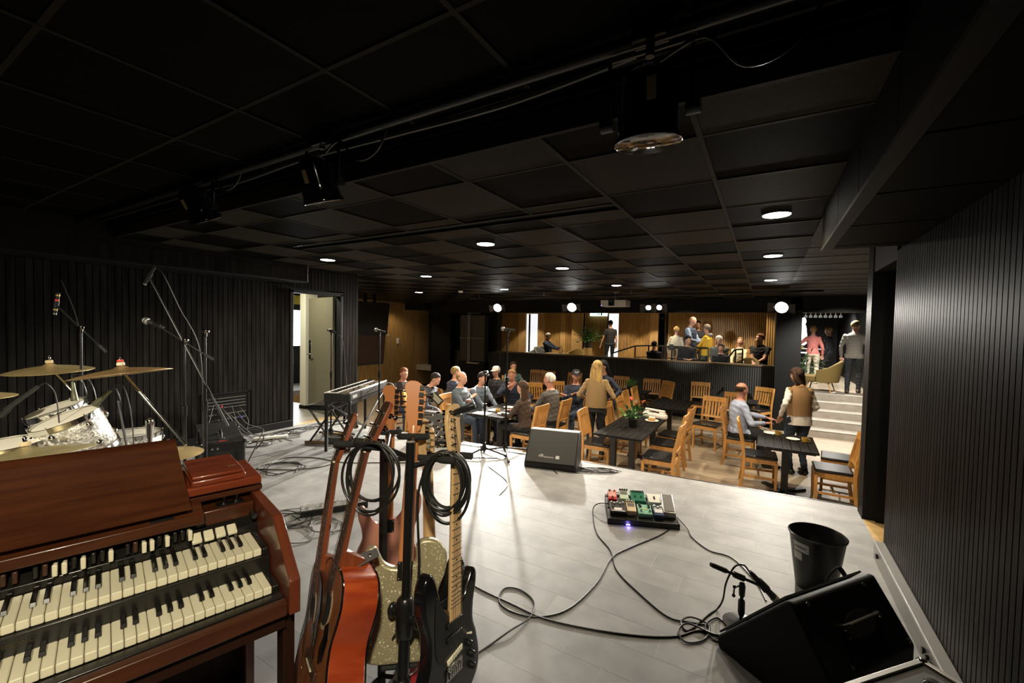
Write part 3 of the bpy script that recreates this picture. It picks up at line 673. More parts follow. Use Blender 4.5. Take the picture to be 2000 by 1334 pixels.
def person(label, loc, face, h=1.75, pose='stand', sex='m', top=None, bottom=None, skin=skinA, sleeve=None, short=False, hair=('short', None),
           lean=0, twist=0, yaw=0, pitch=0, rh=None, lh=None, seat=.47, hem=-.02, bulk=1.0, vox=.012, feet=None, shoes=shoe, knees=None, extras=(), poleL=None, poleR=None, group=None):
    s = h/1.75; t = thing('person', label, 'person', loc, head(*face), group)
    prof = MALE if sex == 'm' else FEM
    sit = pose == 'sit'
    pel = Vector((0, 0, (seat+.10) if sit else .95*s))
    R = Matrix.Rotation(math.radians(-lean), 3, 'X') @ Matrix.Rotation(math.radians(twist), 3, 'Z')
    tl = lambda x, y, z: pel + R @ (Vector((x, y, z))*s)
    b = B(); prims = []   # prims: (a, b, ra, rb, matindex)   0 top 1 bottom 2 skin 3 shoe 4 sleeve
    rings = []
    for z, wx, dy, oy in prof:
        k = bulk if z < .45 else 1
        rings.append([tl(wx*k*math.cos(a)*(1 if abs(math.cos(a)) < .99 else .98), oy+dy*k*math.sin(a)*(1.0), z) for a in [2*PI*i/20 for i in range(20)]])
    b.loft(rings)
    prims += [(tl(0,0,-.05), tl(0,0,.12), .14*s, .13*s, 'T'), (tl(-.08,0,.15), tl(-.11,0,.40), .11*s, .10*s, 'T'), (tl(.08,0,.15), tl(.11,0,.40), .11*s, .10*s, 'T')]
    neck, hc = tl(0,-.004,.50), tl(0,.0,.0)
    HR = R @ Matrix.Rotation(math.radians(yaw), 3, 'Z') @ Matrix.Rotation(math.radians(pitch + lean*.75), 3, 'X')
    hbase = tl(0, .0, .56); hc = hbase + HR @ (Vector((0, .022, .125))*s)
    HM = Matrix.Translation(hc) @ HR.to_4x4() @ Matrix.Scale(s, 4)
    b.cyl(neck, hc, .058*s, .054*s, 14); prims.append((neck, hc, .055*s, .05*s, 2))
    # head: cranium, jaw, nose, ears, brow, chin, lips
    b.sph((0, -.008, .028), (.076, .096, .090), 20, 14, HM); b.sph((0, .026, -.035), (.058, .066, .080), 16, 12, HM); b.sph((0, .058, -.088), (.028, .026, .024), 10, 8, HM)
    b.loft([[(-.006,.085,.012),(.006,.085,.012),(.005,.075,.012),(-.005,.075,.012)],[(-.016,.112,-.034),(.016,.112,-.034),(.016,.07,-.036),(-.016,.07,-.036)],[(-.013,.098,-.044),(.013,.098,-.044),(.013,.07,-.046),(-.013,.07,-.046)]], True, HM)
    b.sph((0, .082, .022), (.05, .016, .012), 10, 6, HM)
    b.sph((0, .086, -.060), (.024, .014, .010), 10, 6, HM)
    for q in (-1, 1): b.sph((q*.078, -.006, -.008), (.010, .020, .032), 8, 8, HM); b.sph((q*.042, .062, -.022), (.022, .02, .02), 8, 6, HM)
    prims += [(HM @ Vector((0,-.01,.03)), HM @ Vector((0,.03,-.07)), .09*s, .06*s, 2), (HM @ Vector((0,.08,-.02)), HM @ Vector((0,.10,-.04)), .02*s, .02*s, 2)]
    # legs
    for q in (-1, 1):
        if sit:
            kn = Vector(knees[0 if q < 0 else 1]) if knees else Vector((q*.13, .42, seat+.06))
            hp = tl(q*.095, 0.02, -.04); an = Vector(feet[0 if q < 0 else 1]) if feet else Vector((kn.x*1.05, kn.y+.02, .085))
        else:
            hp = tl(q*.092, 0, -.05); an = Vector(feet[0 if q < 0 else 1]) if feet else Vector((q*.11, 0, .085))
            kn, an = ik(hp, an, .43*s, .43*s, (q*.08, 1, 0))
        bk = bulk*.5+.5
        b.tube([hp, hp.lerp(kn,.5), kn], [.094*s*bk, .078*s, .058*s], 14).sph(hp, .094*s*bk, 12, 8).sph(kn, .060*s, 12, 8)
        b.tube([kn, kn.lerp(an,.3), an], [.058*s, .058*s, .042*s], 14)
        fd = (kn-hp); fd.z = 0; fd = fd.normalized() if (sit and fd.length > .05) else Vector((q*.15, 1, 0)).normalized()
        gz = an.z-.085
        heel, toe = Vector((an.x, an.y, .045+gz)) - fd*.05, Vector((an.x, an.y, .032+gz)) + fd*.17*s
        b.tube([heel, heel.lerp(toe,.5), toe], [.042, .045, .032], 12).sph(heel, .042, 10, 8).sph(toe, .032, 10, 8).cyl(an, Vector((an.x, an.y, .05+gz)), .044*s, .042, 12)
        prims += [(hp, kn, .09*s, .058*s, 1), (kn, an, .058*s, .045*s, 1), (heel, toe, .05, .04, 3)]
    # arms
    for q, tg, pole in ((-1, lh, poleL), (1, rh, poleR)):
        sh = tl(q*prof[5][1]*1.02*(bulk*.5+.5), 0, prof[5][0]-.012)
        tg = Vector(tg) if tg else (Vector((q*.13, .33, seat+.16)) if sit else tl(q*.25, .05, -.08))
        el, wr = ik(sh, tg, .285*s, .255*s, pole or (q*.55, -.8, -.35))
        ab = .95 + .25*(bulk-1)
        b.tube([sh, sh.lerp(el,.5), el], [.060*s*ab, .050*s*ab, .042*s*ab], 12).sph(sh, .064*s*ab, 12, 8).sph(el, .044*s*ab, 10, 8)
        b.tube([el, el.lerp(wr,.35), wr], [.043*s*ab, .041*s*ab, .028*s], 12)
        f = (wr-el).normalized(); side = f.cross(Vector((0,0,1))); side = side.normalized() if side.length > .1 else Vector((1,0,0)); up = side.cross(f)
        if up.z < 0: side, up = -side, -up
        Hm = Matrix(((side.x, f.x, up.x, wr.x), (side.y, f.y, up.y, wr.y), (side.z, f.z, up.z, wr.z), (0,0,0,1)))
        hs = s*(1.0 if sex == 'm' else .92)
        b.sph((0, .05*hs, 0), (.043*hs, .055*hs, .017*hs), 12, 8, Hm)
        inn = -q if side.dot(Vector((1,0,0))) > 0 else q
        for i, (fx, ln) in enumerate(((-.031,.066),(-.0105,.078),(.0105,.073),(.031,.056))):
            ln *= hs; fx *= hs*1.05
            if inn < 0: pass
            p0, p1, p2, p3 = Vector((fx, .088*hs, 0)), Vector((fx*1.08, .088*hs+ln*.42, -.004)), Vector((fx*1.1, .088*hs+ln*.75, -.016)), Vector((fx*1.1, .088*hs+ln*.95, -.030))
            b.tube([p0, p1, p2, p3], [.0092, .0090, .0085, .0075], 8, Hm)
        b.tube([Vector((inn*.030*hs, .025*hs, -.004)), Vector((inn*.058*hs, .062*hs, -.010)), Vector((inn*.056*hs, .098*hs, -.020))], [.012, .0105, .0085], 8, Hm)
        cut = .5 if short else 0
        upm = 4 if sleeve else 0
        if short: prims += [(sh, sh.lerp(el,.55), .06*s, .052*s, upm), (sh.lerp(el,.6), el, .045*s, .042*s, 2), (el, wr, .042*s, .03*s, 2)]
        else: prims += [(sh, el, .06*s, .045*s, upm), (el, el.lerp(wr,.93), .043*s, .03*s, upm)]
        prims.append((wr, Hm @ Vector((0, .14*hs, -.01)), .034*s, .04*s, 2))
    # one continuous surface
    me = bpy.data.meshes.new('body'); me.from_pydata(b.v, [], b.f)
    bm = bmesh.new(); bm.from_mesh(me); bmesh.ops.recalc_face_normals(bm, faces=bm.faces); bm.to_mesh(me); bm.free()
    o = bpy.data.objects.new('tmp', me); COL.objects.link(o)
    md = o.modifiers.new('r', 'REMESH'); md.mode = 'VOXEL'; md.voxel_size = vox; md.use_smooth_shade = True
    m2 = o.modifiers.new('s', 'SMOOTH'); m2.factor = .5; m2.iterations = 2
    dg = bpy.context.evaluated_depsgraph_get(); me2 = bpy.data.meshes.new_from_object(o.evaluated_get(dg)); bpy.data.objects.remove(o); bpy.data.meshes.remove(me)
    n = len(me2.vertices); co = np.empty(n*3); me2.vertices.foreach_get('co', co); co = co.reshape(-1, 3)
    nf = len(me2.polygons); cen = np.empty(nf*3); me2.polygons.foreach_get('center', cen); cen = cen.reshape(-1, 3)
    D = np.stack([seg_dist(cen, p[0], p[1], p[2], p[3]) for p in prims]); win = D.argmin(0)
    loc_t = (cen - np.array(pel)) @ np.array(R) / s
    out = np.zeros(nf, dtype=np.int32)
    for i, p in enumerate(prims):
        k = win == i
        if p[4] == 'T': out[k] = np.where(loc_t[k][:,2] < hem, 1, np.where(loc_t[k][:,2] > .515, 2, 0))
        elif p[4] == 2 and i == 3: out[k] = np.where(loc_t[k][:,2] < .515, 0, 2)
        elif p[4] == 1: out[k] = np.where(loc_t[k][:,2] > hem, 0, 1) if not sit else np.where((loc_t[k][:,2] > hem+.02) & (loc_t[k][:,1] < .14), 0, 1)
        else: out[k] = p[4]
    # folds: gentle cloth noise displacement
    rs = np.random.RandomState(abs(hash(label)) % 1000 if False else sum(map(ord, label)) % 1000)
    vm = np.zeros(n, dtype=np.int32)
    lv = np.empty(len(me2.loops), dtype=np.int32); me2.loops.foreach_get('vertex_index', lv)
    ls = np.empty(nf, dtype=np.int32); lt = np.empty(nf, dtype=np.int32); me2.polygons.foreach_get('loop_start', ls); me2.polygons.foreach_get('loop_total', lt)
    vm[lv] = np.repeat(out, lt)
    nr = np.empty(n*3); me2.vertices.foreach_get('normal', nr); nr = nr.reshape(-1, 3)
    ph = rs.uniform(0, 6, 4)
    w = (np.sin(co[:,2]*38+co[:,0]*22+ph[0])*np.sin(co[:,0]*30-co[:,1]*26+co[:,2]*15+ph[1]) + .6*np.sin(co[:,2]*75+co[:,1]*40+ph[2]))*.0042
    clothv = (vm == 0) | (vm == 1) | (vm == 4)
    co += nr*(np.where(clothv, w+.004, 0))[:,None]
    me2.vertices.foreach_set('co', co.ravel())
    me2.materials.clear()
    for m in (top, bottom, skin, shoes, sleeve or top): me2.materials.append(m)
    me2.polygons.foreach_set('material_index', out); me2.shade_smooth(); me2.update()
    body = link('body', me2, t)
    # eyes, mouth
    eb = B()
    for q in (-1, 1): eb.sph((q*.031, .0795, .002), (.0135, .008, .0065), 10, 6, HM)
    ey = obj('eyes', eb, eyew, t)
    pb = B()
    for q in (-1, 1): pb.sph((q*.031, .0865, .002), (.006, .003, .006), 8, 6, HM)
    obj('pupils', pb, eyem, ey)
    obj('mouth', B().sph((0, .0985, -.0605), (.022, .006, .0065), 10, 6, HM), lipm, t)
    make_hair(t, hair, HM, R, s)
    for e in extras: e(t, HM, tl, s)
    return t, HM, tl
def make_hair(t, hair, HM, R, s):
    kind, m = hair
    if kind == 'none': return
    rs = np.random.RandomState(len(t.name)*7+int(t['label'].__len__()))
    nu, nv = 36, 22; rings = []
    for i in range(nv+1):
        a = -PI/2+PI*i/nv; ring = []
        for k in range(nu):
            th = 2*PI*k/nu; d = Vector((math.cos(a)*math.cos(th), math.cos(a)*math.sin(th), math.sin(a)))
            front = d.y; up = d.z
            line = (.40 if kind in ('long','bob') else .50) if kind != 'bald' else 2
            cover = 1.0; tk = 1.0
            if kind == 'bald': cover = 1.0 if (front < .25 and -.62 < up < .34) else 0.0
            else:
                edge = (line - .35*max(0, .6-front) - .55*max(0, abs(d.x)-.45)) if front > .10 else (-.66 if front < -.2 else -.30)
                edge += .05*math.sin(th*13)+.04*math.sin(th*29+1)
                cover = 1.0 if up > edge else 0; tk = min(1.0, max(0.0, (up-edge)/.30))
            bump = 1+.030*math.sin(th*17+i*.7)*math.sin(i*2.1+th*3)+rs.uniform(-.022,.022)
            r = ((1.035+.085*tk if kind in ('short','curly') else 1.06+.09*tk)*bump if kind != 'bald' else 1.05) if cover else .86
            if kind == 'curly' and cover: r *= 1.06+.07*math.sin(th*9+i*1.9)
            if kind == 'bald' and cover: r = 1.05
            ring.append((d.x*.078*r, -.010+d.y*.100*r, .028+d.z*.094*r))
        rings.append(ring)
    ho = obj('hair', B().loft(rings, True, HM), m, t, smooth=80)
    if kind in ('long', 'bob'):
        L = .40 if kind == 'long' else .16
        n = 26; lb = B(); rr = []
        for i in range(9):
            u = i/8; z = .06-u*(L+.06); ring = []
            wd = .088+.018*math.sin(u*PI)+.012*u; dp = .055-.022*u
            for k in range(n):
                a = 2*PI*k/n; rip = 1+.07*math.sin(k*2.9+u*3)
                yb = -.050-.035*u if kind == 'long' else -.035
                ring.append((math.cos(a)*wd*rip*(1-.35*max(0,u-.75)/.25*(.4+.6*abs(math.sin(k*1.7)))), yb+math.sin(a)*dp*rip, z-(.03*abs(math.sin(k*1.3)) if i == 8 else 0)))
            rr.append(ring)
        obj('hair_length', lb.loft(rr, True, HM), m, t, smooth=80)
def cap_extra(m, logo=None):
    def f(t, HM, tl, s):
        b = B().lathe([(.088,.035),(.089,.075),(.078,.115),(.045,.138),(.002,.142)], 24, HM @ Matrix.Translation((0,-.008,0)) @ Matrix.Diagonal((1,1.18,1,1)))
        c = obj('cap', b, m, t)
        obj('brim', B().loft([[(-.07,.07,.046),(0,.085,.054),(.07,.07,.046),(.07,.07,.041),(0,.085,.049),(-.07,.07,.041)],[(-.055,.145,.032),(0,.172,.036),(.055,.145,.032),(.055,.145,.027),(0,.172,.031),(-.055,.145,.027)]], True, HM), m, c)
        if logo:
            M = HM @ Matrix.Translation((0, .098, .086)) @ Matrix.Rotation(math.radians(180), 4, 'Z') @ Matrix.Rotation(math.radians(78), 4, 'X')
            text('cap_logo', logo, .06, white, c, M, .003)
    return f
def glasses_extra(t, HM, tl, s):
    b = B()
    for q in (-1, 1):
        b.tube([(q*.033+.022*math.cos(a), .098, .002+.017*math.sin(a)) for a in [2*PI*k/12 for k in range(13)]], .0022, 5, HM)
        b.cyl((q*.055,.096,.004),(q*.080,0,.004),.002,n=5,M=HM)
    b.cyl((-.011,.100,.004),(.011,.100,.004),.002,n=5,M=HM)
    obj('glasses', b, blackplas, t)
def beard_extra(m, L=.22):
    def f(t, HM, tl, s):
        rr = []
        for i in range(9):
            u = i/8; z = -.052-u*L; wd = .062*(1-u*.62); dp = .040*(1-u*.5)
            rr.append([(wd*math.cos(a)*(1+.08*math.sin(k*2.3+i)), .072+dp*math.sin(a)+.01*u, z+(.03*abs(math.cos(a)) if i == 0 else 0)) for k, a in enumerate([2*PI*j/18 for j in range(18)])])
        obj('beard', B().loft(rr, True, HM), m, t, smooth=80)
    return f
def garment(name, m, rings, thick=True):
    """open-hemmed coat, vest or scarf around the torso: rings (z, halfwidth, halfdepth, yoff)"""
    def f(t, HM, tl, s):
        b = B(); n = 28; R_ = []
        for j, (z, wx, dy, oy) in enumerate(rings):
            R_.append([tl(wx*math.cos(2*PI*k/n)*(1+.025*math.sin(k*2.7+j)), oy+dy*math.sin(2*PI*k/n)*(1+.03*math.sin(k*1.9+j)), z) for k in range(n)])
        ins = [[tl(x[0],x[1],x[2]) for x in [(wx*.93*math.cos(2*PI*k/n), oy+dy*.93*math.sin(2*PI*k/n), z+.004) for k in range(n)]] for z, wx, dy, oy in reversed(rings[:3])]
        b.loft(ins[::1] + R_, False)
        obj(name, b, m, t, smooth=80)
    return f
def held(name, fn):
    return fn
navy = cloth('navy', (0.010, 0.016, 0.035)); navy2 = cloth('navy_tee', (0.022, 0.035, 0.070)); greyb = cloth('grey_blue', (0.075, 0.095, 0.115)); hood = cloth('slate_hoodie', (0.13, 0.165, 0.21))
jeans = cloth('jeans', (0.022, 0.035, 0.060)); blackc = cloth('black', (0.008, 0.008, 0.009)); brownc = cloth('brown', (0.045, 0.027, 0.017)); greyc = cloth('grey_blazer', (0.075, 0.070, 0.066))
beige = cloth('beige', (0.27, 0.175, 0.075)); ltblue = cloth('light_blue', (0.36, 0.42, 0.58)); tanv = cloth('tan_vest', (0.27, 0.155, 0.065)); whitec = cloth('white', (0.72, 0.68, 0.62)); teal = cloth('teal', (0.11, 0.17, 0.155))
khaki = cloth('khaki', (0.16, 0.15, 0.12)); yellow = cloth('yellow_puffer', (0.62, 0.38, 0.03)); cream = cloth('cream', (0.70, 0.62, 0.42)); pink = cloth('pink', (0.50, 0.16, 0.14)); offw = cloth('off_white', (0.62, 0.56, 0.42)); greyj = cloth('grey_jacket', (0.13, 0.115, 0.095)); dkgreen = cloth('dark_green', (0.06, 0.07, 0.06)); dkcoat = cloth('dark_coat', (0.02, 0.02, 0.025))
def plaid_mat(name, a, c):
    m = mat(name, a, .85); nt = m.node_tree; N, L = nt.nodes, nt.links; p = N['Principled BSDF']
    tc = N.new('ShaderNodeTexCoord'); sx = N.new('ShaderNodeSeparateXYZ'); L.new(tc.outputs['Object'], sx.inputs[0])
    prev = None
    for ax, f in (('X', 42), ('Z', 42)):
        mu = N.new('ShaderNodeMath'); mu.operation = 'MULTIPLY'; mu.inputs[1].default_value = f; L.new(sx.outputs[ax], mu.inputs[0])
        si = N.new('ShaderNodeMath'); si.operation = 'SINE'; L.new(mu.outputs[0], si.inputs[0])
        g = N.new('ShaderNodeMath'); g.operation = 'GREATER_THAN'; g.inputs[1].default_value = .93; L.new(si.outputs[0], g.inputs[0])
        if prev:
            mx = N.new('ShaderNodeMath'); mx.operation = 'MAXIMUM'; L.new(prev.outputs[0], mx.inputs[0]); L.new(g.outputs[0], mx.inputs[1]); g = mx
        prev = g
    mix = N.new('ShaderNodeMix'); mix.data_type = 'RGBA'; mix.inputs[6].default_value = a+(1,); mix.inputs[7].default_value = c+(1,)
    L.new(prev.outputs[0], mix.inputs[0]); L.new(mix.outputs[2], p.inputs['Base Color']); return m
plaid = plaid_mat('cloth_check', (0.035, 0.045, 0.065), (0.12, 0.12, 0.115)); plaid2 = plaid_mat('cloth_dark_check', (0.014, 0.010, 0.011), (0.07, 0.05, 0.045))
H = {k: hairm(k, c) for k, c in dict(red=(0.13,.05,.022), brown=(.045,.025,.014), dark=(.016,.011,.009), black=(.007,.006,.006), blond=(.42,.27,.10), sand=(.20,.14,.06), grey=(.30,.28,.25), white=(.58,.55,.49), greybrown=(.14,.11,.085), ginger=(.22,.12,.05)).items()}
F = FL
# --- around the tables below
person('red-haired person with glasses in a dark checked shirt, far left of the tables', (-6.55, 6.52, F), (.95,-.3), 1.76, 'sit', top=plaid2, bottom=jeans, skin=skinB, hair=('short', H['red']), lean=4, pitch=-12, extras=(glasses_extra,))
person('dark-haired man in a grey checked shirt leaning over his table', (-5.92, 6.45, F), (1,.2), 1.78, 'sit', top=plaid, bottom=jeans, hair=('short', H['dark']), lean=24, pitch=-18, rh=(.16,.48,.62), lh=(-.12,.5,.70))
person('fair-haired man in a navy tee with his hand at his mouth', (-5.74, 7.14, F), (.35,.93), 1.80, 'sit', top=navy2, bottom=navy, skin=skinA, short=True, hair=('short', H['sand']), lean=10, yaw=-25, lh=(-.10,.20,1.14), rh=(.2,.4,.75), poleL=(-.7,.5,-.7))
person('person with a white cap half hidden behind the bald man', (-5.30, 8.32, F), (-.1,-1), 1.70, 'sit', top=dkcoat, bottom=blackc, hair=('short', H['grey']), lean=6, extras=(cap_extra(whitec),))
person('bald man in a grey-blue shirt and jeans seated with crossed arms', (-4.95, 6.42, F), (1,.12), 1.82, 'sit', top=greyb, bottom=jeans, hair=('bald', H['sand']), lean=2, rh=(-.04,.24,.92), lh=(.06,.26,.88), poleR=(.9,-.1,-.6), poleL=(-.9,-.1,-.6), bulk=1.08)
person('young dark-haired man in a slate blue hoodie with hands on his knees', (-4.98, 7.02, F), (.97,-.2), 1.74, 'sit', top=hood, bottom=navy, hair=('short', H['dark']), lean=12, pitch=-10, rh=(.12,.5,.62), lh=(-.12,.52,.64))
person('man in a navy jacket facing the stage with a hand at his chin', (-4.62, 7.90, F), (.25,-.97), 1.80, 'sit', top=navy, bottom=khaki, skin=skinB, hair=('short', H['ginger']), lean=14, pitch=-8, rh=(.05,.26,1.02), lh=(-.34,.30,.80), poleR=(.8,.3,-.6), bulk=1.1)
person('curly-haired person in a teal sweater at the table behind the man in navy', (-5.72, 9.66, F), (.75,-.6), 1.72, 'sit', top=teal, bottom=khaki, hair=('curly', H['brown']), lean=8, rh=(.18,.42,.78), lh=(-.2,.4,.78))
person('woman with long brown hair in a brown top seen from behind', (-3.52, 6.43, F), (-1,.05), 1.66, 'sit', 'f', top=brownc, bottom=blackc, hair=('long', H['brown']), lean=6, lh=(-.16,.40,.74), rh=(.16,.42,.76))
person('grey-haired man in a grey blazer seated beside the woman in brown', (-3.40, 7.20, F), (-1,.15), 1.84, 'sit', top=greyc, bottom=blackc, skin=skinB, hair=('short', H['white']), lean=3, yaw=6, bulk=1.12, rh=(.2,.40,.72), lh=(-.2,.42,.74))
person('man in a dark cap and navy sweater sitting with folded arms', (-3.36, 8.26, F), (-.05,-1), 1.80, 'sit', top=navy, bottom=jeans, skin=skinB, hair=('none', None), lean=-2, yaw=30, rh=(-.06,.25,.93), lh=(.08,.28,.90), poleR=(.9,-.1,-.6), poleL=(-.9,-.1,-.6), extras=(cap_extra(mat('cap_navy', (.010,.010,.016), .8), 'NY'),), bulk=1.1)
def sweater_b(t, HM, tl, s): garment('sweater', beige, [(-.02,.185,.135,0),(.10,.19,.14,0),(.22,.185,.135,0),(.34,.182,.13,0),(.43,.165,.105,0),(.485,.10,.078,-.004)])(t, HM, tl, s)
person('woman with long blonde hair in a beige sweater standing with her back to the stage', (-2.50, 7.12, F), (-.18,1), 1.70, 'stand', 'f', top=beige, bottom=blackc, hair=('long', H['blond']), lh=(-.24,.16,1.02), rh=(.24,.18,1.04), hem=.0, yaw=-12, extras=(sweater_b,))
person('woman with long dark hair in navy leaning a hand on a chair back', (-2.55, 7.92, F), (-.55,-.8), 1.68, 'stand', 'f', top=navy, bottom=navy, hair=('long', H['black']), lean=10, pitch=-12, lh=(-.30,.16,.96), rh=(.2,.25,1.05))
person('balding man in a light blue shirt seen from behind at the cup table', (-0.37, 8.20, F), (.9,.38), 1.80, 'sit', top=ltblue, bottom=blackc, skin=skinB, hair=('bald', H['brown']), lean=3, yaw=18, rh=(.24,.34,.77), lh=(-.1,.5,.80), bulk=1.1)
def vest(m, z0=.02):
    return garment('vest', m, [(z0,.182,.138,0),(.10,.182,.136,0),(.22,.186,.136,0),(.34,.186,.13,0),(.43,.158,.10,0),(.485,.088,.074,-.004)])
def shirt_tail(m): return garment('shirt_tail', m, [(-.13,.182,.138,0),(-.04,.18,.136,0),(.04,.176,.13,0),(.08,.172,.125,0)])
person('person with wavy brown hair, tan vest, white sleeves and jeans by the stairs', (0.50, 8.18, F), (-.45,.9), 1.70, 'stand', 'f', top=tanv, bottom=jeans, sleeve=whitec, hair=('bob', H['brown']), yaw=20, pitch=-14, lean=4, lh=(-.28,.02,.92), rh=(.24,.22,.94), hem=.0, extras=(vest(tanv), shirt_tail(whitec)))
# --- on the balcony
V2 = .016
person('man in a navy suit reading in a lounge chair on the balcony', (-6.55, 13.6, PF), (1,-.1), 1.78, 'sit', top=navy2, bottom=khaki, hair=('short', H['grey']), lean=-12, pitch=-22, seat=.40, rh=(.1,.45,.72), lh=(-.1,.42,.72), vox=V2)
person('dark silhouetted man walking through the bright doorway', (-5.08, 15.85, PF), (-.5,.85), 1.80, 'stand', top=blackc, bottom=jeans, short=True, hair=('short', H['dark']), lh=(-.36,.10,.80), rh=(.24,.0,.82), vox=V2)
person('woman with short blonde hair in a white jacket, her back to the hall', (-2.28, 13.35, PF), (.1,1), 1.58, 'stand', 'f', top=offw, bottom=whitec, hair=('short', H['blond']), hem=-.10, vox=V2, extras=(garment('jacket', offw, [(-.16,.20,.15,0),(.0,.19,.145,0),(.2,.18,.14,0),(.35,.18,.13,0),(.44,.15,.10,0),(.49,.085,.07,0)]),))
person('bald man in a navy vest over a blue shirt looking at his phone', (-1.88, 13.25, PF), (.85,-.2), 1.88, 'stand', top=navy2, bottom=blackc, sleeve=cloth('pale_blue', (.24,.32,.45)), hair=('none', None), skin=skinA, pitch=-14, rh=(.12,.36,1.16), lh=(-.08,.38,1.18), vox=V2, bulk=1.15, extras=(vest(navy2),))
person('dark-haired person in a dark jacket between the vest and the yellow coat', (-1.78, 14.0, PF), (.2,-1), 1.76, 'stand', top=dkcoat, bottom=blackc, skin=skinC, hair=('short', H['black']), vox=V2)
def puffer(t, HM, tl, s):
    b = B(); 
    rr = []
    for i in range(25):
        z = -.12+.60*i/24; k = 1+.045*abs(math.sin(i*PI/3))
        wx = .195 if z < .38 else .195-.9*(z-.38); dy = .148 if z < .38 else .148-.6*(z-.38)
        rr.append([tl(wx*k*math.cos(a), dy*k*math.sin(a), z) for a in [2*PI*j/24 for j in range(24)]])
    b.loft(rr); obj('puffer_jacket', b, yellow, t)
    obj('hood', B().sph(tl(0,-.09,.50), (.12*s,.07*s,.06*s)), cloth('grey_hood', (.16,.16,.16)), t)
person('person with curly grey hair in a bright yellow puffer jacket', (-1.42, 13.1, PF), (-.9,.15), 1.64, 'stand', 'f', top=yellow, bottom=dkgreen, hair=('curly', H['greybrown']), yaw=-25, lh=(-.2,.32,.86), rh=(.22,.34,.84), vox=V2, extras=(puffer,))
person('young man in black sitting at the balcony rail behind the tripod', (-1.85, 12.5, PF), (.3,-.95), 1.78, 'sit', top=blackc, bottom=blackc, skin=skinC, hair=('short', H['black']), lean=6, yaw=20, pitch=-10, rh=(.1,.34,.70), lh=(-.06,.36,.70), vox=V2, seat=.42)
person('person with dark hair, only the head showing over the parapet left of the tripod', (-2.78, 12.75, PF), (.1,1), 1.62, 'sit', top=blackc, bottom=blackc, hair=('short', H['black']), seat=.30, vox=V2)
person('white-haired man in a grey-green sweater bending forward at the rail', (-1.05, 13.0, PF), (-.15,-1), 1.80, 'sit', top=cloth('grey_green', (.10,.115,.10)), bottom=jeans, skin=skinA, hair=('short', H['white']), lean=20, pitch=-16, rh=(.04,.45,.62), lh=(-.04,.46,.64), vox=V2)
person('dark-haired person low behind the rail in front of the white-haired man', (-1.0, 12.40, PF), (0,-1), 1.60, 'sit', top=blackc, bottom=blackc, hair=('short', H['black']), seat=.30, vox=V2)
person('laughing woman with long fair hair in a cream top on the balcony', (-0.62, 13.3, PF), (-.1,-1), 1.68, 'sit', 'f', top=cream, bottom=greyc, skin=skinA, hair=('long', H['ginger']), lean=-8, pitch=18, seat=.44, vox=V2)
person('man with a long ginger beard in a black printed tee on the balcony', (-0.12, 13.2, PF), (-.35,-.93), 1.86, 'sit', top=blackc, bottom=jeans, skin=skinA, short=True, hair=('short', H['red']), yaw=-30, rh=(.02,.36,.66), lh=(-.06,.38,.66), vox=V2, bulk=1.12, extras=(beard_extra(hairm('beard_ginger', (.30,.18,.08))),))
person('woman with short fair hair in a pink cardigan and cream trousers at the bar', (1.18, 15.2, PF), (.1,1), 1.68, 'stand', 'f', top=pink, bottom=offw, hair=('short', H['blond']), vox=V2, lh=(-.30,.25,1.1), hem=-.06, shoes=offw)
person('fair-haired person behind the grey jacket at the bar, face turned left', (1.60, 15.6, PF), (-.8,.4), 1.66, 'stand', 'f', top=dkcoat, bottom=blackc, hair=('short', H['sand']), vox=V2, shoes=offw)
person('person in a grey jacket and black trousers leaving up at the top of the stairs', (1.88, 13.35, PF), (.2,1), 1.78, 'stand', 'm', top=greyj, bottom=blackc, hair=('short', H['sand']), vox=V2, feet=((-.10,-.12,.085),(.10,.16,.085)), hem=-.10, yaw=-35, shoes=mat('boot_brown', (.04,.025,.015), .5))
# ================================================================ ORGAN
mahog = mat('organ_mahogany', (0.075, 0.022, 0.0075), 0.30, coat=.4, col2=(0.045, 0.012, 0.0045), vscale=3, stretch=(1.2, 14, 14), spec=.5)
mahogr = mat('organ_mahogany_red', (0.22, 0.040, 0.012), 0.34, coat=.3, col2=(0.14, 0.024, 0.008), vscale=4, stretch=(1.2, 14, 14))
mahogc = mat('organ_mahogany_cheek', (0.15, 0.034, 0.011), 0.30, coat=.35, col2=(0.10, 0.021, 0.008), vscale=4, stretch=(14, 1.2, 1.2))
ivory = mat('ivory_key', (0.80, 0.745, 0.55), 0.25)
ebony = mat('ebony_key', (0.010, 0.009, 0.008), 0.18)
gloss = mat('black_gloss', (0.010, 0.009, 0.008), 0.22)
org = thing('electric_organ', 'mahogany two-manual electric organ with ivory keys and a tall music rack', 'organ', (-1.249, .721, 0), math.radians(74.4))
def cheek(x0, x1):
    prof = [(-.09,.655),(-.09,.752),(-.082,.762),(.085,.888),(.56,.888),(.56,.0),(.44,.0),(.44,.60),(.06,.60),(.03,.655)]
    return B().prism(prof, x0, x1, Matrix(((0,0,1,0),(1,0,0,0),(0,1,0,0),(0,0,0,1))))
obj('cheek', cheek(.022, .052), mahogc, org, bev=.003, smooth=15)
obj('cheek', cheek(-.90, -.87), mahogc, org, bev=.003, smooth=15)
obj('key_slip', B().box(-.87, .022, -.075, -.045, .648, .690), mahog, org, bev=.004)
obj('apron', B().box(-.87, .022, -.050, -.03, .60, .655), mat('organ_dark', (.022,.008,.004), .5, spec=.2), org)  # darker mahogany puts the shade under the keyboard into the colour
obj('key_bed', B().box(-.87, .022, -.045, .42, .655, .683), gloss, org)
obj('black_slip', B().box(-.87, .02, -.043, -.012, .683, .692), gloss, org, bev=.002)
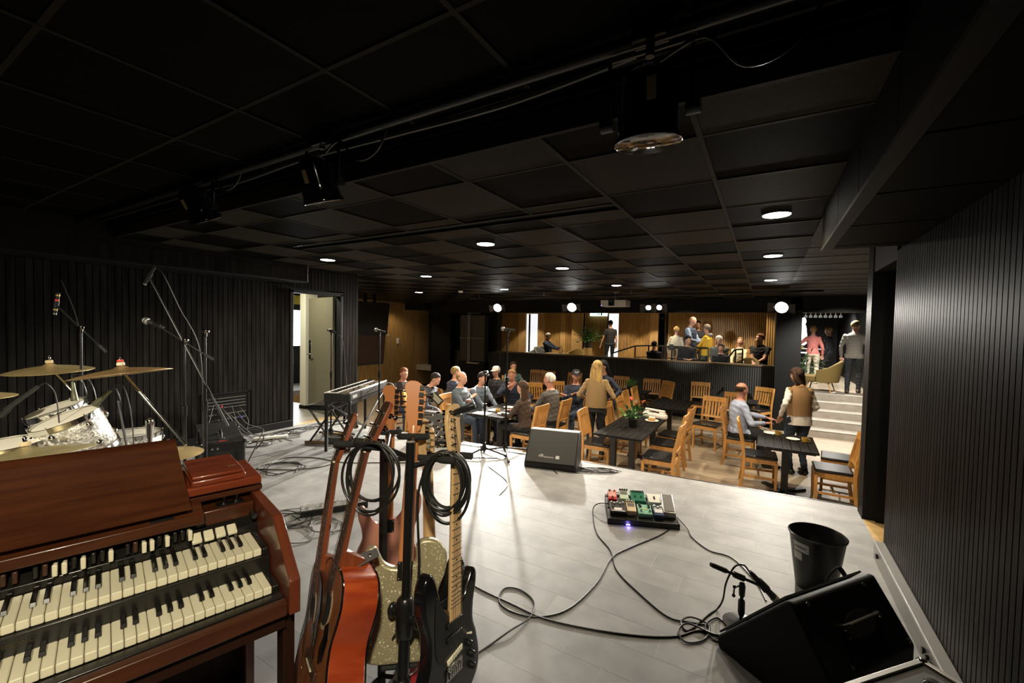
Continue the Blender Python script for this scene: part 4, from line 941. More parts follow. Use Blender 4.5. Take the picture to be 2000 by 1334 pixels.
def manual(zt, yf):
    wk = B().box(-.0228, -.0008, yf, yf+.148, zt-.022, zt)
    wme = mesh_of('white_key', wk, ivory, 0); bme = mesh_of('black_key', B().loft([[(-.0065,0,0),(.0065,0,0),(.0065,.095,0),(-.0065,.095,0)],[(-.0055,.006,.011),(.0055,.006,.011),(.0055,.095,.012),(-.0055,.095,.012)]]), ebony, 30)
    for k in range(36):
        o = link('white_key', wme, org, (-.0235*k, 0, random.uniform(-.0004,.0002)))
        o.modifiers.new('b', 'BEVEL').width = .0022
        # from the right the whites run C B A G F E D: a black sits left of B A G E D
        if k % 7 in (1, 2, 3, 5, 6) and k < 35:
            link('black_key', bme, org, (-.0235*(k+1), yf+.053, zt)).modifiers.new('b', 'BEVEL').width = .0012
manual(.710, 0.0); manual(.780, .117)
for zt, yf in ((.710, 0.0), (.780, .117)): obj('end_block', B().box(.002, .021, yf+.005, yf+.15, zt-.03, zt-.004), gloss, org, bev=.003)
obj('manual_rail', B().box(-.87, .02, .105, .122, .683, .757), gloss, org, bev=.002)
text('maker_lettering', 'HAMMOND', .016, mat('gold_letter_dim', (.06,.045,.02), .5, .3), org, Matrix.Translation((-.525, .1045, .735)) @ Matrix.Rotation(PI/2, 4, 'X'))
obj('upper_block', B().box(-.87, .02, .122, .27, .683, .755), gloss, org)
obj('drawbar_base', B().loft([[(-.87,.268,.755),(.022,.268,.755),(.022,.34,.755),(-.87,.34,.755)],[(-.87,.272,.800),(.022,.272,.800),(.022,.34,.84),(-.87,.34,.84)]]), gloss, org, bev=.002)
# drawbars: nine to a set, white, black and brown caps at different draws
wkn = [-.209,-.262,-.300,-.320,-.405,-.476,-.528,-.554]
xk = [st+v for st in (-.168, -.350) for v in (0,-.018,-.036,-.056,-.074,-.092,-.110,-.129,-.146)] + [-.532, -.552] + [-.60-.018*k for k in range(12)]
brown = mat('brown_cap', (.05,.02,.01), .3)
cols = 'WKKWKWWBK'*2 + 'BB' + 'WKKWKWWBKWKK'
for x, c in zip(xk, cols):
    m = {'W': ivory, 'K': ebony, 'B': brown}[c]; pull = {'W': .030, 'K': .012, 'B': .010}[c]
    d = obj('drawbar', B().box(x-.0045, x+.0045, .285-pull, .30, .815, .835).box(x-.0055, x+.0055, .278-pull, .290-pull, .810, .842), m, org, bev=.0025)
for k in range(4):
    x = -.150+.032*k
    o = obj('rocker_tab', B().loft([[(x-.013,.252,.792),(x+.013,.252,.792),(x+.013,.285,.803),(x-.013,.285,.803)],[(x-.013,.250,.802),(x+.013,.250,.802),(x+.013,.284,.818),(x-.013,.284,.818)]]), ivory, org, bev=.002)
obj('wood_rail', B().loft([[(-.87,.262,.850),(-.13,.262,.850),(-.13,.34,.850),(-.87,.34,.850)],[(-.87,.262,.882),(-.13,.262,.882),(-.13,.34,.904),(-.87,.34,.904)]]), mahog, org, bev=.003)
obj('switch_block', B().box(-.148, .02, .31, .44, .80, .868), mahog, org, bev=.003)
sw = obj('switch_plate', B().box(-.085, -.005, .325, .365, .868, .871), gloss, org)
for x in (-.065, -.028): obj('toggle_switch', B().cyl((x,.345,.87),(x+.004,.35,.892),.0032,.0045,8).cyl((x,.345,.870),(x,.345,.875),.008), chrome, sw)
obj('rotary_knob', B().cyl((.008,.272,.842),(.008,.248,.838),.012,.011,14), gloss, org)
obj('top_board', B().box(-.90, .052, .44, .58, .868, .888), mahog, org, bev=.003)
obj('back_riser', B().box(-.87, .022, .42, .445, .655, .93), mahog, org)
for z0, z1, m, y0, x1 in ((.888, .912, mahog, .30, .058), (.918, .948, mahogr, .285, .052)):
    obj('top_tray', B().box(-.88, x1, y0+.05, .58, z0, z1), m, org, bev=.006)
obj('back_panel', B().box(-.87, .022, .54, .56, .02, .655), mat('organ_dark', (.022,.008,.004), .5, spec=.2), org)
obj('toe_rail', B().box(-.87, .022, .42, .45, .0, .08), mahog, org)
for x in (-.885, .037): obj('front_leg', B().box(x-.016, x+.016, -.035, .03, 0, .655), MATS['organ_dark'], org, bev=.003)
obj('cross_brace', B().box(-.87,.022,-.01,.02,.10,.16), MATS['organ_dark'], org)
# music rack: a curved board leaning back, with its metal feet
rk = B(); rings = []
for t in [k/10 for k in range(11)]:
    y = .288+.15*t+.02*math.sin(t*PI*.5)-.030*(1-t)**3; z = .906+.182*t
    rings.append([(-.92,y,z),(-.163-.02*t,y,z),(-.163-.02*t,y+.012,z+.004),(-.92,y+.012,z+.004)])
rk.loft(rings)
obj('music_rack', rk, mahog, org, smooth=60)
for x in (-.235, -.60): obj('rack_foot', B().box(x-.028, x+.028, .268, .276, .886, .8935), chrome, org)
# wooden box with a hinged lid resting on the organ
bx = thing('wooden_box', 'flat red mahogany box with small gold lettering lying on top of the organ', 'box', (-1.249, .721, .948), math.radians(74.4))
obj('case', B().box(-.155, .002, .335, .575, 0, .022), mahogr, bx, bev=.006)
obj('lid', B().box(-.153, -.004, .337, .572, .0235, .036), mahogr, bx, bev=.004)
text('gold_lettering', 'SAL', .016, mat('gold_letter', (.20,.15,.06)), bx, Matrix.Translation((-.03, .40, .0365)) @ Matrix.Rotation(.1, 4, 'Z'))
# ================================================================ GUITARS
maple = mat('maple_neck', (0.62, 0.40, 0.19), 0.35, var=.1, vscale=5, stretch=(10, 1, 10))
maple2 = mat('maple_neck_orange', (0.55, 0.21, 0.07), 0.32, coat=.3)
rosew = mat('rosewood', (0.055, 0.025, 0.014), 0.5, var=.3, vscale=12, stretch=(12, 1, 12))
mahneck = mat('mahogany_neck', (0.20, 0.05, 0.018), 0.35, var=.2, vscale=6, stretch=(12, 1, 12))
redmah = mat('red_mahogany_side', (0.42, 0.075, 0.018), 0.26, coat=.5, col2=(0.26, 0.032, 0.009), vscale=3, stretch=(14, 1, 1.5))
topmah = mat('mahogany_top', (0.30, 0.105, 0.035), 0.3, coat=.4, col2=(0.20, 0.06, 0.02), vscale=4, stretch=(10, 1, 4))
darkmah = mat('dark_mahogany', (0.06, 0.016, 0.008), 0.3, coat=.4)
stringm = mat('string_bronze', (0.55, 0.42, 0.26), 0.3, 1.0)
blackgl = mat('black_lacquer', (0.006, 0.006, 0.007), 0.10, coat=.6)
pinkm = mat('shell_pink', (0.62, 0.28, 0.20), 0.22, coat=.4)
glitter = mat('champagne_glitter', (0.42, 0.37, 0.23), 0.35, .25)
def _glit():
    nt = glitter.node_tree; N, L = nt.nodes, nt.links; p = N['Principled BSDF']
    tc = N.new('ShaderNodeTexCoord'); vo = N.new('ShaderNodeTexVoronoi'); vo.inputs['Scale'].default_value = 260; L.new(tc.outputs['Object'], vo.inputs['Vector'])
    cr = N.new('ShaderNodeValToRGB'); cr.color_ramp.elements[0].position = .78; cr.color_ramp.elements[1].position = .92
    cr.color_ramp.elements[0].color = (.34,.30,.18,1); cr.color_ramp.elements[1].color = (1,.92,.66,1)
    L.new(vo.outputs['Color'], cr.inputs[0]); L.new(cr.outputs[0], p.inputs['Base Color'])
    nm = N.new('ShaderNodeBump'); nm.inputs['Strength'].default_value = .12; nm.inputs['Distance'].default_value = .0008
    L.new(vo.outputs['Color'], nm.inputs['Height']); L.new(nm.outputs[0], p.inputs['Normal'])
_glit()
OUT = {
 'strat': [(0,0),(.09,.004),(.15,.05),(.16,.11),(.142,.18),(.120,.235),(.124,.29),(.140,.345),(.139,.385),(.118,.395),(.095,.365),(.066,.318),(.032,.305),(-.030,.318),(-.060,.345),(-.080,.40),(-.105,.452),(-.135,.455),(-.157,.41),(-.150,.34),(-.124,.26),(-.128,.19),(-.155,.125),(-.158,.07),(-.12,.015),(-.06,.002)],
 'tele': [(0,0),(.09,.003),(.15,.035),(.162,.09),(.150,.16),(.122,.225),(.126,.28),(.142,.335),(.132,.372),(.105,.370),(.078,.325),(.034,.305),(-.032,.318),(-.034,.372),(-.06,.395),(-.11,.388),(-.146,.345),(-.143,.28),(-.121,.215),(-.142,.14),(-.161,.085),(-.145,.03),(-.08,.002)],
 'acoustic': [(0,0),(.09,.006),(.165,.055),(.198,.14),(.180,.225),(.140,.285),(.125,.33),(.136,.39),(.138,.44),(.105,.49),(.045,.507),(-.045,.507),(-.105,.49),(-.138,.44),(-.136,.39),(-.125,.33),(-.140,.285),(-.180,.225),(-.198,.14),(-.165,.055),(-.09,.006)]}
def guitar(label, H, Bt, nrm, kind, bodym, neckm, boardm, headk, topm=None, parts=(), group=None, cat='guitar', tun=chrome, dots=True):
    """H head-end point, Bt body-bottom point, nrm front direction"""
    H, Bt = Vector(H), Vector(Bt); ax = (H-Bt).normalized(); n = Vector(nrm); n = (n-ax*n.dot(ax)).normalized(); x = ax.cross(n)
    M = Matrix(((x.x,ax.x,n.x,Bt.x),(x.y,ax.y,n.y,Bt.y),(x.z,ax.z,n.z,Bt.z),(0,0,0,1)))
    ac = kind == 'acoustic'
    t = thing('acoustic_guitar' if ac else 'electric_guitar', label, cat, (0,0,0), 0, group); t.matrix_world = M
    out = [(p.x, p.y) for p in spline([(a,c,0) for a, c in OUT[kind]], 4, True)[:-1]]
    th = .108 if ac else .043; f0 = 0.0 if ac else 0.0
    nut, sc = (.866, .645) if ac else (.780, .648)
    if ac:
        obj('body', B().prism(out, -th, 0), bodym, t, bev=.003, smooth=35)
        inset = [(a*.985, .0035+c*.986) for a, c in out]
        obj('soundboard', B().prism(inset, 0, .003), topm or bodym, t, smooth=35)
        for zz in (0.001, -th): obj('binding', B().tube([(a*1.004, c*1.002+ -.0005, zz) for a, c in out+out[:1]], .0032, 6), blackgl, t)
        obj('sound_hole', B().lathe([(.001,.0036),(.05,.0036)], 28, Matrix.Translation((0,.385,0)), cap=False), blackmatte, t)
        obj('rosette', B().loft([[(r*math.cos(2*PI*k/32), .385+r*math.sin(2*PI*k/32), z) for k in range(32)] for r, z in ((.052,.0034),(.052,.0044),(.062,.0044),(.062,.0034))], False), mat('rosette', (.45,.34,.2), .4), t)
        pg = [(.035,.345),(.07,.37),(.095,.335),(.085,.27),(.05,.245),(.03,.28),(.045,.32)]
        obj('pickguard', B().prism(pg, .003, .0045), blackgl, t)
        obj('bridge', B().box(-.075,.075,.205,.235,.003,.012), rosew, t, bev=.003)
        obj('saddle', B().box(-.036,.036,.2195,.2225,.012,.016), ivory, t)
    else:
        obj('body', B().prism(out, -th, 0), bodym, t, bev=.011, smooth=50, seg=3)
        obj('neck_plate', B().box(-.026,.026,.262,.325,-th-.003,-th), blackmetal, t, bev=.002)
        for sx in (-.02,.02):
            for sy in (.268,.319): obj('screw', B().sph((sx,sy,-th-.003),(.004,.004,.002),8,6), chrome, t)
        obj('jack_plate', B().cyl((.150,.10,-.02),(.158,.10,-.02),.012,n=14), chrome, t)
    # neck: rounded back
    y0 = .508 if ac else .30
    rings = []
    z0 = .003 if ac else .004
    for yy, w, d in ((y0-.03, .028, .030), (y0+.02, .0275, .022), ((y0+nut)/2, .0245, .0185), (nut-.005, .0212, .0175), (nut+.02, .021, .014)):
        rings.append([(w*math.cos(a), yy, z0 + d*math.sin(a)) for a in [PI+PI*k/10 for k in range(11)]])
    obj('neck', B().loft(rings, True), neckm, t)
    if ac: obj('heel', B().loft([[(-.026,.505,0),(.026,.505,0),(.026,.56,0),(-.026,.56,0)],[(-.014,.507,-th+.01),(.014,.507,-th+.01),(.014,.522,-th+.01),(-.014,.522,-th+.01)]]), neckm, t, bev=.004)
    fe = .425 if ac else .285
    fz = .0075
    obj('fretboard', B().loft([[(-.0275,fe,z0-.002),(.0275,fe,z0-.002),(.0275,fe,z0+fz-.002),(-.0275,fe,z0+fz-.002)],[(-.0212,nut,z0-.002),(.0212,nut,z0-.002),(.0212,nut,z0+fz-.003),(-.0212,nut,z0+fz-.003)]]), boardm, t)
    fr = B()
    for k in range(1, 22):
        yy = nut - sc*(1-2**(-k/12))
        if yy > fe+.004:
            wd = .0215+.006*(nut-yy)/(nut-fe); fr.box(-wd, wd, yy-.0012, yy+.0012, z0+fz-.004, z0+fz-.0008)
    stuff(obj('frets', fr, steel, t, smooth=0))
    db = B()
    for k in (3,5,7,9,12,15,17):
        yy = nut - sc*(1-2**(-(k-.5)/12))
        if yy > fe+.01: db.cyl((0,yy,z0+fz-.004),(0,yy,z0+fz-.0019),.0032,n=10)
    stuff(obj('fret_markers', db, ivory if boardm is rosew else blackplas, t))
    obj('nut', B().box(-.0215,.0215,nut-.003,nut+.002,z0+.001,z0+.008), ivory, t)
    # headstock
    if headk == 'six':       # six in line, rounded tip
        ho = [(-.021,0),(.021,0),(.023,.02),(.030,.05),(.034,.10),(.032,.135),(.040,.155),(.043,.175),(.030,.192),(.005,.195),(-.018,.185),(-.036,.16),(-.042,.13),(-.035,.06),(-.03,.03)]
        hz0, hz1 = -.012, .002; tp = [(-.022-.002*(k%2), .035+.0265*k) for k in range(6)]
        sides = [-1]*6
    else:
        ho = [(-.022,0),(.022,0),(.032,.02),(.036,.16),(.030,.172),(.012,.180),(0,.176),(-.012,.180),(-.030,.172),(-.036,.16),(-.032,.02)]
        hz0, hz1 = -.014, .001; tp = [(s*.019, .045+.045*k) for s in (-1,1) for k in range(3)]; sides = [-1]*3+[1]*3
    tilt = Matrix.Translation((0,nut,z0)) @ Matrix.Rotation(math.radians(-4 if headk == 'six' else -13), 4, 'X')
    hp = [(p.x,p.y) for p in spline([(a,c,0) for a,c in ho], 3, True)[:-1]] if headk == 'six' else ho
    hd = obj('headstock', B().prism(hp, hz0, hz1, tilt), neckm, t, bev=.002)
    if headk == 'three': obj('head_veneer', B().prism([(a*.96, .002+c*.985) for a,c in ho], hz1, hz1+.002, tilt), rosew, t)
    for (px_, py_), sd in zip(tp, sides):
        b = B().cyl((px_,py_,hz0-.004),(px_,py_,hz1+.018),.0038,n=8,M=tilt).cyl((px_,py_,hz1),(px_,py_,hz1+.004),.007,n=10,M=tilt)
        b.box(px_-.009,px_+.009,py_-.009,py_+.009,hz0-.012,hz0,tilt)
        b.cyl((px_,py_,hz0-.006),(px_+sd*.034,py_,hz0-.006),.0028,n=6,M=tilt).sph((px_+sd*.040,py_,hz0-.006),(.009,.0055,.007),8,6,tilt)
        obj('tuner', b, tun, t)
    stb = B()
    for k in range(6):
        u = -1+2*k/5; by = .222 if ac else .135
        sy_ = tp[k] if headk == 'six' else tp[(2-k) if k < 3 else k]
        e = tilt @ Vector((sy_[0], sy_[1], hz1+.012))
        stb.tube([(u*.0265, by, z0+.013 if not ac else .016), (u*.0175, nut, z0+.0085), e], .00062, 5)
    stuff(obj('strings', stb, stringm if ac else steel, t))
    for p in parts: p(t)
    return t, M
def strat_front(guard):
    def f(t):
        pg = [(p.x,p.y) for p in spline([(a,c,0) for a,c in [(.03,.30),(.06,.32),(.10,.36),(.115,.33),(.095,.26),(.11,.18),(.13,.12),(.10,.08),(.06,.10),(.02,.13),(-.05,.16),(-.09,.20),(-.10,.26),(-.10,.34),(-.09,.38),(-.07,.35),(-.045,.315),(-.03,.30)]], 3, True)[:-1]]
        obj('pickguard', B().prism(pg, 0, .0022), guard, t)
        obj('pickup', B().box(-.042,.042,.262,.280,.002,.008), blackplas, t, bev=.003)
        obj('pickup', B().box(-.042,.042,.220,.238,.002,.008), blackplas, t, bev=.003)
        obj('pickup', B().box(-.042,.042,-.009,.009,.002,.009, Matrix.Translation((0,.172,0)) @ Matrix.Rotation(.18,4,'Z')), ivory, t, bev=.004)
        obj('bridge', B().box(-.042,.042,.108,.150,0,.006), chrome, t, bev=.002)
        for k in range(6): obj('bridge_saddle', B().box(-.033+.0118*k-.0042,-.033+.0118*k+.0042,.118,.140,.006,.014), chrome, t, bev=.001)
        for x, y in ((.085,.165),(.10,.125),(.105,.085)): obj('control_knob', B().lathe([(.012,.002),(.0115,.006),(.009,.017),(.001,.018)],16,Matrix.Translation((x,y,0))), blackplas, t)
        obj('selector_switch', B().cyl((.075,.20,.002),(.078,.205,.018),.0025,.004,8), ivory, t)
    return f
def strap_end(m):
    def f(t):
        obj('strap_end', B().prism([(-.02,-.04),(.02,-.04),(.028,.04),(-.028,.04)], 0, .003, Matrix.Translation((.0,.53,-.085)) @ Matrix.Rotation(-.3,4,'Z') @ Matrix.Rotation(PI*.5+.5,4,'X')), m, t)
        obj('strap_button', B().sph((.0,.532,-.098),(.010,.010,.008)), chrome, t)
    return f
RT = Vector((.859,.511,.02)); TC = Vector((.51,-.859,.03)); UP = Vector((0,0,1))
# ---------------------------------------------------------------- the six guitars and their stand
GG = None
n_ac = -.83*RT + .555*TC
g1, M1 = guitar('reddish mahogany acoustic guitar nearest the organ, its side turned to the room', (-1.14,1.02,1.235), (-1.165,.735,.245), n_ac, 'acoustic', redmah, mahneck, rosew, 'three', topm=topmah, parts=(strap_end(mat('grey_leather', (.10,.10,.105), .45)),))
g2, M2 = guitar('dark brown acoustic guitar behind the red one, strap hanging from it', (-1.325,1.029,1.21), (-1.266,.804,.164), -.85*RT+.5*TC, 'acoustic', darkmah, mahneck, rosew, 'three', topm=darkmah)
g3, M3 = guitar('champagne glitter guitar seen from the back behind the stand pole', (-1.185,1.255,1.235), (-1.065,1.065,.335), -.95*TC-.2*RT, 'tele', glitter, maple2, maple, 'six')
g4, M4 = guitar('black guitar with maple fretboard at the right of the stand', (-.91,1.16,1.238), (-.819,1.056,.27), 0.88*RT+.46*TC, 'strat', blackgl, maple, maple, 'six', parts=(strat_front(blackplas),))
g5, M5 = guitar('shell pink guitar seen from the back, half hidden by the glitter one', (-1.585,1.508,1.188), (-1.572,1.474,.232), -.9*TC-.35*RT, 'strat', pinkm, maple2, rosew, 'six', tun=blackmetal)
g6, M6 = guitar('black guitar with a pale maple neck hidden behind the glitter one', (-1.15,1.275,1.14), (-1.085,1.262,.165), -.95*TC+.3*RT, 'strat', blackgl, maple, maple, 'six')
st = thing('guitar_stand', 'black pole stand carrying the guitars with padded neck yokes', 'guitar stand', (-.993, 1.002, 0))
P0 = Vector((-.993, 1.002, 0))
def L(p): return Vector(p)-P0
obj('pole', B().cyl((0,0,.08), (.001,.012,.56), .0185, n=16).cyl((.001,.012,.50), (.003,.026,1.12), .0145, n=16), blackmetal, st)
obj('clamp_collar', B().lathe([(.024,.0),(.030,.01),(.030,.10),(.026,.125),(.017,.135)], 18, Matrix.Translation((.001,.011,.475))), blackplas, st, bev=.003)
obj('clamp_knob', B().cyl((-.055,.011,.545), (.055,.011,.545), .014, n=10).sph((-.055,.011,.545), (.014,.02,.026)).sph((.055,.011,.545), (.014,.02,.026)), blackplas, st)
obj('leg_hub', B().lathe([(.022,.30),(.030,.31),(.030,.335),(.022,.345)], 16), blackplas, st)
for a in (20, 140, 260):
    d = Vector((math.cos(math.radians(a)), math.sin(math.radians(a)), 0))
    lg = obj('leg', B().tube([Vector((0,0,.32))+d*.02, d*.20+Vector((0,0,.20)), d*.34+Vector((0,0,.016))], .011, 10), blackmetal, st)
    obj('rubber_foot', B().sph(d*.345+Vector((0,0,.015)), (.018,.018,.015)), blackrub, lg)
P2_ = Vector((-1.262, 1.165, 0)); s2 = thing('guitar_stand', 'slim black square pole with crossing feet standing behind the front guitars', 'guitar stand', P2_)
for tgt, ax_, wdt, own in (((-1.155,1.005,1.09), M1, .055, 0), ((-1.31,1.015,1.07), M2, .055, 1), ((-1.165,1.225,1.07), M3, .05, 0), ((-.90,1.14,1.055), M4, .05, 0), ((-1.583,1.495,.98), M5, .05, 1), ((-1.14,1.27,.99), M6, .05, 1)):
    xa = ax_.col[0].to_3d().normalized(); na = ax_.col[2].to_3d().normalized(); c = (Vector(tgt)-(P2_ if own else P0)) - na*.035; hp_ = Vector((.003,.024,c.z-.015)) if not own else Vector((0,0,c.z-.015))
    arm = obj('yoke_arm', B().tube([hp_, hp_.lerp(c, .6), c], .009, 10), blackmetal, s2 if own else st)
    y = B().tube(spline([c-xa*wdt+na*.075, c-xa*wdt+na*.02, c-xa*wdt*.5-na*.004, c+xa*wdt*.5-na*.004, c+xa*wdt+na*.02, c+xa*wdt+na*.075], 5), .0125, 10)
    obj('foam_yoke', y, mat('foam_black', (.012,.012,.012), .85, bump=.5, bscale=250), arm)
for M_, ln, own in ((M1,.12,0),(M2,.12,1),(M3,.07,0),(M4,.07,0),(M5,.07,1),(M6,.07,1)):
    bt = M_.translation-(P2_ if own else P0); na = M_.col[2].to_3d().normalized(); xa = M_.col[0].to_3d().normalized()
    hub = Vector((0,0,bt.z-.05))
    cr = obj('cradle_arm', B().tube([hub, hub.lerp(bt, .5)+Vector((0,0,-.03)), bt-Vector((0,0,.018))+na*.02], .009, 8), blackmetal, s2 if own else st)
    obj('cradle_pad', B().tube([bt-xa*.06-Vector((0,0,.014))-na*.02, bt+xa*.06-Vector((0,0,.014))-na*.02], .012, 8).tube([bt+na*.0-Vector((0,0,.014))-na*ln, bt+na*.03-Vector((0,0,.012))], .011, 8), blackrub, cr)
obj('pole', B().box(-.011,.011,-.011,.011,.02,1.02), blackmetal, s2)
for a in (.3, .3+PI/2): obj('foot', B().box(-.22,.22,-.012,.012,0,.022, Matrix.Rotation(a,4,'Z')), blackmetal, s2)
# strap with white lettering hanging from the dark guitar
strap = thing('guitar_strap', 'black guitar strap with white script lettering hanging by the dark acoustic', 'strap', (0,0,0))
pa, pb, pc = Vector((-1.30,.955,.80)), Vector((-1.335,.93,.62)), Vector((-1.345,.90,.40))
wv = (TC*.8+RT*.5).normalized()*.026; tn = -RT*.003
b = B().loft([[p-wv, p+wv, p+wv+tn, p-wv+tn] for p in spline([pa, pb, pc, Vector((-1.33,.88,.25))], 6)])
obj('strap_band', b, blackplas, strap, smooth=60)
for c, sz in ((pa.lerp(pb,.35), .05), (pb.lerp(pc,.35), .05)):
    d = (pa-pc).normalized(); wn = wv.normalized(); nn = (-RT*.7+TC*.7).normalized()
    xdir = d; zdir = (wn.cross(d)).normalized(); zdir = zdir if zdir.dot(TC) > 0 else -zdir
    M = frame(c + zdir*.004, xdir, zdir)
    text('strap_lettering', 'Fender', sz, white, strap, M, shear=.3)
plaidr = mat('red_strap', (.45,.02,.03), .5)
rs_ = thing('red_strap', 'red patterned guitar strap dangling under the glitter guitar', 'strap', (0,0,0))
q0 = Vector((-1.085,1.135,.42)); 
obj('strap_band', B().loft([[p-RT*.03, p+RT*.03, p+RT*.03-TC*.003, p-RT*.03-TC*.003] for p in spline([q0, q0+Vector((.02,.02,-.15)), q0+Vector((.0,.03,-.30)), q0+Vector((-.03,.05,-.41))], 6)]), plaidr, rs_)
for k in range(4): obj('pale_motif', B().tube(spline([q0+Vector((.022,-.004,-.06-.08*k))+TC*.004, q0+RT*.02+Vector((.01,0,-.09-.08*k))+TC*.008, q0-RT*.015+Vector((.02,0,-.11-.08*k))+TC*.008], 4), .003, 5), white, rs_)
# cables coiled over the yokes
def coil(name, label, c, ex, ey, rx, ry, n, m=cablem, r=.0035, seed=1):
    rnd = random.Random(seed); pts = []
    for k in range(n):
        a = 1+rnd.uniform(-.14,.16); bb = 1+rnd.uniform(-.12,.2); o = Vector((rnd.uniform(-.008,.008), rnd.uniform(-.012,.012), 0)); dn = (ry*bb-ry)
        nz = ex.cross(ey).normalized()*rnd.uniform(-.018,.022)
        for j in range(14):
            th = PI/2+2*PI*j/14
            pts.append(c+o+nz+ex*(rx*a*math.cos(th))+ey*(ry*bb*math.sin(th)-dn))
    return tag(obj(name, B().tube(spline(pts, 3), r, 6), m), label, 'cable', None)
coil('coiled_cable', 'thin black cable coiled over the yoke of the red acoustic guitar', Vector((-1.095,.955,1.01)), (RT*.95+TC*.2).normalized(), Vector((.02,.05,1)).normalized(), .088, .108, 5, r=.0042, seed=3)
coil('coiled_cable', 'thick bundle of black cable coiled on the yoke of the black guitar', Vector((-.905,1.11,.975)), (RT*.97+TC*.1).normalized(), Vector((.0,.0,1)), .068, .108, 11, r=.0042, seed=5)
c0 = Vector((-.905,1.11,.975))
tag(obj('hanging_cable', B().tube(spline([c0-RT*.066+Vector((0,0,.06)), c0-RT*.095+Vector((0,0,-.05)), c0-RT*.088+Vector((0,0,-.28)), c0-RT*.10+Vector((0,0,-.40)), c0-RT*.135+Vector((0,0,-.47))], 8), .0042, 6)
   .tube([c0-RT*.135+Vector((0,0,-.47)), c0-RT*.16+Vector((0,0,-.51))], .0085, 8).cyl(c0-RT*.16+Vector((0,0,-.51)), c0-RT*.175+Vector((0,0,-.535)), .0032, n=8), cablem), 'black cable end with a jack plug hanging before the glitter guitar', 'cable')
# headstock tuner clips
tc_ = thing('clip_tuner', 'small black clip-on tuner with pale display on the glitter headstock', 'tuner', M3 @ Vector((-.02,.93,.03)))
tm = Matrix.Rotation(.6, 4, 'Y') @ Matrix.Rotation(-.5, 4, 'X')
obj('display', B().cbox((.07,0,.03), (.055,.01,.03), tm), blackplas, tc_, bev=.003); obj('screen', B().cbox((.07,-.006,.03), (.048,.001,.020), tm), mat('lcd_grey', (.35,.33,.25), .3), tc_)
obj('clip', B().cyl((0,0,0), tm @ Vector((.06,0,.02)), .006, n=8), blackplas, tc_)
tag(obj('clip_tuner', B().cbox((0,0,0), (.085,.03,.02), Matrix.Translation(M4 @ Vector((.02,.955,.02))) @ Matrix.Rotation(.5,4,'Z') @ Matrix.Rotation(-.35,4,'Y')), blackplas, bev=.004), 'black clip-on tuner at the tip of the black guitar headstock', 'tuner')

# ================================================================ MICROPHONES AND STANDS
grille = mat('mic_grille', (.42,.41,.38), .45, .8, bump=.6, bscale=900)
micbody = mat('mic_body', (.03,.03,.03), .4, .3)
def dyn_mic(t, p, d, m=grille, name='microphone', L_=.17):
    d = Vector(d).normalized(); p = Vector(p)
    o = obj(name, B().tube([p, p+d*L_*.55, p+d*L_*.72], [.011,.014,.018], 12), micbody, t)
    obj('grille', B().sph(p+d*L_*.86, .0255, 14, 10), m, o)
    obj('grille_ring', B().cyl(p+d*L_*.80, p+d*L_*.84, .0262, n=16), steel, o)
    return o
def pencil_mic(t, p, d, L_=.16, band=None):
    d = Vector(d).normalized(); p = Vector(p)
    o = obj('microphone', B().cyl(p, p+d*L_, .012, n=12), blackplas, t)
    obj('ring', B().cyl(p+d*L_*.93, p+d*L_*.99, .0125, n=12), steel, o)
    if band:
        obj('red_band', B().cyl(p+d*L_*.30, p+d*L_*.40, .0126, n=12), mat('red_tape', (.5,.02,.015), .5), o)
        obj('yellow_mark', B().cyl(p+d*L_*.08, p+d*L_*.15, .0126, n=12), mat('gold_ring', (.4,.28,.08), .4, .6), o)
        obj('yellow_mark', B().cyl(p+d*L_*.74, p+d*L_*.80, .0126, n=12), mat('gold_ring', (.4,.28,.08)), o)
    return o
def tripod(t, top, leg=.30, az=0.3, r=.0085, hub=.10):
    obj('pole', B().cyl((0,0,.03), (0,0,top*.62), r*1.35, n=10).cyl((0,0,top*.6), (0,0,top), r, n=10), blackmetal, t)
    obj('clutch', B().cyl((0,0,top*.6-.03), (0,0,top*.6+.05), .017, n=12), blackplas, t)
    obj('hub', B().lathe([(.016,.05),(.028,.06),(.030,.09),(.020,.12),(.013,.15)], 14), blackplas, t)
    for k in range(3):
        a = az+k*2*PI/3; d = Vector((math.cos(a), math.sin(a), 0))
        o = obj('leg', B().tube([d*.02+Vector((0,0,.085)), d*leg+Vector((0,0,.022))], .0095, 8), blackmetal, t)
        obj('rubber_foot', B().tube([d*(leg-.03)+Vector((0,0,.026)), d*(leg+.02)+Vector((0,0,.016))], .0145, 8), blackrub, o)
def cable(name, label, pts, r=.0042, m=cablem, group=None, k=8, cat='cable'):
    return tag(obj(name, B().tube(spline(pts, k), r, 6), m), label, cat, group)
# straight vocal stands along the stage edge
def vocal(label, x, y, top, md, leg, az, lean=(0,0), ang=None):
    t = thing('microphone_stand', label, 'microphone stand', (x, y, 0))
    tripod(t, top, leg, az)
    e = Vector((0,0,top)); d = Vector(md).normalized()
    obj('mic_clip', B().cyl(e-Vector((0,0,.02)), e+Vector((0,0,.03)), .012, n=10).cyl(e+Vector((0,0,.03))-d*.03, e+Vector((0,0,.03))+d*.03, .019, n=12), blackplas, t)
    dyn_mic(t, e+Vector((0,0,.032))-d*.09, d)
    return t, e
t1, e1 = vocal('straight black microphone stand at the stage edge, pale grille mic before the tables', -2.60, 4.27, 1.45, (-.85,-.5,.10), .30, 1.2)
t2, e2 = vocal('straight black microphone stand behind the guitars in front of the wood wall', -4.38, 3.95, 1.40, (-.95,-.2,.16), .30, .5)
t3, e3 = vocal('microphone stand behind the stage keyboard beside the hanging screen', -4.92, 3.62, 1.38, (-.95,.05,.22), .28, .9)
